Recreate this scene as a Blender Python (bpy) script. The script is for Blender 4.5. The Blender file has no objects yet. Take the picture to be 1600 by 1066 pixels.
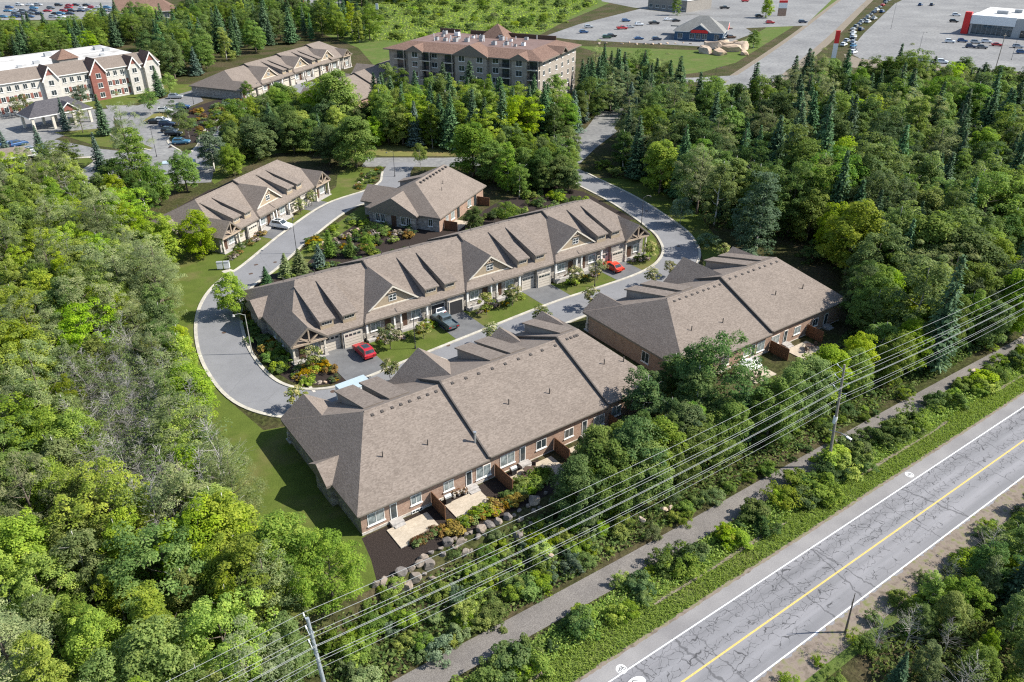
import bpy, bmesh, math, random
import numpy as np
from mathutils import Vector, Matrix
random.seed(7)
R = math.radians
SC = bpy.context.scene
COL = SC.collection

# ------------------------------------------------------------------ camera, sky, sun, exposure
# x runs along the townhouse rows and the highway, y across them towards the apartments
HEAD = R(35.3); PITCH = R(29.5); CAM_H = 60.0; FPX = 1240.0
cam_d = bpy.data.cameras.new('camera'); cam = bpy.data.objects.new('camera', cam_d); COL.objects.link(cam)
cam.location = (0, 0, CAM_H); cam.rotation_euler = (math.pi/2-PITCH, 0, -HEAD)
cam_d.sensor_width = 36; cam_d.lens = 36*FPX/1600; cam_d.clip_start = 1; cam_d.clip_end = 6000
SC.camera = cam
SUN_EL = R(43); SUN_AZ = math.atan2(-0.533, 0.848)      # the sun stands at this angle from +x
w = bpy.data.worlds.new('World'); SC.world = w; w.use_nodes = True
nt = w.node_tree
sky = nt.nodes.new('ShaderNodeTexSky'); sky.sky_type = 'NISHITA'; sky.sun_disc = False
sky.sun_elevation = SUN_EL; sky.sun_rotation = math.pi/2-SUN_AZ
sky.air_density = 1.0; sky.dust_density = 0.6; sky.ozone_density = 1.0
bg = nt.nodes['Background']; nt.links.new(sky.outputs[0], bg.inputs[0]); bg.inputs[1].default_value = 0.11
sd = bpy.data.lights.new('sun', 'SUN'); sun = bpy.data.objects.new('sun', sd); COL.objects.link(sun)
sd.energy = 4.8; sd.angle = R(0.53); sd.color = (1.0, 0.95, 0.86)
sv = Vector((math.cos(SUN_EL)*math.cos(SUN_AZ), math.cos(SUN_EL)*math.sin(SUN_AZ), math.sin(SUN_EL)))
sun.rotation_euler = sv.to_track_quat('Z', 'Y').to_euler(); sun.location = (120, -60, 150)
vs = SC.view_settings; vs.view_transform = 'Standard'; vs.look = 'None'; vs.exposure = 0.82; vs.gamma = 1; vs.use_curve_mapping = False
SC.cycles.use_denoising = False; SC.cycles.filter_width = 1.2
SC.cycles.max_bounces = 6; SC.cycles.transparent_max_bounces = 4
SC.cycles.diffuse_bounces = 3; SC.cycles.glossy_bounces = 2; SC.cycles.transmission_bounces = 3

# ------------------------------------------------------------------ helpers
_s, _c = math.sin(PITCH), math.cos(PITCH)
_ch, _sh = math.cos(HEAD), math.sin(HEAD)
def G(px, py, z=0.0):
    """place on the level z seen at a photo position: used like a survey sheet for the layout"""
    u = (px-800)/FPX; v = (py-533)/FPX
    t = (CAM_H-z)/(_s+v*_c)
    X, Y = u*t, (_c-v*_s)*t
    return (X*_ch+Y*_sh, -X*_sh+Y*_ch)
def PJ(x, y, z):
    X, Y = x*_ch-y*_sh, x*_sh+y*_ch
    dz = z-CAM_H; f = Y*_c-dz*_s; up = Y*_s+dz*_c
    if f < 1: return (-9999, -9999)
    return (800+FPX*X/f, 533-FPX*up/f)
def gz(x, y):
    """ground level: the yards end at a boulder bank, the trail and highway lie lower"""
    t = min(1, max(0, (y-51.7)/2.5)); t = t*t*(3-2*t)
    return -1.8*(1-t)

def tag(o, label, cat, group=None, kind=None):
    if label: o['label'] = label
    if cat: o['category'] = cat
    if group: o['group'] = group
    if kind: o['kind'] = kind
    return o
def empty(name, loc=(0, 0, 0), rz=0.0, label=None, cat=None, group=None):
    o = bpy.data.objects.new(name, None); COL.objects.link(o)
    o.empty_display_size = 0.3; o.location = loc; o.rotation_euler = (0, 0, rz)
    return tag(o, label, cat, group)
def link(name, me, mat=None, parent=None, loc=None, rot=None):
    o = bpy.data.objects.new(name, me); COL.objects.link(o)
    if mat is not None and len(me.materials) == 0:
        for m in (mat if isinstance(mat, (list, tuple)) else [mat]): me.materials.append(m)
    if parent: o.parent = parent
    if loc: o.location = loc
    if rot: o.rotation_euler = rot
    return o
def copy_tree(o, parent=None):
    c = o.copy(); COL.objects.link(c); c.parent = parent
    for ch in list(o.children): copy_tree(ch, c)
    return c

class MB:
    """collects solids; f mirrors y"""
    def __init__(s, f=1): s.bm = bmesh.new(); s.f = f
    def v(s, p): return s.bm.verts.new((p[0], p[1]*s.f, p[2]))
    def poly(s, pts, mi=0):
        fa = s.bm.faces.new([s.v(p) for p in pts]); fa.material_index = mi; return fa
    def solid(s, pts, faces, mi=0):
        vs_ = [s.v(p) for p in pts]; fs = []
        for f in faces:
            fa = s.bm.faces.new([vs_[i] for i in f]); fa.material_index = mi; fs.append(fa)
        bmesh.ops.recalc_face_normals(s.bm, faces=fs)
        return fs
    def box(s, x0, x1, y0, y1, z0, z1, mi=0):
        p = [(x0,y0,z0),(x1,y0,z0),(x1,y1,z0),(x0,y1,z0),(x0,y0,z1),(x1,y0,z1),(x1,y1,z1),(x0,y1,z1)]
        return s.solid(p, [(0,3,2,1),(4,5,6,7),(0,1,5,4),(1,2,6,5),(2,3,7,6),(3,0,4,7)], mi)
    def hull(s, pts, mi=0):
        b2 = bmesh.new()
        for p in pts: b2.verts.new(p)
        r = bmesh.ops.convex_hull(b2, input=b2.verts)
        bmesh.ops.dissolve_limit(b2, angle_limit=0.002, verts=b2.verts, edges=b2.edges)
        b2.verts.ensure_lookup_table(); b2.verts.index_update()
        vv = [tuple(v.co) for v in b2.verts if v.link_faces]
        idx = {v.index: i for i, v in enumerate([v for v in b2.verts if v.link_faces])}
        fs = [[idx[v.index] for v in f.verts] for f in b2.faces]
        b2.free()
        return s.solid(vv, fs, mi)
    def prism(s, poly2, axis, a0, a1, mi=0):
        """polygon given in the plane across an axis ('x': (y,z), 'y': (x,z), 'z': (x,y))"""
        n = len(poly2)
        def P(q, a): return (a, q[0], q[1]) if axis == 'x' else ((q[0], a, q[1]) if axis == 'y' else (q[0], q[1], a))
        pts = [P(q, a0) for q in poly2]+[P(q, a1) for q in poly2]
        fs = [tuple(range(n)), tuple(range(2*n-1, n-1, -1))]+[(i, (i+1) % n, n+(i+1) % n, n+i) for i in range(n)]
        return s.solid(pts, fs, mi)
    def tube(s, p0, p1, r0, r1=None, n=6, mi=0, caps=True):
        r1 = r0 if r1 is None else r1
        p0, p1 = Vector(p0), Vector(p1); d = (p1-p0)
        if d.length < 1e-6: return
        d.normalize(); u = d.orthogonal().normalized(); w_ = d.cross(u)
        a = [s.v(p0+(u*math.cos(2*math.pi*i/n)+w_*math.sin(2*math.pi*i/n))*r0) for i in range(n)]
        b = [s.v(p1+(u*math.cos(2*math.pi*i/n)+w_*math.sin(2*math.pi*i/n))*r1) for i in range(n)]
        fs = [s.bm.faces.new((a[i], a[(i+1) % n], b[(i+1) % n], b[i])) for i in range(n)]
        if caps: fs += [s.bm.faces.new(a[::-1]), s.bm.faces.new(b)]
        for f in fs: f.material_index = mi
    def mesh(s, name, chooser=None, smooth=False):
        if chooser:
            s.bm.normal_update()
            for f in s.bm.faces:
                r = chooser(f)
                if r is not None: f.material_index = r
        me = bpy.data.meshes.new(name); s.bm.to_mesh(me); s.bm.free()
        if smooth: me.polygons.foreach_set('use_smooth', [True]*len(me.polygons))
        return me
    def build(s, name, mats, parent=None, loc=None, rot=None, chooser=None, smooth=False):
        return link(name, s.mesh(name, chooser, smooth), mats, parent, loc, rot)

# ------------------------------------------------------------------ materials
M = {}
def nmat(name, rough=0.85, spec=0.3):
    m = bpy.data.materials.new(name); m.use_nodes = True; t = m.node_tree
    b = t.nodes['Principled BSDF']; b.inputs['Roughness'].default_value = rough
    b.inputs['Specular IOR Level'].default_value = spec
    M[name] = m
    return m, t, b
def N(t, typ, **kw):
    n = t.nodes.new(typ)
    for k, v_ in kw.items(): setattr(n, k, v_)
    return n
def ramp(t, fac, stops):
    r = t.nodes.new('ShaderNodeValToRGB'); e = r.color_ramp.elements
    while len(e) > 1: e.remove(e[-1])
    for i, (p, c_) in enumerate(stops):
        q = e[0] if i == 0 else e.new(p)
        q.position = p; q.color = (*c_, 1) if len(c_) == 3 else c_
    t.links.new(fac, r.inputs[0]); return r.outputs[0]
def noise(t, vec, scale, detail=4, rough=0.6, dist=0.0):
    n = t.nodes.new('ShaderNodeTexNoise'); n.inputs['Scale'].default_value = scale
    n.inputs['Detail'].default_value = detail; n.inputs['Roughness'].default_value = rough
    n.inputs['Distortion'].default_value = dist
    if vec is not None: t.links.new(vec, n.inputs['Vector'])
    return n.outputs['Fac']
def coord(t, kind='Object', scale=None):
    c_ = t.nodes.new('ShaderNodeTexCoord').outputs[kind]
    if kind == 'Geo': pass
    if scale:
        mp = t.nodes.new('ShaderNodeMapping'); mp.inputs['Scale'].default_value = scale
        t.links.new(c_, mp.inputs[0]); c_ = mp.outputs[0]
    return c_
def wpos(t, scale=None):
    c_ = t.nodes.new('ShaderNodeNewGeometry').outputs['Position']
    if scale:
        mp = t.nodes.new('ShaderNodeMapping'); mp.inputs['Scale'].default_value = scale
        t.links.new(c_, mp.inputs[0]); c_ = mp.outputs[0]
    return c_
def mix(t, fac, a, b, mode='MIX'):
    m = t.nodes.new('ShaderNodeMix'); m.data_type = 'RGBA'; m.blend_type = mode
    for sock, val in ((m.inputs[0], fac), (m.inputs[6], a), (m.inputs[7], b)):
        if hasattr(val, 'is_output'): t.links.new(val, sock)
        elif isinstance(val, (int, float)): sock.default_value = val
        else: sock.default_value = (*val, 1)
    return m.outputs[2]
def math_(t, op, a, b=None, c_=None):
    m = t.nodes.new('ShaderNodeMath'); m.operation = op
    for i, val in enumerate((a, b, c_)):
        if val is None: continue
        if hasattr(val, 'is_output'): t.links.new(val, m.inputs[i])
        else: m.inputs[i].default_value = val
    return m.outputs[0]
def bump(t, b, h, strength=0.4, dist=0.05):
    n = t.nodes.new('ShaderNodeBump'); n.inputs['Strength'].default_value = strength; n.inputs['Distance'].default_value = dist
    t.links.new(h, n.inputs['Height']); t.links.new(n.outputs[0], b.inputs['Normal'])
def plain(name, col, rough=0.7, metal=0.0, spec=0.3, var=0.12, scale=3.0):
    m, t, b = nmat(name, rough, spec); b.inputs['Metallic'].default_value = metal
    n = noise(t, coord(t), scale, 3)
    a = tuple(x*(1-var) for x in col); c2 = tuple(min(1, x*(1+var)) for x in col)
    t.links.new(ramp(t, n, [(0.3, a), (0.7, c2)]), b.inputs['Base Color'])
    return m
def two(name, stops, scale, detail=5, rough=0.9, bmp=0.0, bd=0.05, use_world=False, scale2=None):
    m, t, b = nmat(name, rough, 0.2)
    v_ = wpos(t) if use_world else coord(t)
    n = noise(t, v_, scale, detail)
    col = ramp(t, n, stops)
    if scale2:
        n2 = noise(t, v_, scale2, 3)
        col = mix(t, 0.55, col, ramp(t, n2, [(0.3, (0.6, 0.6, 0.6)), (0.7, (1.25, 1.25, 1.2))]), 'MULTIPLY')
    t.links.new(col, b.inputs['Base Color'])
    if bmp: bump(t, b, n, bmp, bd)
    return m

# ground surfaces
def mk_ground():
    m, t, b = nmat('forest_floor', 1.0, 0.1); v_ = wpos(t)
    n1 = noise(t, v_, 0.12, 4); n2 = noise(t, v_, 1.7, 6, 0.7)
    c1 = ramp(t, n2, [(0.3, (0.018, 0.02, 0.008)), (0.5, (0.045, 0.05, 0.016)), (0.7, (0.085, 0.1, 0.03))])
    c2 = ramp(t, n2, [(0.3, (0.03, 0.026, 0.014)), (0.6, (0.10, 0.08, 0.045)), (0.75, (0.06, 0.10, 0.025))])
    t.links.new(mix(t, ramp(t, n1, [(0.42, (0, 0, 0)), (0.62, (1, 1, 1))]), c1, c2), b.inputs['Base Color'])
    bump(t, b, n2, 0.8, 0.3)
    def lawn(name, a, b_, c_, dry):
        m, t, b = nmat(name, 1.0, 0.1); v_ = wpos(t)
        n1 = noise(t, v_, 0.16, 4, 0.6); n2 = noise(t, v_, 6.0, 5, 0.75); n3 = noise(t, v_, 0.5, 3)
        col = ramp(t, n2, [(0.25, a), (0.5, b_), (0.75, c_)])
        col = mix(t, ramp(t, n1, [(0.5, (0, 0, 0)), (0.75, (0.85, 0.85, 0.85))]), col, dry)
        col = mix(t, 0.5, col, ramp(t, n3, [(0.3, (0.7, 0.75, 0.7)), (0.7, (1.2, 1.15, 1.2))]), 'MULTIPLY')
        t.links.new(col, b.inputs['Base Color']); bump(t, b, n2, 0.7, 0.06)
    lawn('lawn', (0.05, 0.068, 0.013), (0.085, 0.115, 0.022), (0.12, 0.15, 0.032), (0.15, 0.125, 0.055))
    lawn('lawn_dry', (0.10, 0.11, 0.03), (0.16, 0.16, 0.05), (0.22, 0.20, 0.075), (0.20, 0.13, 0.07))
    lawn('meadow', (0.05, 0.08, 0.018), (0.085, 0.125, 0.028), (0.13, 0.165, 0.045), (0.14, 0.13, 0.055))
    two('mulch', [(0.3, (0.012, 0.009, 0.008)), (0.55, (0.035, 0.026, 0.022)), (0.75, (0.075, 0.058, 0.05))], 9, 6, 1, 0.8, 0.05, True)
    two('gravel', [(0.3, (0.10, 0.09, 0.085)), (0.5, (0.17, 0.155, 0.145)), (0.72, (0.28, 0.26, 0.24))], 13, 7, 1, 0.3, 0.04, True, 0.3)
    two('verge_soil', [(0.3, (0.12, 0.10, 0.075)), (0.5, (0.22, 0.18, 0.15)), (0.7, (0.15, 0.16, 0.06))], 1.3, 6, 1, 0.4, 0.08, True)
    two('asphalt_drive', [(0.35, (0.12, 0.122, 0.127)), (0.65, (0.165, 0.166, 0.17))], 12, 5, 0.9, 0.15, 0.02, True, 0.4)
    two('asphalt_lot', [(0.35, (0.165, 0.165, 0.168)), (0.65, (0.245, 0.243, 0.24))], 0.8, 8, 0.9, 0.1, 0.02, True, 0.05)
    two('concrete_kerb', [(0.35, (0.38, 0.355, 0.30)), (0.65, (0.50, 0.47, 0.41))], 4, 5, 0.9, 0.2, 0.02, True, 0.6)
    two('concrete_old', [(0.35, (0.22, 0.21, 0.20)), (0.65, (0.30, 0.29, 0.27))], 3, 5, 0.9, 0.2, 0.02, True, 0.5)
    m, t, b = nmat('asphalt_lane', 0.9, 0.2); v_ = wpos(t)
    base = ramp(t, noise(t, v_, 9, 7, 0.7), [(0.35, (0.17, 0.171, 0.178)), (0.65, (0.228, 0.229, 0.236))])
    base = mix(t, 0.7, base, ramp(t, noise(t, v_, 0.22, 4), [(0.3, (0.85,)*3), (0.7, (1.1,)*3)]), 'MULTIPLY')
    base = mix(t, 0.6, base, ramp(t, noise(t, v_, 1.1, 5, 0.7), [(0.28, (0.74,)*3), (0.42, (1.0,)*3), (0.8, (1.05,)*3)]), 'MULTIPLY')
    vo = t.nodes.new('ShaderNodeTexVoronoi'); vo.feature = 'DISTANCE_TO_EDGE'; vo.inputs['Scale'].default_value = 0.09
    dn = t.nodes.new('ShaderNodeTexNoise'); dn.inputs['Scale'].default_value = 0.5; t.links.new(v_, dn.inputs['Vector'])
    ad = t.nodes.new('ShaderNodeVectorMath'); ad.operation = 'ADD'; t.links.new(v_, ad.inputs[0]); t.links.new(dn.outputs['Color'], ad.inputs[1]); t.links.new(ad.outputs[0], vo.inputs['Vector'])
    t.links.new(mix(t, ramp(t, vo.outputs['Distance'], [(0.0, (0.22,)*3), (0.003, (0.18,)*3), (0.006, (0,)*3)]), base, (0.09, 0.09, 0.093)), b.inputs['Base Color'])
    # cracked highway
    m, t, b = nmat('asphalt_highway', 0.9, 0.2); v_ = wpos(t)
    base = ramp(t, noise(t, v_, 18, 5, 0.7), [(0.3, (0.19, 0.19, 0.20)), (0.7, (0.26, 0.26, 0.272))])
    base = mix(t, 0.6, base, ramp(t, noise(t, wpos(t, (0.05, 0.9, 1)), 1.0, 3), [(0.35, (0.8, 0.8, 0.8)), (0.65, (1.12, 1.1, 1.1))]), 'MULTIPLY')
    y0_ = t.nodes.new('ShaderNodeSeparateXYZ'); t.links.new(v_, y0_.inputs[0])
    yw = math_(t, 'DIVIDE', math_(t, 'SUBTRACT', y0_.outputs['Y'], 24.0), 12.0)
    worn = ramp(t, yw, [(0.12, (0.97,)*3), (0.22, (0.86,)*3), (0.30, (1.06,)*3), (0.40, (0.88,)*3), (0.46, (1.03,)*3), (0.53, (0.9,)*3), (0.60, (1.05,)*3), (0.68, (0.84,)*3), (0.76, (1.0,)*3), (0.9, (1.0,)*3)])
    base = mix(t, 0.8, base, worn, 'MULTIPLY')
    base = mix(t, 0.7, base, ramp(t, noise(t, wpos(t, (0.25, 0.6, 1)), 0.35, 5, 0.7), [(0.3, (0.82,)*3), (0.5, (1.0,)*3), (0.7, (1.1,)*3)]), 'MULTIPLY')
    wob = t.nodes.new('ShaderNodeVectorMath'); wob.operation = 'ADD'
    nn = t.nodes.new('ShaderNodeTexNoise'); nn.inputs['Scale'].default_value = 1.3; nn.inputs['Detail'].default_value = 3; t.links.new(v_, nn.inputs['Vector'])
    sub = t.nodes.new('ShaderNodeVectorMath'); sub.operation = 'SUBTRACT'; sub.inputs[1].default_value = (0.5, 0.5, 0.5); t.links.new(nn.outputs['Color'], sub.inputs[0])
    sc_ = t.nodes.new('ShaderNodeVectorMath'); sc_.operation = 'SCALE'; sc_.inputs['Scale'].default_value = 1.0; t.links.new(sub.outputs[0], sc_.inputs[0])
    t.links.new(v_, wob.inputs[0]); t.links.new(sc_.outputs[0], wob.inputs[1])
    def cracks(scl, width):
        mp = t.nodes.new('ShaderNodeMapping'); mp.inputs['Scale'].default_value = (0.62, 1.05, 0.0); t.links.new(wob.outputs[0], mp.inputs[0])
        vo = t.nodes.new('ShaderNodeTexVoronoi'); vo.feature = 'DISTANCE_TO_EDGE'; vo.inputs['Scale'].default_value = scl
        t.links.new(mp.outputs[0], vo.inputs['Vector'])
        return ramp(t, vo.outputs['Distance'], [(0.0, (1, 1, 1)), (width, (1, 1, 1)), (width*1.9, (0, 0, 0))])
    big = cracks(0.7, 0.007); small = cracks(1.2, 0.0105)
    y_ = t.nodes.new('ShaderNodeSeparateXYZ'); t.links.new(v_, y_.inputs[0])
    yf = math_(t, 'DIVIDE', math_(t, 'SUBTRACT', y_.outputs['Y'], 24.0), 12.0)
    wheel = ramp(t, yf, [(0.16, (0.0,)*3), (0.22, (0.25,)*3), (0.27, (0.55,)*3), (0.31, (0.15,)*3), (0.36, (0.7,)*3), (0.42, (0.55,)*3), (0.455, (0.1,)*3), (0.49, (0.35,)*3), (0.53, (1.0,)*3), (0.56, (0.75,)*3), (0.60, (0.35,)*3), (0.66, (1.0,)*3), (0.755, (1.0,)*3), (0.77, (0.0,)*3)])
    patch = ramp(t, noise(t, v_, 0.33, 3), [(0.40, (0.0,)*3), (0.52, (1,)*3)])
    ms = mix(t, 1.0, ramp(t, math_(t, 'ADD', noise(t, v_, 0.3, 1), math_(t, 'MULTIPLY', wheel, 0.5)), [(0.76, (0,)*3), (0.84, (1,)*3)]), small, 'MULTIPLY')
    mbg = mix(t, 1.0, ramp(t, math_(t, 'ADD', noise(t, v_, 0.25, 1), math_(t, 'MULTIPLY', wheel, 0.6)), [(0.72, (0,)*3), (0.82, (1,)*3)]), big, 'MULTIPLY')
    # transverse cracks
    mp = t.nodes.new('ShaderNodeMapping'); mp.inputs['Scale'].default_value = (0.11, 0.012, 0); t.links.new(wob.outputs[0], mp.inputs[0])
    vo = t.nodes.new('ShaderNodeTexVoronoi'); vo.feature = 'DISTANCE_TO_EDGE'; vo.inputs['Scale'].default_value = 1.0; t.links.new(mp.outputs[0], vo.inputs['Vector'])
    tr = ramp(t, vo.outputs['Distance'], [(0.0, (0.7,)*3), (0.0035, (0.7,)*3), (0.007, (0,)*3)])
    allc = mix(t, 1.0, mix(t, 1.0, ms, mbg, 'LIGHTEN'), tr, 'LIGHTEN')
    allc = mix(t, 1.0, allc, ramp(t, noise(t, v_, 2.1, 2), [(0.2, (0.6,)*3), (0.35, (1,)*3)]), 'MULTIPLY')
    t.links.new(mix(t, allc, base, (0.072, 0.072, 0.076)), b.inputs['Base Color'])
    two('asphalt_shoulder', [(0.35, (0.205, 0.198, 0.20)), (0.65, (0.262, 0.252, 0.252))], 9, 7, 0.9, 0.1, 0.02, True, 0.2)
    two('paint_white', [(0.3, (0.55, 0.55, 0.54)), (0.6, (0.8, 0.8, 0.79))], 4, 5, 0.7, 0, 0, True)
    two('paint_yellow', [(0.3, (0.50, 0.34, 0.10)), (0.6, (0.66, 0.46, 0.15))], 4, 5, 0.7, 0, 0, True)
    plain('paint_dark', (0.06, 0.06, 0.06))
mk_ground()

def shingle(name, a, b_, c_):
    m, t, b = nmat(name, 0.92, 0.2); v_ = coord(t)
    n = noise(t, coord(t, 'Object', (5.5, 5.5, 12.0)), 1.0, 3, 0.8)
    n2 = noise(t, v_, 0.35, 3)
    wv = t.nodes.new('ShaderNodeTexWave'); wv.wave_type = 'BANDS'; wv.bands_direction = 'Z'; wv.wave_profile = 'SAW'
    wv.inputs['Scale'].default_value = 2.6; wv.inputs['Distortion'].default_value = 0.15; t.links.new(v_, wv.inputs['Vector'])
    br = t.nodes.new('ShaderNodeTexVoronoi'); br.inputs['Scale'].default_value = 1.0
    mp = coord(t, 'Object', (4.2, 4.2, 14.0)); t.links.new(mp, br.inputs['Vector'])
    sep = t.nodes.new('ShaderNodeSeparateColor'); t.links.new(br.outputs['Color'], sep.inputs[0])
    tabs = math_(t, 'ADD', math_(t, 'MULTIPLY', sep.outputs[0], 0.55), math_(t, 'MULTIPLY', n, 0.5))
    col = ramp(t, tabs, [(0.15, a), (0.5, b_), (0.88, c_)])
    col = mix(t, 0.35, col, ramp(t, wv.outputs['Fac'], [(0.0, (0.72,)*3), (0.3, (1.05,)*3), (1, (1.1,)*3)]), 'MULTIPLY')
    col = mix(t, 0.5, col, ramp(t, n2, [(0.3, (0.86,)*3), (0.7, (1.12,)*3)]), 'MULTIPLY')
    t.links.new(col, b.inputs['Base Color']); bump(t, b, tabs, 0.35, 0.04)
shingle('roof_shingle', (0.145, 0.119, 0.100), (0.187, 0.155, 0.131), (0.235, 0.197, 0.168))
shingle('roof_brown', (0.10, 0.062, 0.048), (0.16, 0.10, 0.077), (0.225, 0.15, 0.115))
shingle('roof_dark', (0.05, 0.048, 0.055), (0.075, 0.072, 0.08), (0.11, 0.105, 0.11))
shingle('roof_grey', (0.14, 0.14, 0.13), (0.20, 0.20, 0.19), (0.27, 0.265, 0.25))
def brickmat(name, c1, c2, mortar, sc, h=0.2, wd=0.5, rough=0.9):
    m, t, b = nmat(name, rough, 0.2)
    # bricks laid on upright faces: run = x + y, height = z
    sp = t.nodes.new('ShaderNodeSeparateXYZ'); t.links.new(coord(t), sp.inputs[0])
    cb = t.nodes.new('ShaderNodeCombineXYZ'); t.links.new(math_(t, 'ADD', sp.outputs[0], sp.outputs[1]), cb.inputs[0]); t.links.new(sp.outputs[2], cb.inputs[1])
    bt = t.nodes.new('ShaderNodeTexBrick'); bt.inputs['Scale'].default_value = sc; bt.inputs['Mortar Size'].default_value = 0.02
    bt.inputs['Brick Width'].default_value = wd; bt.inputs['Row Height'].default_value = h
    bt.inputs['Color1'].default_value = (*c1, 1); bt.inputs['Color2'].default_value = (*c2, 1); bt.inputs['Mortar'].default_value = (*mortar, 1)
    t.links.new(cb.outputs[0], bt.inputs['Vector'])
    n = noise(t, coord(t), 1.2, 4)
    t.links.new(mix(t, 0.6, bt.outputs['Color'], ramp(t, n, [(0.3, (0.8,)*3), (0.7, (1.2,)*3)]), 'MULTIPLY'), b.inputs['Base Color'])
    bump(t, b, bt.outputs['Fac'], -0.3, 0.02)
brickmat('brick', (0.255, 0.14, 0.10), (0.36, 0.235, 0.17), (0.34, 0.30, 0.25), 2.2)
brickmat('stone_veneer', (0.22, 0.20, 0.18), (0.42, 0.39, 0.35), (0.18, 0.17, 0.155), 1.1, 0.28, 0.55)
brickmat('stone_pale', (0.42, 0.38, 0.33), (0.60, 0.56, 0.5), (0.3, 0.28, 0.25), 1.1, 0.28, 0.55)
brickmat('pavers', (0.40, 0.33, 0.25), (0.52, 0.44, 0.345), (0.30, 0.26, 0.21), 1.6, 0.5, 0.5)
brickmat('siding_tan', (0.33, 0.265, 0.185), (0.355, 0.285, 0.2), (0.26, 0.205, 0.145), 1.0, 0.16, 6.0)
brickmat('siding_grey', (0.255, 0.235, 0.21), (0.28, 0.26, 0.235), (0.19, 0.175, 0.16), 1.0, 0.16, 6.0)
brickmat('siding_white', (0.50, 0.475, 0.43), (0.55, 0.52, 0.475), (0.42, 0.4, 0.36), 1.0, 0.2, 6.0)
brickmat('panel_red', (0.235, 0.095, 0.078), (0.27, 0.115, 0.09), (0.2, 0.085, 0.07), 1.0, 0.2, 6.0)
brickmat('stucco_taupe', (0.30, 0.265, 0.225), (0.33, 0.29, 0.25), (0.24, 0.21, 0.185), 0.8, 0.9, 4.0)
def pavers_flat():
    m, t, b = nmat('paver_flag', 0.9, 0.2); v_ = coord(t)
    bt = t.nodes.new('ShaderNodeTexBrick'); bt.inputs['Scale'].default_value = 2.2; bt.inputs['Mortar Size'].default_value = 0.015
    bt.inputs['Color1'].default_value = (0.40, 0.34, 0.26, 1); bt.inputs['Color2'].default_value = (0.50, 0.43, 0.34, 1); bt.inputs['Mortar'].default_value = (0.28, 0.24, 0.19, 1)
    t.links.new(v_, bt.inputs['Vector']); t.links.new(mix(t, 0.6, bt.outputs['Color'], ramp(t, noise(t, v_, 0.9, 4), [(0.3, (0.82,)*3), (0.7, (1.15,)*3)]), 'MULTIPLY'), b.inputs['Base Color'])
pavers_flat()
plain('fascia', (0.17, 0.145, 0.12), 0.6); plain('fascia_dark', (0.075, 0.065, 0.058), 0.7)
plain('trim_cream', (0.58, 0.53, 0.45), 0.6); plain('timber', (0.35, 0.275, 0.205), 0.7, var=0.2); plain('trim_white', (0.74, 0.73, 0.70), 0.5, var=0.05)
plain('garage_door', (0.52, 0.47, 0.40), 0.5, var=0.06); plain('garage_painted_shade', (0.03, 0.03, 0.032), 0.9)
plain('cedar_fence', (0.165, 0.08, 0.042), 0.8, var=0.35, scale=6); plain('door_brown', (0.08, 0.045, 0.03), 0.5)
plain('stone_step', (0.36, 0.34, 0.32), 0.85, var=0.2); plain('black_metal', (0.02, 0.02, 0.022), 0.5); plain('galvanised', (0.45, 0.47, 0.48), 0.4, 0.6, var=0.1)
plain('wire_metal', (0.42, 0.43, 0.42), 0.4, 0.2, spec=0.5, var=0.05); plain('pole_wood', (0.23, 0.205, 0.175), 0.85, var=0.3, scale=5); plain('pole_grey', (0.33, 0.37, 0.40), 0.5, 0.3, var=0.1)
plain('lamp_black', (0.05, 0.05, 0.055), 0.45); plain('porcelain', (0.55, 0.57, 0.58), 0.3, var=0.05); plain('lamp_pole_concrete', (0.38, 0.37, 0.34), 0.8)
plain('steel_white', (0.70, 0.71, 0.72), 0.5, var=0.06); plain('sign_red', (0.62, 0.03, 0.03), 0.5, var=0.05); plain('blue_wall', (0.05, 0.10, 0.17), 0.7)
two('membrane_white', [(0.35, (0.30, 0.285, 0.265)), (0.5, (0.52, 0.51, 0.49)), (0.65, (0.6, 0.59, 0.57))], 0.12, 4, 0.85); plain('roof_flat_brown', (0.17, 0.115, 0.10), 0.9, var=0.15, scale=0.5)
plain('canvas_white', (0.78, 0.76, 0.71), 0.8, var=0.04); plain('plastic_brown', (0.09, 0.06, 0.045), 0.6); plain('van_blue', (0.36, 0.44, 0.48), 0.5, var=0.05)
plain('panel_grey', (0.36, 0.37, 0.38), 0.5, 0.2, var=0.05); plain('tyre', (0.018, 0.018, 0.018), 0.8); plain('rim', (0.4, 0.4, 0.41), 0.35, 0.7)
plain('light_red', (0.35, 0.02, 0.02), 0.2); plain('light_clear', (0.6, 0.6, 0.6), 0.15); plain('cushion', (0.35, 0.33, 0.3), 0.9); plain('flower_red', (0.45, 0.05, 0.04), 0.8)
def glassmat(name, col, rough=0.06):
    m, t, b = nmat(name, rough, 0.6); b.inputs['Base Color'].default_value = (*col, 1)
    n = noise(t, coord(t), 1.4, 2); t.links.new(ramp(t, n, [(0.35, tuple(x*0.6 for x in col)), (0.65, tuple(x*1.5 for x in col))]), b.inputs['Base Color'])
glassmat('glass', (0.035, 0.045, 0.05)); glassmat('glass_curtain', (0.22, 0.25, 0.25), 0.1); glassmat('glass_store', (0.05, 0.075, 0.09))
def paint(name, col, metal=0.25):
    m, t, b = nmat(name, 0.28, 0.5); b.inputs['Metallic'].default_value = metal; b.inputs['Coat Weight'].default_value = 0.6; b.inputs['Coat Roughness'].default_value = 0.08
    t.links.new(ramp(t, noise(t, coord(t), 2.0, 2), [(0.3, tuple(x*0.92 for x in col)), (0.7, tuple(min(1, x*1.06) for x in col))]), b.inputs['Base Color'])
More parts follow.
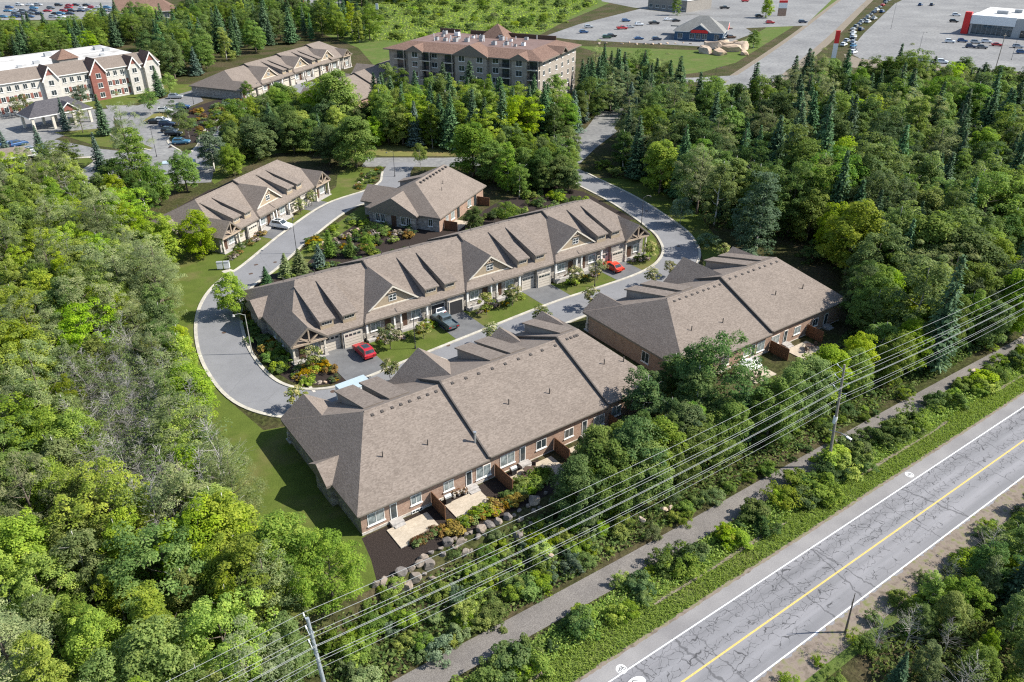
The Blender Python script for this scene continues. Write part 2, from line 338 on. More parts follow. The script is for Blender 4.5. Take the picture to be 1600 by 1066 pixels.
for k, c_ in dict(red=(0.42, 0.012, 0.02), orange_red=(0.62, 0.05, 0.02), white=(0.72, 0.73, 0.74), silver=(0.42, 0.44, 0.46), grey=(0.13, 0.14, 0.15), black=(0.018, 0.02, 0.024), blue=(0.03, 0.09, 0.22), dark_blue=(0.02, 0.04, 0.09), light_blue=(0.08, 0.25, 0.42), teal_grey=(0.13, 0.17, 0.19), yellow=(0.7, 0.45, 0.02), brown=(0.1, 0.05, 0.03), green=(0.03, 0.09, 0.05)).items():
    paint('paint_car_'+k, c_, 0.0 if k in ('white', 'red', 'orange_red', 'yellow') else 0.3)
def rockmat(name, stops):
    m, t, b = nmat(name, 0.95, 0.2); v_ = coord(t); n = noise(t, v_, 1.1, 7, 0.65, 0.4)
    rnd = t.nodes.new('ShaderNodeObjectInfo').outputs['Random']
    col = ramp(t, n, stops)
    col = mix(t, 1.0, col, ramp(t, rnd, [(0, (0.75, 0.76, 0.8)), (0.5, (1.0, 0.97, 0.92)), (1, (1.2, 1.1, 1.0))]), 'MULTIPLY')
    t.links.new(col, b.inputs['Base Color']); bump(t, b, n, 0.7, 0.2)
rockmat('granite', [(0.3, (0.10, 0.092, 0.085)), (0.5, (0.215, 0.19, 0.168)), (0.7, (0.34, 0.295, 0.255))])
rockmat('outcrop', [(0.3, (0.22, 0.16, 0.12)), (0.5, (0.44, 0.36, 0.28)), (0.7, (0.60, 0.50, 0.41))])

def leafmat(name, cols, transl=0.25):
    """cols: dark, mid, light leaf colours; variation by clump attribute and by tree"""
    m = bpy.data.materials.new(name); m.use_nodes = True; t = m.node_tree; M[name] = m
    b = t.nodes['Principled BSDF']; b.inputs['Roughness'].default_value = 0.65; b.inputs['Specular IOR Level'].default_value = 0.12
    at = t.nodes.new('ShaderNodeAttribute'); at.attribute_name = 'tint'
    rnd = t.nodes.new('ShaderNodeObjectInfo').outputs['Random']
    col = ramp(t, at.outputs['Fac'], [(0.1, cols[0]), (0.5, cols[1]), (0.9, cols[2])])
    hs = t.nodes.new('ShaderNodeHueSaturation'); t.links.new(col, hs.inputs['Color'])
    t.links.new(math_(t, 'ADD', 0.487, math_(t, 'MULTIPLY', rnd, 0.034)), hs.inputs['Hue'])
    r2 = math_(t, 'FRACT', math_(t, 'MULTIPLY', rnd, 7.31))
    t.links.new(math_(t, 'ADD', 0.72, math_(t, 'MULTIPLY', r2, 0.55)), hs.inputs['Value'])
    r3 = math_(t, 'FRACT', math_(t, 'MULTIPLY', rnd, 17.7))
    t.links.new(math_(t, 'ADD', 0.82, math_(t, 'MULTIPLY', r3, 0.3)), hs.inputs['Saturation'])
    t.links.new(hs.outputs[0], b.inputs['Base Color'])
    tr = t.nodes.new('ShaderNodeBsdfTranslucent')
    t.links.new(mix(t, 1.0, hs.outputs[0], (1.2, 1.25, 0.7), 'MULTIPLY'), tr.inputs['Color'])
    ms = t.nodes.new('ShaderNodeMixShader'); ms.inputs[0].default_value = transl
    t.links.new(b.outputs[0], ms.inputs[1]); t.links.new(tr.outputs[0], ms.inputs[2])
    t.links.new(ms.outputs[0], t.nodes['Material Output'].inputs['Surface'])
leafmat('leaf_bright', [(0.148, 0.215, 0.033), (0.268, 0.359, 0.047), (0.402, 0.462, 0.065)], 0.48)
leafmat('leaf_mid', [(0.085, 0.149, 0.032), (0.157, 0.234, 0.046), (0.241, 0.307, 0.067)], 0.45)
leafmat('leaf_dark', [(0.044, 0.088, 0.028), (0.087, 0.142, 0.039), (0.145, 0.19, 0.058)], 0.38)
leafmat('leaf_olive', [(0.102, 0.141, 0.043), (0.177, 0.242, 0.074), (0.261, 0.301, 0.11)], 0.45)
leafmat('leaf_yellow', [(0.118, 0.188, 0.027), (0.211, 0.275, 0.038), (0.315, 0.349, 0.055)], 0.5)
leafmat('leaf_silver', [(0.075, 0.128, 0.068), (0.129, 0.194, 0.107), (0.197, 0.261, 0.152)], 0.38)
leafmat('needle_dark', [(0.041, 0.083, 0.043), (0.076, 0.144, 0.065), (0.128, 0.208, 0.087)], 0.15)
leafmat('needle_blue', [(0.049, 0.095, 0.067), (0.099, 0.157, 0.117), (0.18, 0.252, 0.192)], 0.15)
leafmat('needle_pine', [(0.126, 0.172, 0.075), (0.237, 0.278, 0.121), (0.377, 0.394, 0.189)], 0.4)
leafmat('blossom', [(0.07, 0.12, 0.02), (0.19, 0.20, 0.05), (0.48, 0.42, 0.22)], 0.25)
leafmat('flower_orange', [(0.15, 0.094, 0.014), (0.287, 0.173, 0.019), (0.356, 0.259, 0.037)], 0.25)
leafmat('flower_mixed', [(0.06, 0.09, 0.02), (0.28, 0.18, 0.16), (0.55, 0.50, 0.45)], 0.2)
leafmat('leaf_rust', [(0.09, 0.05, 0.02), (0.17, 0.085, 0.035), (0.22, 0.13, 0.05)], 0.25)
leafmat('grass_blade', [(0.095, 0.137, 0.027), (0.163, 0.238, 0.038), (0.243, 0.3, 0.075)], 0.4)
plain('bark', (0.13, 0.105, 0.085), 0.95, var=0.35, scale=4); plain('bark_grey', (0.30, 0.285, 0.265), 0.9, var=0.25, scale=4); plain('bark_birch', (0.5, 0.48, 0.44), 0.8, var=0.3, scale=4)
# ------------------------------------------------------------------ ground, roads, kerbs
def smooth_line(pts, n=6, closed=False):
    P_ = [Vector((p[0], p[1])) for p in pts]; out = []
    m = len(P_)
    for i in range(m if closed else m-1):
        if closed: a, b, c_, d = P_[(i-1) % m], P_[i], P_[(i+1) % m], P_[(i+2) % m]
        else: a, b, c_, d = P_[max(i-1, 0)], P_[i], P_[i+1], P_[min(i+2, m-1)]
        for k in range(n):
            t = k/n
            out.append(0.5*((2*b)+(c_-a)*t+(2*a-5*b+4*c_-d)*t*t+(3*b-a-3*c_+d)*t**3))
    if not closed: out.append(P_[-1])
    return out
def offset(line, d, closed=False):
    out = []; n = len(line)
    for i in range(n):
        a = line[(i-1) % n] if (closed or i > 0) else line[i]
        b = line[(i+1) % n] if (closed or i < n-1) else line[i]
        t = (b-a).normalized(); out.append(line[i]+Vector((-t.y, t.x))*d)
    return out
def struct(o): o['kind'] = 'structure'; return o
def ribbon(name, L, Rr, z, mat, closed=False, zf=None):
    me = bpy.data.meshes.new(name); n = len(L)
    vv = [(p.x, p.y, z+(zf(p.x, p.y) if zf else 0)) for p in L]+[(p.x, p.y, z+(zf(p.x, p.y) if zf else 0)) for p in Rr]
    m = n if closed else n-1
    me.from_pydata(vv, [], [(i, n+i, n+(i+1) % n, (i+1) % n) for i in range(m)])
    me.update()
    if me.polygons[0].normal.z < 0: me.flip_normals()
    return struct(link(name, me, M[mat]))
def kerb(name, line, w_=0.5, h=0.13, mat='concrete_kerb', closed=False, base=-0.05, z=0.0):
    a = offset(line, w_/2, closed); b = offset(line, -w_/2, closed); n = len(line); m = n if closed else n-1
    me = bpy.data.meshes.new(name); vv = []
    for i in range(n): vv += [(a[i].x, a[i].y, z+base), (a[i].x, a[i].y, z+h), (b[i].x, b[i].y, z+h), (b[i].x, b[i].y, z+base)]
    fs = []
    for i in range(m):
        j = (i+1) % n
        fs += [(4*i, 4*i+1, 4*j+1, 4*j), (4*i+1, 4*i+2, 4*j+2, 4*j+1), (4*i+2, 4*i+3, 4*j+3, 4*j+2)]
    if not closed: fs += [(0, 1, 2, 3), (4*n-4, 4*n-3, 4*n-2, 4*n-1)]
    me.from_pydata(vv, [], fs); me.update()
    return struct(link(name, me, M[mat]))
def sheet(name, pts, z, mat):
    bm = bmesh.new(); f = bm.faces.new([bm.verts.new((p[0], p[1], z)) for p in pts]); bm.normal_update()
    if f.normal.z < 0: f.normal_flip()
    bmesh.ops.triangulate(bm, faces=bm.faces)
    me = bpy.data.meshes.new(name); bm.to_mesh(me); bm.free()
    return struct(link(name, me, M[mat]))
def pix(*pts, z=0.0): return [G(p[0], p[1], z) for p in pts]

# one ground sheet to beyond the horizon of the picture, with the bank between yards and trail
ys = [-900, 20, 40, 51.6]+[51.7+0.25*i for i in range(11)]+[54.4, 80, 200, 500, 2500]
xs = [-2000, -300, -100, -40, 0, 20, 40, 60, 80, 100, 130, 170, 250, 500, 2600]
me = bpy.data.meshes.new('ground'); nx = len(xs)
me.from_pydata([(x, y, gz(x, y)) for y in ys for x in xs], [], [(j*nx+i, j*nx+i+1, (j+1)*nx+i+1, (j+1)*nx+i) for j in range(len(ys)-1) for i in range(nx-1)])
struct(link('ground', me, M['forest_floor']))

# highway along x
HZ = -1.8
def hs(name, y0, y1, z, mat, x0=-250, x1=600):
    me = bpy.data.meshes.new(name); me.from_pydata([(x0, y0, z), (x1, y0, z), (x1, y1, z), (x0, y1, z)], [], [(0, 1, 2, 3)])
    return struct(link(name, me, M[mat]))
hs('highway_gravel_shoulder', 23.2, 26.2, HZ+0.006, 'verge_soil')
hs('highway', 25.2, 34.95, HZ+0.012, 'asphalt_highway')
hs('paved_shoulder', 33.45, 34.95, HZ+0.016, 'asphalt_shoulder')
hs('edge_line', 33.24, 33.37, HZ+0.020, 'paint_white'); hs('edge_line', 25.88, 26.02, HZ+0.020, 'paint_white')
hs('centre_line', 29.42, 29.60, HZ+0.020, 'paint_yellow')
hs('grass_verge', 34.9, 40.9, HZ+0.006, 'meadow')
ribbon('gravel_trail', offset(smooth_line([(-40, 43.2), (10, 43.1), (20, 43.2), (33, 42.9), (52, 42.6), (70, 42.6), (98, 42.4), (128, 41.9), (200, 41)]), 1.4), offset(smooth_line([(-40, 43.2), (10, 43.1), (20, 43.2), (33, 42.9), (52, 42.6), (70, 42.6), (98, 42.4), (128, 41.9), (200, 41)]), -1.45), HZ+0.010, 'gravel')
# cycle lane discs painted on the shoulder
def disc_mark(px, py, label, r=0.52):
    x, y = G(px, py, HZ)
    root = empty('cycle_mark', (x, y, HZ), 0, label, 'road marking', 'painted cycle discs on the shoulder')
    mb = MB(); mb.bm.faces.new([mb.v((r*math.cos(2*math.pi*i/20), r*math.sin(2*math.pi*i/20), 0.024)) for i in range(20)])
    mb.build('disc', M['paint_white'], root)
    mb = MB()
    for cx in (-0.26, 0.26):
        for i in range(10):
            a0, a1 = 2*math.pi*i/10, 2*math.pi*(i+1)/10
            mb.poly([(cx+0.17*math.cos(a0), 0.17*math.sin(a0)-0.08, 0.028), (cx+0.17*math.cos(a1), 0.17*math.sin(a1)-0.08, 0.028), (cx+0.11*math.cos(a1), 0.11*math.sin(a1)-0.08, 0.028), (cx+0.11*math.cos(a0), 0.11*math.sin(a0)-0.08, 0.028)])
    for a, b in (((-0.26, -0.08), (-0.05, 0.22)), ((-0.05, 0.22), (0.2, 0.22)), ((0.26, -0.08), (0.16, 0.32)), ((-0.05, 0.22), (0.0, -0.08)), ((0.0, -0.08), (0.2, 0.2))):
        a, b = Vector(a), Vector(b); n_ = (b-a).normalized().orthogonal()*0.03
        mb.poly([(*(a+n_), 0.028), (*(b+n_), 0.028), (*(b-n_), 0.028), (*(a-n_), 0.028)])
    mb.build('bicycle_symbol', M['paint_dark'], root)
disc_mark(971, 1046, 'small white cycle disc on the shoulder beside the bottom picture edge')
disc_mark(1421, 742, 'small white cycle disc on the shoulder beyond the utility pole')
x, y = G(990, 1064, HZ)
root = empty('road_symbol', (x, y, HZ), 0, 'large white road symbol in the lane cut by the bottom edge', 'road marking')
mb = MB(); mb.bm.faces.new([mb.v((1.0*math.cos(2*math.pi*i/24), 0.62*math.sin(2*math.pi*i/24)-0.35, 0.026)) for i in range(24)]); mb.build('oval', M['paint_white'], root)
mb = MB()
for a, b in (((-0.5, -0.2), (-0.1, 0.05)), ((-0.1, 0.05), (0.3, -0.25))):
    a, b = Vector(a), Vector(b); n_ = (b-a).normalized().orthogonal()*0.05
    mb.poly([(*(a+n_), 0.030), (*(b+n_), 0.030), (*(b-n_), 0.030), (*(a-n_), 0.030)])
mb.build('arrow_stroke', M['paint_dark'], root)

# the residential loop: outer and inner kerb lines
loop_c = [(122.5, 153), (120.6, 140.3), (118.9, 125), (115.2, 110), (111.8, 101.5), (105.5, 94.2), (95, 90.2), (74.7, 89.8), (60, 88.6), (46, 87.3), (37, 86.4), (30.5, 87.6), (26.0, 91.5), (23.9, 98), (24.3, 109.3), (27.4, 121.5), (32.4, 130.2), (39.5, 136), (51.4, 148.2-1.2), (64.5, 158.2-1), (75.5, 160.5), (82.5, 165), (87, 172), (92, 178)]
LC = smooth_line(loop_c, 6)
HWD = 3.45
LO, LI = offset(LC, HWD), offset(LC, -HWD)
ribbon('residential_lane', LO, LI, 0.022, 'asphalt_lane')
kerb('kerb', LO[4:-6]); kerb('kerb', LI[6:-10])
# entrance road between the loop and the town road
ER = smooth_line([(84, 184), (92, 178.5), (101, 172), (112, 166.5), (127, 163.8), (141, 166), (153, 173), (170, 187), (190, 205), (212, 214), (232, 205), (262, 194)], 6)
ribbon('entrance_road', offset(ER, 3.9), offset(ER, -3.9), 0.018, 'asphalt_lot')
TR = smooth_line([G(1115, 165), G(1190, 115), G(1270, 55), G(1350, -12), G(1420, -60)], 6)
ribbon('town_road_gravel_edge', offset(TR, 9.5), offset(TR, -11), 0.006, 'verge_soil')
ribbon('town_road', offset(TR, 7.2), offset(TR, -7.2), 0.020, 'asphalt_lot')
# left estate road and car park in front of the gabled residence
FR = smooth_line([(112, 285), (100, 273), (88, 262.5), (76, 252), (66, 241), (60.5, 231), (57, 222), (50, 212), (42, 206)], 6)
ribbon('estate_lane', offset(FR, 3.6), offset(FR, -3.6), 0.020, 'asphalt_lane')
kerb('kerb', offset(FR, -3.7)[:-9], 0.6)
sheet('residence_car_park', pix((165, 165), (215, 165), (305, 140), (318, 158), (270, 178), (262, 215), (275, 232), (335, 262), (330, 285), (235, 290), (215, 245), (190, 200)), 0.012, 'asphalt_lot')
sheet('residence_forecourt', pix((-60, 185), (30, 172), (110, 172), (175, 170), (180, 200), (120, 205), (85, 218), (150, 232), (225, 240), (235, 262), (160, 290), (105, 282), (150, 255), (140, 245), (90, 240), (-60, 250)), 0.008, 'asphalt_lot')
kerb('kerb', smooth_line(pix((262, 178), (268, 205), (262, 222), (282, 236)), 4), 0.5)
kerb('kerb', smooth_line(pix((165, 205), (195, 225), (235, 235)), 4)); kerb('kerb', smooth_line(pix((85, 250), (140, 246), (150, 252), (128, 268), (105, 280)), 4), 1.3, 0.08)
# restaurant lot, dealer lot and the distant car parks
sheet('restaurant_lot', pix((850, 57), (905, 38), (1000, 14), (1065, 22), (1180, 30), (1262, 33), (1262, 40), (1165, 44), (1178, 52), (1120, 74), (1010, 68), (895, 62)), 0.014, 'asphalt_lot')
sheet('store_lot', pix((940, -30), (940, 2), (990, 12), (1070, 22), (1262, 36), (1330, -30)), 0.010, 'asphalt_lot')
sheet('dealer_lot', pix((1398, 6), (1350, 52), (1325, 82), (1345, 92), (1440, 100), (1520, 108), (1700, 122), (1760, -10), (1460, -25)), 0.012, 'asphalt_lot')
sheet('dealer_bank', pix((1318, 84), (1345, 92), (1520, 107), (1700, 120), (1720, 135), (1500, 128), (1400, 118), (1330, 105)), 0.010, 'verge_soil')
sheet('mall_car_park', pix((-150, 4), (200, 0), (178, 24), (120, 31), (-150, 32)), 0.012, 'asphalt_lot')
sheet('mall_road', pix((-200, 3), (-200, -6), (250, -10), (230, -1), (185, 4)), 0.018, 'concrete_old')
sheet('far_street', pix((-150, 62), (-150, 52), (40, 51), (100, 47), (140, 44), (140, 49), (100, 53), (40, 58)), 0.012, 'asphalt_lot')
sheet('garage_forecourt', pix((430, -10), (470, 16), (520, 14), (560, -12)), 0.010, 'asphalt_lot')
# driveways and lawns in front of the long row
def rect(name, x0, x1, y0, y1, z, mat): return sheet(name, [(x0, y0), (x1, y0), (x1, y1), (x0, y1)], z, mat)
for (a, b, yk) in ((35.6, 42.3, 89.95), (54.6, 60.4, 92.0), (72.6, 78.6, 93.1), (89.2, 95.8, 93.7)): sheet('driveway', [(a, yk), (b, yk+0.3), (b, 100.2), (a, 100.2)], 0.026, 'asphalt_drive')
row_lawn = [(42.3, 90.7), (50, 91.5), (60, 92.4), (75, 93.6), (95, 93.9), (99.5, 95), (104, 98.2), (108, 103.2), (110.5, 107.5), (106, 110), (98, 104), (98, 99.2), (42.3, 99.2)]
sheet('front_lawn', row_lawn, 0.014, 'lawn')
sheet('planting_bed', [(28.0, 101), (28.3, 109), (31.2, 122), (35, 129), (41, 133), (52, 141), (62, 148), (66, 151), (77, 131), (96, 140), (104, 140), (112, 142), (115, 134), (112.5, 114), (104, 118), (101, 121), (31.4, 121), (31.4, 99.5), (35.6, 99), (35.6, 90.3), (32, 91.9), (29.2, 95)], 0.008, 'mulch')
sheet('lawn_strip', [(38, 131.5), (44, 134.8), (57, 145.5), (68.5, 154.5), (72, 151), (58, 142), (46, 131.5)], 0.012, 'lawn')
sheet('verge_lawn', [(21.9, 86), (30, 83.4), (37, 82.2), (24, 80), (24, 60.8), (22.8, 55), (21.0, 53.9), (13, 54.4), (14, 70), (15, 84), (18, 98), (19, 110), (22, 122), (26, 132), (34, 141), (40, 146), (46, 150), (52, 153), (45, 141.8), (36, 138), (29.2, 132.6), (23.6, 122), (20.4, 109.5), (20.2, 97)], 0.006, 'lawn')
sheet('back_lawn', [(24, 81), (35, 82.4), (60, 84.4), (72, 85.8), (72, 60), (60, 60), (60, 81), (24, 81)], 0.005, 'lawn')
sheet('lawn_east', [(95, 86.2), (107, 89.6), (114.5, 98), (118.3, 107.5), (122.2, 124), (124.2, 140), (131, 134), (128, 112), (118, 96), (110, 85)], 0.006, 'lawn')
sheet('lawn_apartments', pix((570, 240), (600, 244), (700, 244), (780, 240), (905, 215), (900, 205), (800, 210), (600, 215), (560, 225)), 0.006, 'lawn_dry')
sheet('meadow_field', pix((380, 2), (560, -18), (930, -22), (960, 2), (880, 35), (830, 62), (780, 80), (600, 120), (560, 75), (470, 40)), 0.005, 'meadow')
sheet('roadside_grass', pix((1100, 112), (1150, 98), (1250, 35), (1265, 40), (1330, -8), (1250, -10), (1195, 45), (1130, 80), (900, 72), (960, 90), (1060, 118)), 0.005, 'meadow')
sheet('residence_lawn', pix((20, 172), (165, 150), (250, 132), (310, 132), (300, 145), (245, 150), (220, 160), (170, 168), (110, 172)), 0.010, 'lawn')
sheet('island_lawn', pix((85, 207), (165, 200), (240, 232), (220, 236), (150, 228)), 0.016, 'lawn'); sheet('island_lawn', pix((-60, 248), (90, 243), (138, 247), (146, 252), (120, 268), (100, 276), (-60, 280)), 0.016, 'lawn')
sheet('parking_island', pix((270, 178), (310, 165), (352, 152), (385, 158), (352, 182), (332, 212), (310, 222), (262, 232), (270, 222), (290, 210), (285, 195)), 0.024, 'mulch'); sheet('parking_island', pix((222, 190), (240, 178), (262, 176), (268, 182)), 0.024, 'lawn_dry')
sheet('mall_verge', pix((-150, 34), (120, 32), (180, 25), (260, 20), (250, 60), (140, 44), (40, 51), (-150, 52)), 0.006, 'meadow')
# back row fronts
sheet('verge_lawn', [(40, 143), (46, 148), (58, 153.2), (68, 160.4), (78, 167), (84, 176), (80, 184), (74, 178), (70, 170), (58, 160), (46, 151), (38, 148)], 0.009, 'lawn')
sheet('driveway', [(46.6, 147.0), (51.6, 150.8), (47.6, 154.6), (44.2, 151)], 0.026, 'asphalt_drive')
sheet('driveway', [(59.5, 157.2), (64.5, 160.6), (62.0, 165.2), (57.3, 161)], 0.026, 'asphalt_drive')
sheet('back_bed', [(24, 150), (30, 172), (45, 185), (66, 190), (74, 182), (68, 172), (45, 165), (34, 152), (30, 146)], 0.007, 'mulch')
sheet('paved_pad', pix((346, 424), (358, 420), (382, 428), (366, 438)), 0.018, 'concrete_kerb')
# yards behind the front row
sheet('mulch_bed', [(23.5, 60.9), (22.9, 57.5), (22.0, 54.4), (24.5, 54.2), (27, 54.5), (30, 55), (46, 55), (47, 61), (24, 61)], 0.010, 'mulch')

sheet('estate_lawn', pix((366, 214), (440, 172), (470, 192), (600, 214), (596, 240), (560, 250), (500, 236), (430, 240), (380, 262), (335, 288), (312, 262)), 0.0045, 'lawn')
sheet('side_lawn', pix((232, 380), (300, 398), (430, 372), (365, 436), (318, 476), (303, 520), (300, 560), (285, 520), (258, 455)), 0.0075, 'lawn')
sheet('highway_far_verge', [(-100, 22.2), (300, 22.2), (300, 23.6), (-100, 23.6)], HZ+0.004, 'meadow')

for i, (px, py) in enumerate(((520, 612), (350, 520), (700, 540), (960, 470), (1060, 385), (560, 345), (430, 410), (1010, 330))):
    x, y = G(px, py); mb = MB(); mb.bm.faces.new([mb.v((0.36*math.cos(2*math.pi*q/14), 0.36*math.sin(2*math.pi*q/14), 0.027)) for q in range(14)])
    tag(mb.build('manhole_cover', M['plastic_brown'], None, (x, y, 0)), 'dark manhole cover in the lane, '+['below the flower bed', 'on the left bend', 'below the pickup', 'below the orange-red car', 'on the right bend', 'beside the bungalow', 'near the mailboxes', 'behind the long row right end'][i], 'manhole', 'lane manholes')

def ragged(name, y0, y1, z, mat, seed, amp=0.25, x0=5, x1=140, gap=0.0):
    rr = random.Random(seed); n = 420; me = bpy.data.meshes.new(name); vv = []; fs = []
    for i in range(n+1):
        x = x0+(x1-x0)*i/n; k = 0.5+0.5*math.sin(x*0.37+seed)*math.sin(x*0.11+1.3)
        w_ = (y1-y0)*(0.35+0.65*k) if gap else (y1-y0); vv += [(x, y0+rr.uniform(-amp, amp)*0.6, z), (x, y0+max(0.05, w_+rr.uniform(-amp, amp)), z)]
    me.from_pydata(vv, [], [(2*i, 2*i+2, 2*i+3, 2*i+1) for i in range(n) if not gap or math.sin(i*0.06+seed) > -gap]); me.update()
    if me.polygons[0].normal.z < 0: me.flip_normals()
    struct(link(name, me, M[mat]))
ragged('sandy_road_edge', 34.85, 35.2, HZ+0.018, 'verge_soil', 3, 0.12)
ragged('dirt_track', 37.3, 37.75, HZ+0.014, 'verge_soil', 5, 0.12, gap=0.35)
ragged('gravel_spill', 25.1, 25.75, HZ+0.017, 'verge_soil', 8, 0.2)

sheet('entrance_junction', pix((850, 238), (905, 205), (945, 190), (965, 205), (930, 232), (900, 262), (868, 256)), 0.0155, 'asphalt_lot')
# ------------------------------------------------------------------ building kit
_wm = {}
def window(parent, x, y, z, w_, h, face, f=1, glass='glass', frame='trim_white', name='window', mull=1, rows=1, sill=True):
    """window on a wall of a building: face is the outward direction in local axes, x,y,z its lower middle"""
    key = (round(w_, 2), round(h, 2), glass, frame, mull, rows, sill)
    if key not in _wm:
        t_ = 0.07
        mb = MB(); mb.box(-w_/2, w_/2, -0.05, 0.06, 0, t_); mb.box(-w_/2, w_/2, -0.05, 0.06, h-t_, h)
        for s_ in (-1, 1): mb.box(min(s_*w_/2, s_*(w_/2-t_)), max(s_*w_/2, s_*(w_/2-t_)), -0.052, 0.06, 0.002, h-0.002)
        for i in range(1, mull+1): mb.box(-w_/2+w_*i/(mull+1)-0.03, -w_/2+w_*i/(mull+1)+0.03, -0.045, 0.06, 0.01, h-0.01)
        for i in range(1, rows): mb.box(-w_/2+0.01, w_/2-0.01, -0.043, 0.06, h*i/rows-0.03, h*i/rows+0.03)
        if sill: mb.box(-w_/2-0.1, w_/2+0.1, -0.13, 0.06, -0.12, -0.003)
        fr = mb.mesh('window'); fr.materials.append(M[frame])
        mb = MB(); mb.box(-w_/2+0.03, w_/2-0.03, -0.02, 0.05, 0.03, h-0.03); pn = mb.mesh('pane'); pn.materials.append(M[glass])
        _wm[key] = (fr, pn)
    fr, pn = _wm[key]
    nx_, ny_ = face[0], face[1]*f
    o = link(name, fr, None, parent, (x, y*f, z), (0, 0, math.atan2(nx_, -ny_)))
    link('pane', pn, None, o)
    return o
def roof_pick(f): return 0 if f.normal.z > 0.2 else 1
def hip_block(mb, x0, x1, y0, y1, ze, zr, hl=0.0, hr=0.0, th=0.28):
    ym = (y0+y1)/2
    p = [(x0,y0,ze-th),(x1,y0,ze-th),(x1,y1,ze-th),(x0,y1,ze-th),(x0,y0,ze),(x1,y0,ze),(x1,y1,ze),(x0,y1,ze),(x0+hl,ym,zr),(x1-hr,ym,zr)]
    mb.solid(p, [(0,3,2,1),(0,1,5,4),(2,3,7,6),(4,5,9,8),(6,7,8,9)]+([(3,0,4,7),(7,4,8)] if hl else [(3,0,4,8,7)])+([(1,2,6,5),(5,6,9)] if hr else [(1,2,6,9,5)]))
def chevron(mb, xc, h, y0, y1, ze, zr, th=0.3):
    mb.prism([(xc-h, ze-0.02), (xc, zr), (xc+h, ze-0.02), (xc+h-0.05, ze-th), (xc, zr-th*1.25), (xc-h+0.05, ze-th)], 'y', y0, y1)
def gable_fill(mb, xc, h, y0, y1, z0, zr, ze): mb.prism([(xc-h, z0), (xc+h, z0), (xc+h, ze), (xc, zr), (xc-h, ze)], 'y', y0, y1)

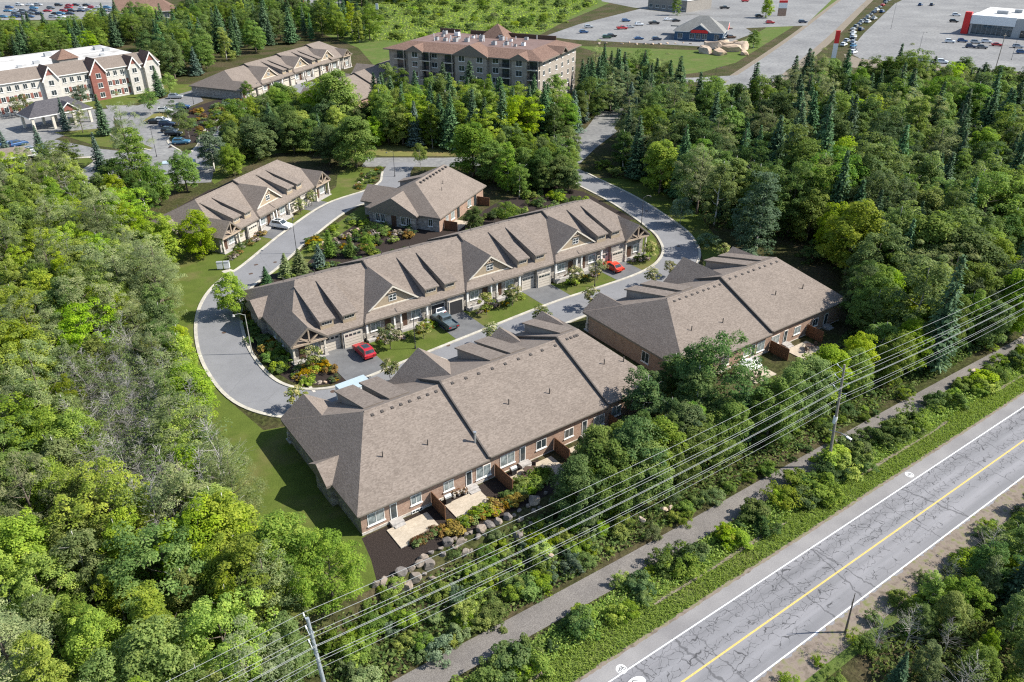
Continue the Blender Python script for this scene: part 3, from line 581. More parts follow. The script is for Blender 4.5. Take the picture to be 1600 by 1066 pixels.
def townhouse_row(label, origin, rz, f, L, D, segs, hipL, hipR, smalls, bigs, dorms, garages, rear=(), west=(), west_mat='stone_veneer', bump_y=None, ze=3.3, zr=8.0, fences=(), vents=True, detail=True, cat='townhouses', name='townhouse_row', doors_open=(), chimney=()):
    """front at y = 0, back at y = D; f = -1 turns the front towards the far side"""
    root = empty(name, (*origin, 0), rz, label, cat)
    slope = (zr-ze)/(D/2)
    def seg_z(x):
        for a, b, dz in segs:
            if a <= x <= b: return dz
        return segs[-1][2]
    rm = [M['roof_shingle'], M['fascia']]
    for i, (a, b, dz) in enumerate(segs):
        mb = MB(f); hip_block(mb, a, b, 0, D, ze+dz, zr+dz, hipL if i == 0 else 0, hipR if i == len(segs)-1 else 0)
        ro = mb.build('roof', rm, root, chooser=roof_pick)
        if vents and detail:
            n = max(3, int((b-a)/2.0)); a2 = a+(hipL+0.8 if i == 0 else 1.2); b2 = b-(hipR+0.8 if i == len(segs)-1 else 1.0)
            for k in range(n):
                x = a2+(b2-a2)*k/(n-1); yv = D/2+0.75; zv = zr+dz-slope*0.75
                mb = MB(f); x += random.uniform(-.12, .12); mb.prism([(yv-0.18, zv-0.02), (yv+0.2, zv-0.22), (yv+0.2, zv+0.05), (yv-0.18, zv+0.1)], 'x', x-0.17, x+0.17); mb.build('roof_vent', M['fascia_dark'], ro)
            for fx, fy in ((0.3, 0.72), (0.62, 0.8)):
                x = a+(b-a)*fx+0.7; yv = D/2+D/2*fy*0.75; zv = zr+dz-slope*(yv-D/2)
                mb = MB(f); mb.tube((x, yv, zv-0.1), (x, yv, zv+0.75), 0.07, n=6); mb.build('vent_pipe', M['fascia_dark'], ro)
        # ridge cap
        mb = MB(f); mb.prism([(D/2-0.2, zr+dz-0.06), (D/2, zr+dz+0.05), (D/2+0.2, zr+dz-0.06)], 'x', a+(hipL if i == 0 else 0.1), b-(hipR if i == len(segs)-1 else 0.1)); mb.build('ridge_cap', M['roof_shingle'], ro)
        # walls
        mb = MB(f); wa = a+(0.55 if i == 0 else 0.02); wb = b-(0.55 if i == len(segs)-1 else -0.0)
        mb.box(wa, wb, 1.0, D-0.55, -0.4, ze+dz-0.1)
        def pick(fc, f=f):
            n_ = fc.normal; ny = n_.y*f
            return 1 if ny > 0.5 else (2 if abs(n_.x) > 0.5 else 0)
        wo = mb.build('wall', [M['stone_veneer'], M['brick'], M[west_mat]], root, chooser=pick)
        if detail:
            mb = MB(f); mb.box(wa-0.03, wb+(0.03 if i == len(segs)-1 else -0.03), D-0.62, D-0.47, -0.4, 0.35 if i == 0 else 0.1); mb.build('foundation', M['stone_pale'], wo)
            mb = MB(f); mb.box(a+0.1, b-0.1, D-0.02, D+0.1, ze+dz-0.16, ze+dz-0.02); mb.build('gutter', M['fascia'], ro)
        if i > 0:
            mb = MB(f); mb.prism([(0.05, ze+dz+0.02), (D/2, zr+dz+0.07), (D-0.05, ze+dz+0.02), (D-0.05, ze+dz-0.2), (D/2, zr+dz-0.25), (0.05, ze+dz-0.2)], 'x', a-0.14, a+0.05); mb.build('step_flashing', M['fascia_dark'], ro)
    # small porch gables with open timber trusses
    hs_ = (zr-ze)/hipL
    for xc, h in smalls:
        dz = seg_z(xc); z0 = ze+dz; zt = z0+h*hs_*0.98+0.04
        mb = MB(f); chevron(mb, xc, h, -0.35, D*0.42, z0+0.03, zt); g_ = mb.build('porch_roof', rm, root, chooser=roof_pick)
        mb = MB(f); gable_fill(mb, xc, h-0.5, 1.7, 1.9, z0-0.5, zt-0.75, z0-0.3); mb.build('gable_siding', M['siding_grey'], root)
        mb = MB(f)
        def beam(p, q, r=0.11):
            p, q = Vector((p[0], 0.0, p[1])), Vector((q[0], 0.0, q[1])); d = (q-p).normalized(); n_ = Vector((-d.z, 0, d.x))*r
            pts = [(v_.x, yy, v_.z) for yy in (-0.28, -0.06) for v_ in (p+n_, q+n_, q-n_, p-n_)]
            mb.solid(pts, [(0,1,2,3),(7,6,5,4),(0,4,5,1),(1,5,6,2),(2,6,7,3),(3,7,4,0)])
        zb = z0-0.28
        beam((xc-h+0.25, zb), (xc+h-0.25, zb), 0.15); beam((xc, zb+0.1), (xc, zt-0.5)); beam((xc-0.05, zb+0.15), (xc-h*0.5, z0+(zt-z0)*0.38)); beam((xc+0.05, zb+0.15), (xc+h*0.5, z0+(zt-z0)*0.38))
        beam((xc-h+0.1, z0-0.32), (xc, zt-0.3), 0.09); beam((xc+h-0.1, z0-0.32), (xc, zt-0.3), 0.09)
        mb.build('truss', M['timber'], root)
        for sx in (-1, 1):
            mb = MB(f); mb.box(xc+sx*(h-0.55)-0.22, xc+sx*(h-0.55)+0.22, 0.02, 0.46, -0.1, 1.25); mb.build('column_base', M['stone_pale'], root)
            mb = MB(f); mb.box(xc+sx*(h-0.55)-0.14, xc+sx*(h-0.55)+0.14, 0.1, 0.38, 1.25, z0-0.4); mb.build('porch_post', M['trim_cream'], root)
        mb = MB(f); mb.box(xc-h+0.2, xc+h-0.2, -0.2, 1.02, -0.1, 0.18); mb.build('porch_slab', M['stone_step'], root)
        window(root, xc+0.9, 1.0, 0.9, 1.5, 1.5, (0, -1), f, 'glass_curtain'); mb = MB(f); mb.box(xc-1.4, xc-0.4, 0.92, 1.05, 0.18, 2.3); mb.build('door', M['door_brown'], root)
    # wide siding gables with a porch skirt roof below
    for xc, h in bigs:
        dz = seg_z(xc+0.1); z0 = ze+dz-0.15; zt = zr+dz-0.55; s2 = (zt-z0)/h; yf = 1.55
        mb = MB(f); chevron(mb, xc, h, yf-0.4, D*0.49, z0, zt); mb.build('gable_roof', rm, root, chooser=roof_pick)
        zb = z0+0.95; hb = (zt-zb)/s2
        mb = MB(f); mb.prism([(xc-hb+0.3, zb-0.7), (xc+hb-0.3, zb-0.7), (xc+hb-0.3, zb), (xc, zt-0.42), (xc-hb+0.3, zb)], 'y', yf, yf+0.3); si = mb.build('gable_siding', M['siding_tan'], root)
        window(root, xc, yf, zb+0.55, 1.3, 1.05, (0, -1), f, 'glass', 'trim_white', 'window', 1, 2, False)
        mb = MB(f)
        for sx in (-1, 1):
            p = [(xc+sx*hb*1.0, zb+0.02), (xc, zt-0.12), (xc, zt-0.42), (xc+sx*(hb-0.38), zb+0.02)]
            mb.prism(p, 'y', yf-0.44, yf-0.31)
        mb.build('rake_board', M['trim_cream'], root)
        mb = MB(f); zk = zt-1.35
        mb.box(xc-0.75, xc+0.75, yf-0.28, yf-0.1, zk, zk+0.13); mb.box(xc-0.06, xc+0.06, yf-0.27, yf-0.11, zk+0.13, zt-0.4)
        mb.prism([(xc-0.6, zk+0.13), (xc-0.45, zk+0.13), (xc-0.02, zk+0.62), (xc-0.12, zk+0.7)], 'y', yf-0.26, yf-0.12); mb.prism([(xc+0.6, zk+0.13), (xc+0.45, zk+0.13), (xc+0.02, zk+0.62), (xc+0.12, zk+0.7)], 'y', yf-0.26, yf-0.12)
        mb.build('bracket', M['timber'], root)
        mb = MB(f); mb.box(xc-hb+0.15, xc+hb-0.15, yf-0.1, yf+0.02, zb-0.1, zb+0.1); mb.build('trim_band', M['trim_cream'], root)
        k = 0.95/s2
        mb = MB(f); mb.hull([(xc-h, -0.15, z0-0.28), (xc+h, -0.15, z0-0.28), (xc-h, -0.15, z0), (xc+h, -0.15, z0), (xc-h, 2.2, z0-0.28), (xc+h, 2.2, z0-0.28), (xc-h, 1.6, z0), (xc+h, 1.6, z0), (xc-h+k, 1.6, zb-0.04), (xc+h-k, 1.6, zb-0.04), (xc-h+k, 2.2, zb-0.04), (xc+h-k, 2.2, zb-0.04)])
        mb.build('porch_roof', rm, root, chooser=roof_pick)
        for sx, w2 in ((-0.92, 0.24), (-0.1, 0.2), (0.1, 0.2), (0.92, 0.24)):
            px_ = xc+sx*h
            mb = MB(f); mb.box(px_-w2, px_+w2, 0.15, 0.15+2*w2, -0.1, 1.3+dz*0.5); mb.build('column_base', M['stone_pale'], root)
            mb = MB(f); mb.box(px_-w2+0.08, px_+w2-0.08, 0.23, 0.07+2*w2, 1.3+dz*0.5, z0-0.25); mb.build('porch_post', M['trim_white'], root)
        mb = MB(f); mb.box(xc-h+0.3, xc-0.3, -0.3, 1.02, -0.1, 0.2+dz*0.5); mb.box(xc+0.3, xc+h-0.3, -0.3, 1.02, -0.1, 0.2+dz*0.5); mb.build('porch_slab', M['stone_step'], root)
        for sx in (-1, 1):
            window(root, xc+sx*h*0.62, 1.0, 0.95+dz*0.5, 1.7, 1.5, (0, -1), f, 'glass_curtain'); mb = MB(f); mb.box(xc+sx*h*0.25-0.5, xc+sx*h*0.25+0.5, 0.92, 1.05, 0.2+dz*0.5, 2.4+dz*0.5); mb.build('door', M['door_brown'], root)
    # long shed dormers over the garages
    for x0, x1 in dorms:
        dz = seg_z(x0); za = ze+dz
        zf_ = za+1.95; yb = D/2-1.2; zbk = za+slope*yb+0.1
        mb = MB(f); mb.prism([(1.15, za+0.2), (1.15, zf_-0.1), (yb, zbk-0.12), (yb, za+slope*yb-0.9)], 'x', x0, x1); d_ = mb.build('dormer', [M['siding_grey'], M['siding_tan']], root, chooser=lambda fc: 1 if abs(fc.normal.y) > 0.8 else 0)
        mb = MB(f); mb.prism([(0.75, zf_-0.14), (0.75, zf_+0.06), (yb, zbk+0.02), (yb, zbk-0.18)], 'x', x0-0.2, x1+0.2); mb.build('dormer_roof', rm, d_, chooser=roof_pick)
        window(d_, (x0+x1)/2, 1.15, zf_-0.85, (x1-x0)*0.78, 0.55, (0, -1), f, 'glass', 'trim_cream', 'window', 3, 1, False)
    for i, (x0, x1, yo) in enumerate(garages):
        dz = seg_z(x0); base = dz*0.15
        op = i in doors_open
        if yo < 1.0:
            mb = MB(f); mb.box(x0-0.35, x1+0.35, yo+0.02, 1.2, -0.1, ze+dz-0.2); mb.build('garage_bay', M['stone_veneer'], root)
        mb = MB(f); mb.box(x0, x1, yo-0.06, yo+0.1, 0.0, 2.35)
        gd = mb.build('garage_door', M['garage_painted_shade'] if op else M['garage_door'], root)  # open bays have no door: a near-black panel paints the shaded interior
        if not op:
            for k in range(4):
                xx = x0+(x1-x0)*(k+0.5)/4
                mb = MB(f); mb.box(xx-0.24, xx+0.24, yo-0.09, yo-0.03, 1.88, 2.2); mb.build('pane', M['glass'], gd)
            for k in range(1, 4):
                mb = MB(f); mb.box(x0+0.03, x1-0.03, yo-0.075, yo-0.03, k*0.47-0.015, k*0.47+0.015); mb.build('panel_groove', M['fascia'], gd)
        mb = MB(f); mb.box(x0-0.12, x1+0.12, yo-0.08, yo+0.08, 2.35, 2.5); mb.box(x0-0.12, x0-0.005, yo-0.08, yo+0.08, 0, 2.35); mb.box(x1+0.005, x1+0.12, yo-0.08, yo+0.08, 0, 2.35); mb.build('garage_frame', M['trim_cream'], root)
    for kind, x, w_, zz, h in rear:
        y = D-0.55
        if kind == 'w': window(root, x, y, zz, w_, h, (0, 1), f, 'glass_curtain' if (int(x*7) % 3) else 'glass')
        elif kind == 'd':
            mb = MB(f); mb.box(x-w_/2, x+w_/2, y-0.02, y+0.06, zz, zz+h); dd = mb.build('patio_door', M['trim_white'], root)
            mb = MB(f); mb.box(x-w_/2+0.1, x+w_/2-0.1, y+0.02, y+0.075, zz+0.1, zz+h-0.1); mb.build('pane', M['glass'], dd)
            mb = MB(f); mb.box(x-w_/2-0.25, x+w_/2+0.35, y+0.05, y+0.9, -0.2, zz-0.02); mb.box(x-w_/2-0.1, x+w_/2+0.35, y+0.9, y+1.3, -0.2, zz*0.5); mb.build('steps', M['stone_step'], root)
        elif kind == 'b': window(root, x, y+0.09, zz, w_, h, (0, 1), f, 'glass', 'trim_white', 'basement_window', 2, 1, False)
    for y, w_, zz, h in west: window(root, 0.55, y, zz, w_, h, (-1, 0), f, 'glass', 'trim_white')
    if bump_y is not None:
        y0, y1 = bump_y; ym = (y0+y1)/2; hh = (y1-y0)/2; zt = ze+hh*0.62
        mb = MB(f); mb.box(-0.15, 1.5, y0+0.4, y1-0.4, -0.4, ze-0.15); mb.build('bay_wall', M['stone_veneer'], root)
        mb = MB(f); mb.prism([(y0, ze-0.28), (y0, ze+0.03), (ym, zt+0.03), (y1, ze+0.03), (y1, ze-0.28)], 'x', -0.65, 4.2); mb.build('bay_roof', rm, root, chooser=roof_pick)
    for x, l_ in fences:
        mb = MB(f); n = int(l_/0.16)
        for k in range(n): mb.box(x-0.03-0.02*(k % 2), x+0.03, D-0.5+l_*k/n, D-0.5+l_*(k+0.93)/n, -0.2, 1.95)
        mb.box(x+0.03, x+0.09, D-0.45, D-0.5+l_, 1.6, 1.72); mb.box(x+0.03, x+0.09, D-0.45, D-0.5+l_, 0.3, 0.42); mb.build('privacy_fence', M['cedar_fence'], root)
    for x, yv in chimney:
        dz = seg_z(x); zv = zr+dz-slope*(yv-D/2)
        mb = MB(f); mb.tube((x, yv, zv-0.2), (x, yv, zv+1.3), 0.13, n=8); mb.tube((x, yv, zv+1.3), (x, yv, zv+1.5), 0.2, n=8); mb.build('flue', M['galvanised'], root)
    return root

def rear_set(spec):
    out = []
    for a in spec: out.append(a)
    return out
# long middle row, its fronts towards the camera (x from 31.0, front eave y = 98.9)
rowC = townhouse_row('long middle row of brown-roofed townhouses, garage fronts facing the camera', (31.0, 98.9), 0, 1, 70.6, 22.0,
    [(0, 17.4, 0), (17.4, 35.5, 0.35), (35.5, 53.7, 0.7), (53.7, 70.6, 1.05)], 5.8, 5.6,
    [(2.9, 2.95), (67.5, 3.05)], [(17.5, 5.7), (35.6, 5.7), (53.9, 5.7)],
    [(5.3, 7.4), (8.9, 11.0), (23.0, 25.2), (26.6, 28.6), (41.0, 43.1), (44.7, 46.8), (58.6, 60.7), (62.0, 64.1)],
    [(5.0, 7.9, 1.0), (8.5, 11.2, 0.35), (23.9, 26.2, 1.0), (26.9, 29.3, 0.35), (41.9, 44.2, 1.0), (44.9, 47.3, 0.35), (58.8, 61.2, 1.0), (61.9, 64.3, 0.35)],
    west=[(5, 0.8, 1.0, 1.4), (8, 0.8, 1.0, 1.4)], bump_y=(11.2, 17.0), doors_open=(2, 3))
# front row nearest the camera, its backs and patios in view
A_rear = [('w', 2.3, 2.0, 0.95, 1.55), ('d', 4.4, 0.85, 0.45, 2.1), ('w', 7.2, 1.35, 1.15, 1.3), ('b', 7.2, 1.4, -0.02, 0.42), ('w', 11.4, 1.35, 1.05, 1.3), ('b', 11.7, 1.4, -0.02, 0.42), ('d', 14.1, 0.85, 0.45, 2.0), ('w', 16.1, 2.0, 0.7, 1.6),
    ('w', 19.5, 2.1, 0.95, 1.6), ('d', 21.7, 0.85, 0.5, 2.1), ('w', 24.5, 1.5, 1.15, 1.3), ('w', 28.8, 1.4, 1.0, 1.3), ('d', 31.3, 0.85, 0.5, 2.0), ('w', 33.7, 1.8, 0.7, 1.6), ('w', 36.6, 1.6, 1.1, 1.5), ('w', 40.0, 1.4, 1.1, 1.4)]
rowA = townhouse_row('front townhouse row with brick back walls and stone patios, nearest the camera', (23.2, 82.2), 0, -1, 43.6, 21.5,
    [(0, 16.7, 0), (16.7, 34.7, 0.35), (34.7, 43.6, 0.7)], 6.5, 5.2,
    [(3.4, 3.3), (33.0, 3.0), (40.6, 3.0)], [(19.0, 5.6)],
    [(7.2, 9.4), (10.6, 12.8), (25.0, 27.2), (28.2, 30.2), (36.4, 38.2)], [(7, 9.6, 1.0), (10.3, 12.9, 0.4), (24.6, 27, 1.0), (27.6, 30, 0.4)],
    rear=A_rear, bump_y=(10.2, 15.2), fences=((9.1, 3.0), (17.7, 3.6), (26.5, 3.0), (35.4, 3.4)), chimney=((16.3, 19.0),))
# right-hand row
rowB = townhouse_row('right-hand townhouse row with brick end wall and white patio umbrella behind', (72.0, 82.8), 0, -1, 36.6, 21.6,
    [(0, 18.3, 0.15), (18.3, 36.6, 0.55)], 6.8, 5.2, [(3.6, 3.2), (34.3, 3.0)], [(20.2, 5.6)],
    [(8.0, 10.0), (11.4, 13.4), (26.0, 28.0), (29.4, 31.2)], [(8, 10.6, 1.0), (11.3, 13.9, 0.4)],
    rear=[('w', 9.0, 1.6, 1.0, 1.4), ('w', 13.6, 1.4, 1.0, 1.3), ('d', 15.0, 0.85, 0.4, 2.1), ('w', 16.7, 1.7, 0.8, 1.6), ('w', 20.0, 1.9, 0.8, 1.6), ('d', 22.4, 0.85, 0.4, 2.1), ('w', 25.2, 1.5, 1.0, 1.3), ('w', 29.6, 1.4, 1.0, 1.3), ('d', 32.3, 0.85, 0.4, 2.0)],
    west=[(13.6, 1.5, 0.8, 1.7)], west_mat='brick', fences=((18.9, 3.4), (27.6, 3.0)))
# back-left row
rowD = townhouse_row('back-left townhouse row beside the lane with white car in front', (35.8, 145.3), R(33.5), 1, 37.4, 19.0,
    [(0, 17.0, 0), (17.0, 37.4, 0.4)], 5.4, 5.2, [(2.9, 2.9), (34.4, 3.0)], [(17.1, 5.4)], [(5.4, 7.4), (8.8, 10.8), (23.0, 25.0), (26.4, 28.4)],
    [(5.2, 7.8, 1.0), (8.4, 10.9, 0.35), (23.2, 25.4, 1.0), (26.6, 28.9, 0.35)], bump_y=(10, 15))
# far row and its neighbour up the estate lane
rowF = townhouse_row('far grey-roofed townhouse row beyond the estate lane', (81.5, 268.5), R(31.5), 1, 66, 22,
    [(0, 16, 0), (16, 34, 0.5), (34, 52, 1.0), (52, 66, 1.5)], 6, 5.5, [(3, 3), (62, 3)], [(16.5, 5.8), (34.5, 5.8), (51, 5.8)], [(23.5, 25.5), (27, 29), (41, 43), (44.5, 46.5)],
    [(5.2, 8.2, 1.0), (8.8, 11.4, 0.4), (23.5, 26, 1.0), (26.8, 29.2, 0.4), (41.5, 44, 1.0), (44.8, 47, 0.4)], detail=False)
rowG = townhouse_row('townhouse row half hidden behind the big bright maple', G(442, 168), R(31.5), -1, 46, 20,
    [(0, 17, 0), (17, 32, 0.5), (32, 46, 0.9)], 6, 5.5, [(3, 3)], [(17.2, 5.6), (32, 5.6)], [(8, 10)], [(7, 9.6, 1.0)], detail=False)
rowG.location = (G(470, 168)[0], G(470, 168)[1]+0, 0)

# bungalow in the middle of the loop
def bungalow():
    root = empty('bungalow', (75.0, 130.7, 0), R(32), 'single stone and brick bungalow between the lane and the long row', 'house')
    rm = [M['roof_shingle'], M['fascia']]; L_, D_ = 22.4, 17.6; ze, zr = 3.2, 7.8
    mb = MB(); hip_block(mb, 0, L_, 0, D_, ze, zr, 6.2, 3.0); ro = mb.build('roof', rm, root, chooser=roof_pick)
    mb = MB(); mb.prism([(4.9, ze-0.25), (4.9, ze), (10.6, ze+3.1), (16.3, ze), (16.3, ze-0.25)], 'x', -0.9, 6.0); mb.build('gable_roof', rm, root, chooser=roof_pick)
    mb = MB(); mb.prism([(5.6, -0.3), (15.6, -0.3), (15.6, ze-0.1), (10.6, ze+2.5), (5.6, ze-0.1)], 'x', -0.2, 1.0); mb.build('gable_wall', M['stone_veneer'], root)
    mb = MB(); mb.prism([(8.0, ze-0.25), (13.2, ze-0.25), (10.6, ze+1.7)], 'x', -0.27, -0.22); mb.build('gable_siding', M['siding_grey'], root)
    mb = MB(); mb.box(0.6, L_-0.6, 0.6, D_-0.6, -0.4, ze-0.1)
    mb.build('wall', [M['stone_veneer'], M['brick']], root, chooser=lambda fc: 1 if fc.normal.y < -0.5 or fc.normal.x > 0.5 else 0)
    mb = MB(); chevron(mb, 6.5, 3.4, D_-6, D_+3.0, ze, ze+2.6); mb.build('porch_roof', rm, root, chooser=roof_pick)
    mb = MB(); mb.box(3.6, 9.4, D_-1, D_+2.4, -0.3, ze-0.1); mb.build('garage_wall', M['stone_veneer'], root)
    mb = MB(); mb.prism([(D_-0.9, ze+1.6), (D_-0.9, ze+1.8), (D_-8.4, ze+4.1), (D_-8.4, ze+3.6)], 'x', 12.4, 15.0); mb.build('dormer_roof', rm, root, chooser=roof_pick)
    mb = MB(); mb.prism([(D_-1.3, ze), (D_-1.3, ze+1.6), (D_-8, ze+3.7), (D_-8, ze+2.5)], 'x', 12.6, 14.8); mb.build('dormer', M['siding_grey'], root)
    for k in range(9):
        x = 7.2+11.4*k/8; mb = MB(); mb.prism([(D_/2-1.0, zr-0.55), (D_/2-0.55, zr-0.32), (D_/2-0.55, zr-0.08), (D_/2-1.0, zr-0.15)], 'x', x-0.22, x+0.22); mb.build('roof_vent', M['fascia_dark'], ro)
    for x, y in ((9.5, 4.4), (12, 5.4)): 
        mb = MB(); mb.tube((x, y, ze+4.6*y/8.8-0.1), (x, y, ze+4.6*y/8.8+0.7), 0.07); mb.build('vent_pipe', M['fascia_dark'], ro)
    for y, w_ in ((7.2, 1.0), (8.5, 1.0), (13.2, 1.0), (14.4, 1.0)): window(root, -0.2, y, 0.7, w_, 1.7, (-1, 0))
    window(root, 0.6, 2.6, 1.0, 1.0, 1.5, (-1, 0)); mb = MB(); mb.box(-0.3, -0.15, 10.1, 11.2, 0.1, 2.4); mb.build('door', M['door_brown'], root)
    for x, w_ in ((4.0, 1.2), (6.6, 1.6), (14.6, 1.7)): window(root, x, 0.6, 0.8, w_, 1.6, (0, -1), 1, 'glass_curtain')
    for x in (9.2, 17.5): mb = MB(); mb.box(x-0.5, x+0.5, 0.5, 0.65, 0.2, 2.4); mb.build('patio_door', M['glass'], root)
    for x in (2.6, 18.5):
        mb = MB(); [mb.box(x-0.04-0.015*(k % 2), x+0.04, 0.55-3.0*(k+0.94)/18, 0.55-3.0*k/18, -0.2, 1.9) for k in range(18)]; mb.build('privacy_fence', M['cedar_fence'], root)
    mb = MB(); mb.box(2.6, 8, -2.6, 0.5, -0.1, 0.14); mb.build('patio', M['paver_flag'], root)
bungalow()

# five-storey apartment block
def apartments():
    c = G(846, 95, 15.2); root = empty('apartment_block', (c[0], c[1], 0), R(30), 'five-storey taupe apartment block with brown roof and rooftop machinery', 'apartment block')
    # local: x along the lit right side, y backwards along the long front (front face at x = 0)
    W_, L_, H_ = 33.0, 56.0, 15.0
    mb = MB(); mb.box(0.8, W_-0.8, 0.8, L_-0.8, -0.3, H_); mb.build('wall', M['stucco_taupe'], root)
    # mansard skirt and flat top
    i_ = 6.0; zt = H_+2.0
    mb = MB(); o = [(-0.6, -0.6), (W_+0.6, -0.6), (W_+0.6, L_+0.6), (-0.6, L_+0.6)]; q = [(i_, i_), (W_-i_, i_), (W_-i_, L_-i_), (i_, L_-i_)]
    mb.solid([(*p, H_-0.3) for p in o]+[(*p, H_+0.05) for p in o]+[(*p, zt) for p in q], [(0,3,2,1)]+[(k, (k+1) % 4, 4+(k+1) % 4, 4+k) for k in range(4)]+[(4+k, 4+(k+1) % 4, 8+(k+1) % 4, 8+k) for k in range(4)]+[(8, 9, 10, 11)])
    ro = mb.build('roof', [M['roof_brown'], M['fascia'], M['roof_flat_brown']], root, chooser=lambda fc: 2 if fc.normal.z > 0.98 else (0 if fc.normal.z > 0.2 else 1))
    for x0, x1, y0, y1 in ((W_-i_-0.5, W_-i_-0.1, i_, L_-i_-12), (W_-i_-0.5, W_-i_-0.1, L_-i_-8, L_-i_)):
        mb = MB(); mb.box(x0, x1, y0, y1, zt-0.1, zt+1.3); mb.build('parapet', M['door_brown'], ro)
    mb = MB(); mb.hull([(W_-12, 22, zt), (W_-3, 22, zt), (W_-12, 32, zt), (W_-3, 32, zt), (W_-7.5, 27, zt+4.2)]); mb.build('lift_tower_roof', M['roof_brown'], ro)
    rr = random.Random(3)
    for k in range(20):
        x, y = i_+2.5+rr.random()*(W_-2*i_-7), i_+5+k*1.8
        mb = MB(); s_ = 0.55+rr.random()*0.5; mb.box(x, x+s_*1.5, y, y+s_*1.4, zt, zt+s_*1.1); mb.build('rooftop_unit', M['panel_grey'] if k % 4 else M['steel_white'], ro)
        mb = MB(); mb.tube((x+s_*0.75, y+s_*0.7, zt+s_*1.1), (x+s_*0.75, y+s_*0.7, zt+s_*1.1+0.2), s_*0.5, n=8); mb.build('fan', M['black_metal'], ro)
        x2, y2 = i_+1.5+rr.random()*(W_-2*i_-3), i_+3+rr.random()*(L_-2*i_-6)
        mb = MB(); mb.tube((x2, y2, zt), (x2, y2, zt+0.9+rr.random()*0.5), 0.12); mb.build('roof_pipe', M['steel_white'], ro)
    # front gables over bays, bays step forward
    for yc, h in ((7.2, 3.2), (24.0, 6.2), (44.5, 3.2)):
        mb = MB(); mb.prism([(yc-h, H_-0.2), (yc-h, H_+0.12), (yc, H_+0.12+h*0.52), (yc+h, H_+0.12), (yc+h, H_-0.2)], 'x', -1.3, 5.5); mb.build('gable_roof', [M['roof_brown'], M['fascia']], root, chooser=roof_pick)
        mb = MB(); mb.prism([(yc-h+0.6, -0.3), (yc+h-0.6, -0.3), (yc+h-0.6, H_-0.1), (yc, H_-0.1+h*0.42), (yc-h+0.6, H_-0.1)], 'x', -0.7, 1.0); mb.build('bay', M['stucco_taupe'], root)
    mb = MB(); chevron(mb, 17, 3.0, -1.2, 5.0, H_+0.05, H_+1.9); mb.build('gable_roof', [M['roof_brown'], M['fascia']], root, chooser=roof_pick)
    fl = [0.9+3.0*k for k in range(5)]
    for z in fl:
        for yc in (7.2, 16.0, 20.8, 27.2, 38.0, 44.5): window(root, -0.7 if yc in (7.2, 20.8, 27.2, 44.5) else 0.8, yc, z+0.2, 2.1, 1.7, (-1, 0), 1, 'glass')
        for yc in (2.6, 12.0, 32.5, 40.8, 50.5):
            mb = MB(); mb.box(0.55, 0.9, yc-1.5, yc+1.5, z-0.6, z+1.9); b_ = mb.build('balcony_recess', M['glass'], root)
            mb = MB(); mb.box(-0.75, 0.9, yc-1.9, yc+1.9, z-0.85, z-0.62); mb.build('balcony_slab', M['trim_cream'], root)
            mb = MB(); mb.box(-0.75, -0.65, yc-1.9, yc+1.9, z+0.35, z+0.45)
            for k in range(14): mb.box(-0.73, -0.67, yc-1.88+k*0.287, yc-1.82+k*0.287, z-0.62, z+0.36)
            mb.build('balcony_rail', M['black_metal'], root)
            mb = MB(); mb.box(-0.75, -0.35, yc-1.9, yc-1.6, z-0.62, z+2.15); mb.build('balcony_post', M['stucco_taupe'], root)
        for xc in (4, 8.6, 14.5, 19.5, 25, 29.5): window(root, xc, 0.8, z+0.2, 1.5, 1.5, (0, -1), 1, 'glass')
apartments()

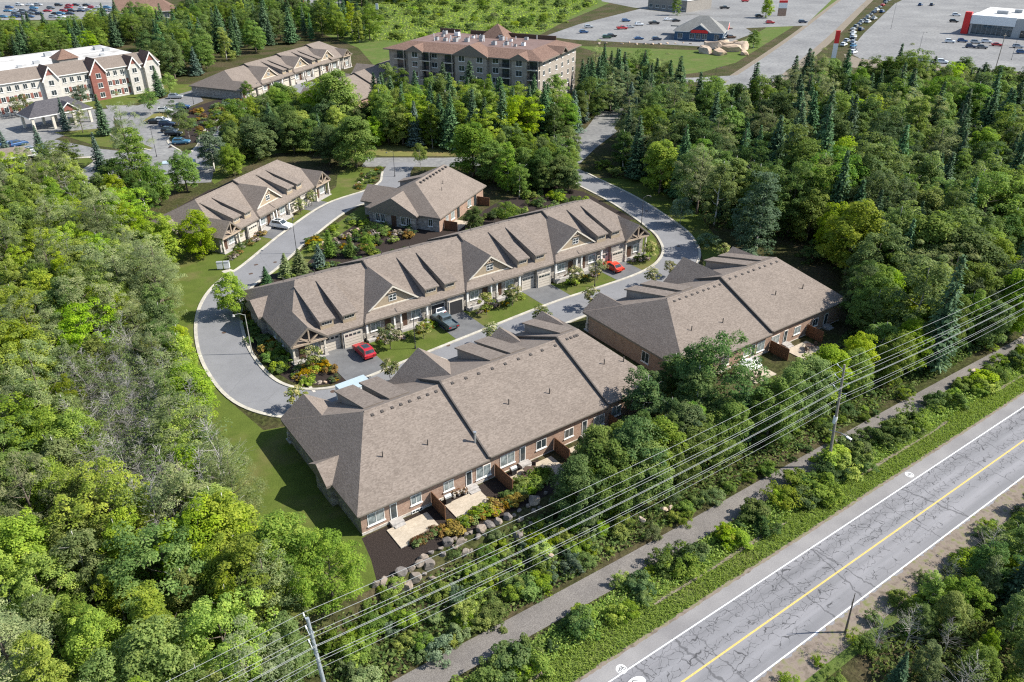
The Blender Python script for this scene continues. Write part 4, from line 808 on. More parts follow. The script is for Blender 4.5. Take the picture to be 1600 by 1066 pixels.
# gabled residence, three storeys, white and brick red
def residence():
    a = Vector(G(256, 139)); b = Vector(G(-40, 190)); d = (a-b); rz = math.atan2(d.y, d.x)
    root = empty('residence', (b.x, b.y, 0), rz, 'white and red three-storey residence with steep gables and flat white roof', 'building')
    L_ = d.length; D_ = 44; H_ = 9.4
    mb = MB(); mb.box(0, L_, 0, D_, -0.3, H_); mb.build('wall', M['siding_white'], root)
    mb = MB(); mb.box(-0.3, L_+0.3, 13.8, D_+0.3, H_, H_+0.55); mb.build('flat_roof', M['membrane_white'], root)
    mb = MB(); mb.prism([(-0.5, H_-0.25), (-0.5, H_), (6.5, H_+2.6), (7.5, H_+2.4), (14, H_+0.4), (14, H_-0.25)], 'x', -0.4, L_+0.4); mb.build('mansard', [M['roof_shingle'], M['trim_white']], root, chooser=roof_pick)
    rr = random.Random(5)
    for xc, h, red in ((4, 2.6, 0), (24, 2.8, 0), (L_-21.5, 3.0, 1), (L_-9.3, 2.4, 0), (L_-3.2, 3.0, 0)):
        zt = H_+h*1.35-0.4
        mb = MB(); mb.prism([(xc-h, H_-1.0), (xc, zt), (xc+h, H_-1.0), (xc+h-0.3, H_-1.25), (xc, zt-0.6), (xc-h+0.3, H_-1.25)], 'y', -1.5, 5.0); mb.build('gable_roof', [M['roof_brown'], M['trim_white']], root, chooser=roof_pick)
        mb = MB(); mb.prism([(xc-h+0.5, -0.3), (xc+h-0.5, -0.3), (xc+h-0.5, H_-1.0), (xc, zt-0.5), (xc-h+0.5, H_-1.0)], 'y', -1.1, 1.0); mb.build('gable_bay', M['panel_red'] if red else M['siding_white'], root)
        for z in (0.9, 3.9, 6.9): window(root, xc, -1.1, z, 1.6, 1.6, (0, -1), 1, 'glass', 'trim_white', 'window', 1, 1)
        mb = MB(); mb.prism([(xc-h*0.5, zt-h*0.75-0.6), (xc+h*0.5, zt-h*0.75-0.6), (xc, zt-0.9)], 'y', -1.16, -1.12); mb.build('gable_panel', M['panel_red'], root)
    x = 7.2; k = 0
    while x < L_-1:
        if all(abs(x-q) > 2.9 for q in (4, 24, L_-21.5, L_-9.3, L_-3.2)):
            for z in (0.9, 3.9, 6.9): window(root, x, 0, z, 1.3, 1.6, (0, -1), 1, 'glass', 'trim_white')
            [(lambda m_: (m_.box(x+0.85, x+1.6, -0.06, 0.05, q0, q1), m_.build('red_panel', M['panel_red'], root)))(MB()) for q0, q1 in ((3.9, 5.5), (0.6, 2.6))]
        x += 2.35; k += 1
    for k in range(18):
        x, y = 3+rr.random()*(L_-6), 16+rr.random()*(D_-20); s_ = 0.7+rr.random()
        mb = MB(); mb.box(x, x+s_*1.6, y, y+s_, H_+0.5, H_+0.5+s_*0.8); mb.build('rooftop_unit', M['panel_grey'], root)
    mb = MB(); mb.box(L_*0.52, L_*0.62, 8, 14, H_+0.5, H_+3.2); mb.build('stair_head', M['siding_grey'], root)
    mb = MB(); mb.hull([(L_*0.51, 7.6, H_+3.2), (L_*0.63, 7.6, H_+3.2), (L_*0.51, 14.4, H_+3.2), (L_*0.63, 14.4, H_+3.2), (L_*0.57, 11, H_+6)]); mb.build('stair_head_roof', M['roof_brown'], root)
    c = G(92, 195); root = empty('entrance_canopy', (c[0], c[1], 0), rz, 'dark hipped drive-through canopy on white pillars in front of the residence', 'canopy')
    mb = MB(); hip_block(mb, -9, 9, -4.5, 4.5, 4.2, 7.6, 4.5, 4.5); mb.build('roof', [M['roof_dark'], M['trim_white']], root, chooser=roof_pick)
    mb = MB(); chevron(mb, 2.2, 3.2, -4.9, 0, 4.25, 6.9); mb.build('gable_roof', [M['roof_dark'], M['trim_white']], root, chooser=roof_pick)
    mb = MB(); mb.prism([(-0.2, 4.3), (4.6, 4.3), (2.2, 6.1)], 'y', -4.5, -4.3); mb.build('gable_panel', M['panel_red'], root)
    for x in (-8, -2.5, 1.0, 3.4, 8):
        for y in (-3.8, 3.8): mb = MB(); mb.box(x-0.35, x+0.35, y-0.35, y+0.35, -0.1, 4.0); mb.build('pillar', M['trim_cream'], root)
residence()

def shop():
    a, b = Vector(G(1053, 62)), Vector(G(1128, 66)); d = b-a; rz = math.atan2(d.y, d.x); L_ = d.length
    root = empty('restaurant', (a.x, a.y, 0), rz, 'small blue restaurant with grey hipped roof and red gables', 'restaurant')
    D_ = 20.0; H_ = 3.9; rm = [M['roof_grey'], M['trim_white']]
    mb = MB(); mb.box(0, L_, 0, D_, -0.2, H_); mb.build('wall', M['blue_wall'], root)
    mb = MB(); hip_block(mb, -0.8, L_+0.8, -0.8, 13.5, H_+0.1, H_+6.2, 10.5, 8.5); mb.build('roof', rm, root, chooser=roof_pick)
    xc = L_*0.52
    mb = MB(); chevron(mb, xc, 5.0, -1.6, 6, H_+0.3, H_+3.5); mb.build('gable_roof', rm, root, chooser=roof_pick)
    mb = MB(); mb.prism([(xc-4.2, H_-0.4), (xc+4.2, H_-0.4), (xc+4.2, H_+0.6), (xc, H_+2.9), (xc-4.2, H_+0.6)], 'y', -1.0, 0.5); mb.build('gable_panel', M['blue_wall'], root)
    mb = MB(); mb.box(xc-3.9, xc+3.9, -1.15, -0.95, H_-0.35, H_+1.0); mb.build('fascia_sign', M['sign_red'], root)
    for x in (L_*0.12, L_*0.37, L_*0.5, L_*0.63, L_*0.88): window(root, x, 0, 0.8, 2.2, 2.2, (0, -1), 1, 'glass_store', 'trim_white')
    for y in (3, 9, 15): window(root, L_, y, 0.8, 2.6, 2.0, (1, 0), 1, 'glass_store', 'trim_white')
    mb = MB(); mb.prism([(8.5, H_), (13, H_+3.4), (17.5, H_), (17.5, H_-0.3), (8.5, H_-0.3)], 'x', L_-7, L_+1.2); mb.build('gable_roof', rm, root, chooser=roof_pick)
    mb = MB(); mb.prism([(9.5, H_), (13, H_+2.7), (16.5, H_)], 'x', L_+0.6, L_+1.25); mb.build('gable_panel', M['sign_red'], root)
    mb = MB(); mb.box(-4, L_+3, 12.6, D_+0.4, H_+0.1, H_+0.6); mb.build('rear_roof', M['roof_grey'], root)
    # rock outcrop in front
    return root
shop()
def dealer():
    a = Vector(G(1512, 53)); rz = R(-74)
    root = empty('car_showroom', (a.x, a.y, 0), rz, 'white car showroom with flat roof, glass front and red entrance arch', 'showroom')
    L_, D_, H_ = 60, 40, 8.2
    mb = MB(); mb.box(0, L_, 0, D_, -0.2, H_); mb.build('wall', M['panel_grey'], root)
    mb = MB(); mb.box(-0.2, 19, -0.5, 10, 4.8, H_+0.5); mb.build('white_fascia', M['steel_white'], root)
    mb = MB(); mb.box(0.0, L_, 0.4, D_, H_, H_+0.3); mb.build('flat_roof', M['membrane_white'], root)
    for k in range(8): mb = MB(); mb.box(1+k*2.2, 3.0+k*2.2, -0.12, 0.05, 0.3, 4.6); mb.build('pane', M['glass_store'], root)
    for k in range(4): mb = MB(); mb.box(22+k*5.5, 25+k*5.5, -0.1, 0.05, 0.2, 3.4); mb.build('bay_door', M['glass'], root)
    mb = MB(); mb.box(-3.2, -0.3, -0.9, 1.6, 0, H_+1.6); mb.build('red_arch', M['sign_red'], root)
    for x, y, s_ in ((8, 12, 3), (26, 14, 2.5), (30, 8, 1.6), (14, 22, 2)): mb = MB(); mb.box(x, x+s_*1.6, y, y+s_, H_+0.3, H_+1.8); mb.build('rooftop_unit', M['panel_grey'], root)
dealer()
def flat_block(name, label, px, py, rz, L_, D_, H_, wall, roof, cat='building', gable=False, parts=3):
    a = G(px, py); root = empty(name, (a[0], a[1], 0), rz, label, cat)
    mb = MB(); mb.box(0, L_, 0, D_, -0.2, H_); mb.build('wall', M[wall], root)
    mb = MB()
    if gable: hip_block(mb, -0.6, L_+0.6, -0.6, D_+0.6, H_+0.2, H_+D_*0.3, 0.01, D_*0.4)
    else: mb.box(-0.3, L_+0.3, -0.3, D_+0.3, H_, H_+0.6)
    mb.build('roof', [M[roof], M['trim_white']], root, chooser=roof_pick)
    for k in range(parts): window(root, L_*(k+0.5)/parts, 0, 0.9, min(2.4, L_/parts*0.6), 1.8, (0, -1), 1, 'glass_store')
    return root
flat_block('brown_roof_building', 'long brown-roofed building behind the wooded slope, upper left', 184, 34, R(-12), 30, 22, 4.0, 'siding_grey', 'roof_brown', gable=True)
flat_block('store', 'grey store cut by the top edge beyond the restaurant', 1012, 13, R(-80), 27, 26, 6, 'siding_grey', 'membrane_white', 'store', parts=6)
flat_block('fuel_kiosk', 'red fuel station kiosk at the top edge', 446, 8, R(10), 13, 8, 4.0, 'sign_red', 'membrane_white', 'kiosk')
flat_block('garden_shed', 'shed with grey-brown roof behind the trees at the left edge', -12, 268, R(0), 9, 6, 2.6, 'siding_grey', 'roof_shingle', 'shed', gable=True, parts=2)
# ------------------------------------------------------------------ vegetation
def leaf_mesh(name, C, Nn, S, asp, tint, rng, along=None):
    """one kite-shaped leaf spray per point: C centres, Nn normals, S half sizes"""
    n = len(C)
    Nn = Nn/np.maximum(np.linalg.norm(Nn, axis=1, keepdims=True), 1e-6)
    if along is None: along = rng.normal(size=(n, 3))
    U = along-Nn*np.sum(along*Nn, axis=1, keepdims=True); U /= np.maximum(np.linalg.norm(U, axis=1, keepdims=True), 1e-6)
    V = np.cross(Nn, U); S = S[:, None]
    V_ = np.empty((n, 4, 3))
    V_[:, 0] = C-U*S; V_[:, 1] = C+V*S*asp+U*S*0.1+Nn*S*0.18; V_[:, 2] = C+U*S; V_[:, 3] = C-V*S*asp+U*S*0.1+Nn*S*0.18
    me = bpy.data.meshes.new(name); me.vertices.add(4*n); me.vertices.foreach_set('co', V_.reshape(-1).astype(np.float32))
    me.loops.add(4*n); me.loops.foreach_set('vertex_index', np.arange(4*n, dtype=np.int32))
    me.polygons.add(n); me.polygons.foreach_set('loop_start', np.arange(0, 4*n, 4, dtype=np.int32))
    me.update()
    at = me.attributes.new('tint', 'FLOAT', 'FACE'); at.data.foreach_set('value', np.clip(tint, 0, 1).astype(np.float32))
    return me
def sph(rng, n):
    v_ = rng.normal(size=(n, 3)); return v_/np.linalg.norm(v_, axis=1, keepdims=True)
def crown_clumps(name, seed, H, rx, rz, zc, nclump, cr, nleaf, size, asp=0.55, egg=0.0, updown=0.5, irregular=0.22, lobes=None):
    rng = np.random.default_rng(seed); Cs, Ns, Ss, Ts = [], [], [], []
    dirs = sph(rng, nclump*2); dirs = dirs[dirs[:, 2] > -0.9][:nclump]
    lob = sph(rng, 7); amp = rng.uniform(-irregular, irregular, 7)
    for d in dirs:
        k = 1+np.sum(amp*np.maximum(0, lob@d)**2)*1.3
        r = (0.4+0.68*rng.random()**0.6)*k
        w_ = rx*(1-egg*d[2])
        c_ = np.array([d[0]*w_*r, d[1]*w_*r, zc+d[2]*rz*r])
        R_ = cr*(0.7+0.6*rng.random())
        m = int(nleaf*(0.7+0.6*rng.random()))
        q = sph(rng, m); q[:, 2] = np.where(q[:, 2] < -0.35, -q[:, 2], q[:, 2])
        rad = R_*(0.55+0.5*rng.random(m)**0.6)
        P_ = c_+q*rad[:, None]*np.array([1, 1, 0.72])
        out = c_-np.array([0, 0, zc-rz*0.3]); out = out/np.linalg.norm(out)
        Nn = q*0.6+out*0.3+np.array([0, 0, updown])+rng.normal(size=(m, 3))*0.36
        Cs.append(P_); Ns.append(Nn); Ss.append(size*(0.65+0.7*rng.random(m))); tc = rng.random()
        Ts.append(0.5+(tc-0.5)*0.55+rng.normal(size=m)*0.16)
    C = np.vstack(Cs)
    return leaf_mesh(name, C, np.vstack(Ns), np.concatenate(Ss), asp, np.concatenate(Ts), rng), dirs
def spruce_crown(name, seed, H, R_, dens=1.0, droop=0.28, size=0.26, soft=0.0):
    rng = np.random.default_rng(seed); Cs, Ns, Ss, Ts, As = [], [], [], [], []
    z = H*0.07; k = 0
    while z < H*0.985:
        f = 1-z/H; rr = R_*(f**0.85)*(0.82+0.36*rng.random())+0.08
        nb = max(4, int((5+6*f)*dens))
        for b in range(nb):
            a = 2*math.pi*(b+rng.random()*0.9)/nb+k*0.7; L_ = rr*(0.72+0.45*rng.random())
            m = max(4, int(L_*9*dens)); t = (np.arange(m)+rng.random(m))/m
            u = np.array([math.cos(a), math.sin(a), 0]); w_ = np.array([-math.sin(a), math.cos(a), 0])
            side = rng.normal(size=m)*(0.05+0.16*L_*(1-t*0.6))
            P_ = u*(t*L_)[:, None]+w_*side[:, None]
            P_[:, 2] = z+L_*(-droop*t+0.22*t*t)+rng.normal(size=m)*(0.07+soft)
            Cs.append(P_); Ns.append(np.array([0, 0, 1.0])+u*0.45+rng.normal(size=(m, 3))*0.4)
            As.append(u+w_*np.sign(side)[:, None]*0.6+rng.normal(size=(m, 3))*0.3)
            Ss.append(size*(0.7+0.6*rng.random(m))*(0.75+0.35*f)); Ts.append(0.25+0.4*t+rng.normal(size=m)*0.13+(rng.random()-0.5)*0.2)
        z += (0.30+0.20*f)*(H/11)/max(dens, 0.6)**0.5; k += 1
    return leaf_mesh(name, np.vstack(Cs), np.vstack(Ns), np.concatenate(Ss), 0.42, np.concatenate(Ts), rng, np.vstack(As))
def trunk_mesh(name, seed, H, r, limbs, rx, zc, mat, top=0.8, n=6):
    rr = random.Random(seed); mb = MB()
    p = Vector((0, 0, -0.4)); q = None; k = 4
    lean = Vector((rr.uniform(-.03, .03), rr.uniform(-.03, .03), 0))
    pts = [Vector((lean.x*H*i/k+rr.uniform(-.08, .08), lean.y*H*i/k+rr.uniform(-.08, .08), -0.4+(H*top+0.4)*i/k)) for i in range(k+1)]
    for i in range(k): mb.tube(pts[i], pts[i+1], r*(1-0.8*i/k), r*(1-0.8*(i+1)/k), n)
    for j in range(limbs):
        t = 0.35+0.55*j/max(1, limbs); i = min(k-1, int(t*k)); b = pts[i].lerp(pts[i+1], t*k-i)
        a = j*2.4+rr.random(); L_ = rx*(0.55+0.4*rr.random()); e = b+Vector((math.cos(a)*L_, math.sin(a)*L_, L_*(0.5+0.4*rr.random())))
        mid = b.lerp(e, 0.5)+Vector((0, 0, -0.12*L_)); r2 = r*(1-0.75*t)*0.55
        mb.tube(b, mid, r2, r2*0.7, 5, caps=False); mb.tube(mid, e, r2*0.7, r2*0.2, 5)
    me = mb.mesh(name, smooth=True); me.materials.append(M[mat]); return me
def bare_mesh(name, seed, H, r, nb, mat, spread=0.28, fine=2):
    rr = random.Random(seed); mb = MB()
    pts = [Vector((rr.uniform(-.15, .15)*i, rr.uniform(-.15, .15)*i, -0.4+(H+0.4)*i/5)) for i in range(6)]
    for i in range(5): mb.tube(pts[i], pts[i+1], r*(1-0.17*i), r*(1-0.17*(i+1)), 5)
    for j in range(nb):
        t = 0.25+0.72*rr.random(); i = min(4, int(t*5)); b = pts[i].lerp(pts[i+1], t*5-i); a = rr.random()*6.28
        L_ = H*spread*(1.15-t)*(0.6+0.7*rr.random()); e = b+Vector((math.cos(a)*L_, math.sin(a)*L_, L_*(0.35+0.5*rr.random())))
        mb.tube(b, e, r*0.26, r*0.09, 3, caps=False)
        for q in range(fine):
            c_ = b.lerp(e, 0.4+0.5*rr.random()); a2 = a+rr.uniform(-1, 1); l2 = L_*0.4
            mb.tube(c_, c_+Vector((math.cos(a2)*l2, math.sin(a2)*l2, l2*rr.uniform(0.0, 0.7))), r*0.1, r*0.05, 3, caps=False)
    me = mb.mesh(name); me.materials.append(M[mat]); return me

# prototypes: species -> list of (crown mesh, trunk mesh, nominal height)
PROTO = {}
def proto(kind, crown, trunk, H): PROTO.setdefault(kind, []).append((crown, trunk, H))
for i in range(4):
    c_, _ = crown_clumps('crown', 10+i, 11, 3.9+0.3*(i % 2), 5.2, 5.8, 156, 0.82, 92, 0.15, egg=0.08, irregular=0.42)
    proto('maple', c_, trunk_mesh('trunk', i, 11, 0.24, 7, 3.5, 6, 'bark'), 11)
for i in range(3):
    c_, _ = crown_clumps('crown', 20+i, 11, 2.3, 5.7, 5.5, 126, 0.62, 80, 0.13, egg=0.32, irregular=0.4)
    proto('birch', c_, trunk_mesh('trunk', 20+i, 11, 0.16, 7, 2.2, 6, 'bark_birch' if i == 1 else 'bark_grey', 0.9), 11)
for i in range(3):
    proto('spruce', spruce_crown('crown', 30+i, 12, 2.8-0.3*i, 1.25, 0.28, 0.3), trunk_mesh('trunk', 30+i, 12, 0.17, 0, 1, 6, 'bark', 0.96), 12)
for i in range(2):
    proto('fir', spruce_crown('crown', 36+i, 12, 2.0, 1.15, 0.2, 0.28), trunk_mesh('trunk', 36+i, 12, 0.15, 0, 1, 6, 'bark', 0.96), 12)
for i in range(3):
    c_, _ = crown_clumps('crown', 40+i, 12, 3.2, 4.9, 6.6, 100, 0.72, 95, 0.13, asp=0.3, egg=0.4, updown=0.8, irregular=0.45)
    proto('pine', c_, trunk_mesh('trunk', 40+i, 12, 0.2, 10, 3.0, 6, 'bark', 0.92), 12)
for i in range(2):
    c_, _ = crown_clumps('crown', 50+i, 5.2, 1.75, 2.1, 3.0, 40, 0.6, 90, 0.105, irregular=0.2, egg=0.15)
    proto('young', c_, trunk_mesh('trunk', 50+i, 5.2, 0.08, 4, 1.2, 3, 'bark_grey'), 5.2)
for i in range(2):
    c_, _ = crown_clumps('crown', 55+i, 3.4, 1.05, 1.15, 2.2, 30, 0.36, 46, 0.11, irregular=0.2)
    proto('ornamental', c_, trunk_mesh('trunk', 55+i, 3.4, 0.06, 4, 0.8, 2, 'bark'), 3.4)
for i in range(4):
    c_, _ = crown_clumps('foliage', 60+i, 2.2, 1.15+0.1*i, 0.95, 0.85, 38, 0.36, 66, 0.09, irregular=0.5)
    proto('shrub', c_, trunk_mesh('stem', 60+i, 2.2, 0.05, 4, 0.8, 1, 'bark', 0.5), 2.2)
for i in range(2):
    c_, _ = crown_clumps('foliage', 66+i, 0.9, 0.55, 0.4, 0.4, 14, 0.22, 34, 0.075, irregular=0.2)
    proto('bush', c_, trunk_mesh('stem', 66+i, 0.8, 0.03, 3, 0.3, 0.4, 'bark', 0.5), 0.9)
for i in range(2):
    proto('cedar', spruce_crown('crown', 70+i, 4.2, 0.85, 1.25, 0.05, 0.13), trunk_mesh('trunk', 70+i, 4.2, 0.07, 0, 1, 2, 'bark', 0.95), 4.2)
for i in range(3):
    rng = np.random.default_rng(80+i)
    c_, _ = crown_clumps('crown', 80+i, 9, 1.7, 3.4, 6.0, 14, 0.6, 26, 0.10, irregular=0.5)
    proto('bare', c_, bare_mesh('trunk', 80+i, 9, 0.085, 60, 'bark_grey', 0.3), 9)
NAME2 = {('birch', 'leaf_dark'): 'slender_tree', ('birch', 'leaf_olive'): 'slender_tree', ('birch', 'leaf_silver'): 'poplar_tree', ('birch', 'leaf_bright'): 'slender_tree', ('birch', 'leaf_yellow'): 'slender_tree', ('maple', 'leaf_mid'): 'broadleaf_tree', ('maple', 'leaf_olive'): 'broadleaf_tree', ('bush', 'leaf_mid'): 'garden_bush', ('bush', 'leaf_dark'): 'garden_bush', ('bush', 'leaf_bright'): 'garden_bush', ('bush', 'leaf_silver'): 'garden_bush', ('bush', 'leaf_olive'): 'garden_bush', ('bush', 'leaf_rust'): 'garden_bush'}
for i in range(3):
    c_, _ = crown_clumps('crown', 90+i, 10, 3.2, 4.6, 4.9, 116, 0.85, 118, 0.15, egg=0.1, irregular=0.22)
    proto('round', c_, trunk_mesh('trunk', 90+i, 10, 0.2, 7, 2.6, 5, 'bark'), 10)
SHRUB_NAME = {'meadow shrubs': 'meadow_shrub', 'shrubs between trail and highway': 'hedge_shrub', 'shrubs on the bank': 'bank_shrub', 'shrubs along the trail': 'trail_shrub', 'shrubs across the highway': 'roadside_shrub'}
TREE_BASE = {'round': 'rounded_tree', 'maple': 'maple_tree', 'birch': 'birch_tree', 'spruce': 'spruce_tree', 'fir': 'fir_tree', 'pine': 'pine_tree', 'young': 'young_tree', 'ornamental': 'hydrangea_tree', 'shrub': 'shrub', 'bush': 'flowering_bush', 'cedar': 'cedar_tree', 'bare': 'bare_tree'}
CATS = {'shrub': 'shrub', 'bush': 'bush'}
tr = random.Random(11)
def plant(kind, x, y, h, mat, label, group=None, wide=1.0, var=None, cat=None):
    P_ = PROTO[kind]; c_, t_, H_ = P_[tr.randrange(len(P_)) if var is None else var % len(P_)]
    s_ = h/H_
    root = empty(SHRUB_NAME.get(group) or NAME2.get((kind, mat), TREE_BASE[kind]), (x, y, gz(x, y)), tr.random()*6.28, label, cat or CATS.get(kind, 'tree'), group)
    root.scale = (s_*wide*tr.uniform(0.92, 1.08), s_*wide*tr.uniform(0.92, 1.08), s_)
    link('stem' if kind in ('shrub', 'bush') else 'trunk', t_, None, root)
    if len(c_.materials) == 0: c_.materials.append(M[mat])
    o = link('foliage' if kind in ('shrub', 'bush') else 'crown', c_, None, root)
    o.material_slots[0].link = 'OBJECT'; o.material_slots[0].material = M[mat]
    return root
def inside(p, poly):
    x, y = p; r = False; n = len(poly)
    for i in range(n):
        x1, y1 = poly[i]; x2, y2 = poly[(i+1) % n]
        if (y1 > y) != (y2 > y) and x < (x2-x1)*(y-y1)/(y2-y1)+x1: r = not r
    return r
ADJ = {'leaf_bright': 'bright green', 'leaf_mid': 'mid green', 'leaf_dark': 'dark green', 'leaf_olive': 'olive green', 'leaf_yellow': 'yellow-green', 'leaf_silver': 'silvery green', 'needle_dark': 'dark', 'needle_blue': 'blue-green', 'needle_pine': 'soft green', 'blossom': 'cream-flowered', 'leaf_rust': 'rust-brown', 'flower_orange': 'orange-yellow', 'flower_mixed': 'pink and white'}
KIND = {'round': 'dense rounded tree', 'maple': 'broad leafy tree', 'birch': 'slender leafy tree', 'spruce': 'conical spruce', 'fir': 'narrow fir', 'pine': 'loose-branched pine', 'bare': 'thin half-bare tree', 'shrub': 'shrub', 'young': 'young tree', 'cedar': 'cedar'}
def seen(x, y, h):
    b = PJ(x, y, gz(x, y)); t = PJ(x, y, gz(x, y)+h)
    return t[0] > -90 and t[0] < 1690 and b[0] > -120 and b[0] < 1720 and t[1] < 1110 and b[1] > -5 and b[1] > 0
PLACED = []
def forest(poly, spacing, mixk, where, group, seed, hmin=0.8, hmax=1.2, avoid=(), maxn=400):
    """mixk: list of (weight, kind, material, height)"""
    rr = random.Random(seed); xs_ = [p[0] for p in poly]; ys_ = [p[1] for p in poly]
    pts = []; tries = 0; cell = {}
    W_ = sum(m[0] for m in mixk)
    while tries < 26000 and len(pts) < maxn:
        tries += 1
        x, y = rr.uniform(min(xs_), max(xs_)), rr.uniform(min(ys_), max(ys_))
        if not inside((x, y), poly) or any(inside((x, y), q) for q in avoid): continue
        dist = math.hypot(x, y); sp = spacing*(0.75+0.5*rr.random())
        k = (int(x//spacing), int(y//spacing))
        if any((x-q[0])**2+(y-q[1])**2 < sp*sp for dx in (-1, 0, 1) for dy in (-1, 0, 1) for q in cell.get((k[0]+dx, k[1]+dy), ())): continue
        if not seen(x, y, 14): continue
        cell.setdefault(k, []).append((x, y)); pts.append((x, y))
    for x, y in pts:
        r = rr.random()*W_; 
        for w_, kind, mat, h in mixk:
            r -= w_
            if r <= 0: break
        hh = h*rr.uniform(hmin, hmax); sz = 'small' if hh < h*0.88 else ('tall' if hh > h*1.08 else 'medium')
        plant(kind, x, y, hh, mat, '%s %s %s %s, %s' % (sz, ADJ[mat], KIND[kind], where, spot(x, y, hh)), group, rr.uniform(0.88, 1.15))
    return len(pts)
def spot(x, y, h):
    '''where in the picture the tree stands, in words'''
    px, py = PJ(x, y, gz(x, y)+h*0.5)
    col = ['far left', 'left', 'left of centre', 'centre', 'right of centre', 'right', 'far right'][min(6, max(0, int(px/1600*7)))]
    row_ = ['topmost', 'upper', 'upper middle', 'middle', 'lower middle', 'lower', 'bottom'][min(6, max(0, int(py/1066*7)))]
    return '%s %s' % (row_, col)
FOREST_COUNT = []
# wood left of the lane
road_gap = [tuple(p) for p in offset(ER, 5.5)[:42]]+[tuple(p) for p in offset(ER, -8)[:42]][::-1]
polyT = pix((120, 640), (200, 590), (262, 640), (300, 790), (262, 880), (160, 830))
polyL = pix((-260, 300), (0, 292), (110, 302), (190, 335), (222, 400), (255, 470), (285, 540), (298, 600), (308, 655), (340, 720), (372, 800), (392, 860))+[(12, 50), (8, 49), (4, 38), (-60, 60), (-70, 150)]
FOREST_COUNT.append(forest(polyL, 3.9, [(22, 'maple', 'leaf_bright', 8.5), (20, 'birch', 'leaf_bright', 9), (12, 'birch', 'leaf_olive', 8.5), (7, 'maple', 'leaf_mid', 9), (20, 'pine', 'needle_pine', 10.5), (4, 'spruce', 'needle_dark', 9), (3, 'spruce', 'needle_blue', 7), (10, 'bare', 'leaf_olive', 9), (10, 'birch', 'leaf_yellow', 7.5)], 'in the left wood', 'trees of the left wood', 101, avoid=(polyT,)))
# the grey thicket of half-bare saplings inside it

FOREST_COUNT.append(forest(polyT, 1.2, [(12, 'bare', 'leaf_olive', 8.0), (2, 'shrub', 'leaf_olive', 2.0)], 'in the grey thicket', 'thicket of half-bare saplings', 102, 0.7, 1.2, maxn=130))
# wood on the right
polyR = pix((1000, 215), (960, 262), (1010, 292), (1060, 320), (1105, 352), (1190, 368), (1250, 385), (1330, 440), (1400, 500), (1440, 575), (1520, 540), (1640, 480), (1760, 400), (1760, 150), (1600, 160), (1440, 152), (1330, 142), (1270, 150), (1190, 185), (1115, 198), (1050, 205))
FOREST_COUNT.append(forest(polyR, 5.2, [(16, 'round', 'leaf_mid', 12), (8, 'maple', 'leaf_dark', 13), (8, 'maple', 'leaf_mid', 13), (16, 'birch', 'leaf_mid', 13.5), (6, 'birch', 'leaf_dark', 13), (30, 'spruce', 'needle_dark', 15), (12, 'fir', 'needle_dark', 15.5), (6, 'round', 'leaf_bright', 11), (10, 'pine', 'needle_pine', 12.5), (8, 'birch', 'leaf_olive', 12)], 'in the right wood', 'trees of the right wood', 103, 0.6, 1.25, avoid=(road_gap,), maxn=450))
# wood behind the estate, upper left
polyB = pix((230, 100), (250, 60), (300, 25), (380, 5), (470, 22), (560, 48), (590, 60), (560, 68), (500, 62), (420, 75), (345, 105), (300, 125), (258, 128))
FOREST_COUNT.append(forest(polyB, 7.0, [(22, 'maple', 'leaf_mid', 13), (10, 'maple', 'leaf_dark', 13), (16, 'spruce', 'needle_dark', 15), (8, 'fir', 'needle_dark', 14), (8, 'birch', 'leaf_bright', 12), (3, 'spruce', 'needle_blue', 9)], 'in the back wood', 'trees of the back wood', 104, maxn=150))
polyB2 = pix((540, 12), (620, 6), (760, -12), (640, -18), (520, -5))
FOREST_COUNT.append(forest(polyB2, 9, [(10, 'maple', 'leaf_dark', 11), (8, 'spruce', 'needle_dark', 11)], 'beyond the meadow', 'trees along the meadow', 105, maxn=60))
polyB3 = pix((-80, 60), (0, 66), (110, 60), (160, 42), (235, 36), (250, 62), (200, 70), (140, 85), (60, 98), (-80, 120))
FOREST_COUNT.append(forest(polyB3, 7.5, [(10, 'maple', 'leaf_mid', 10), (6, 'maple', 'leaf_bright', 9), (8, 'spruce', 'needle_dark', 12)], 'behind the residence', 'trees behind the residence', 106, maxn=110))
# trees in front of the apartments
polyP = pix((600, 226), (585, 175), (640, 178), (760, 190), (850, 190), (905, 192), (900, 216), (800, 232), (690, 234))
FOREST_COUNT.append(forest(polyP, 4.6, [(9, 'maple', 'leaf_bright', 10.5), (4, 'maple', 'leaf_mid', 11), (12, 'spruce', 'needle_dark', 15), (5, 'spruce', 'needle_blue', 12), (4, 'birch', 'leaf_mid', 14)], 'before the apartments', 'trees in front of the apartments', 107, avoid=(road_gap,), maxn=80))
polyQ = pix((905, 160), (925, 135), (985, 135), (1068, 160), (1050, 185), (985, 200), (975, 175), (945, 200), (915, 205))
FOREST_COUNT.append(forest(polyQ, 5.2, [(12, 'spruce', 'needle_dark', 14), (4, 'spruce', 'needle_blue', 9), (6, 'maple', 'leaf_mid', 11), (4, 'pine', 'needle_pine', 12)], 'by the entrance road', 'trees beside the entrance road', 108, avoid=(road_gap,), maxn=70))
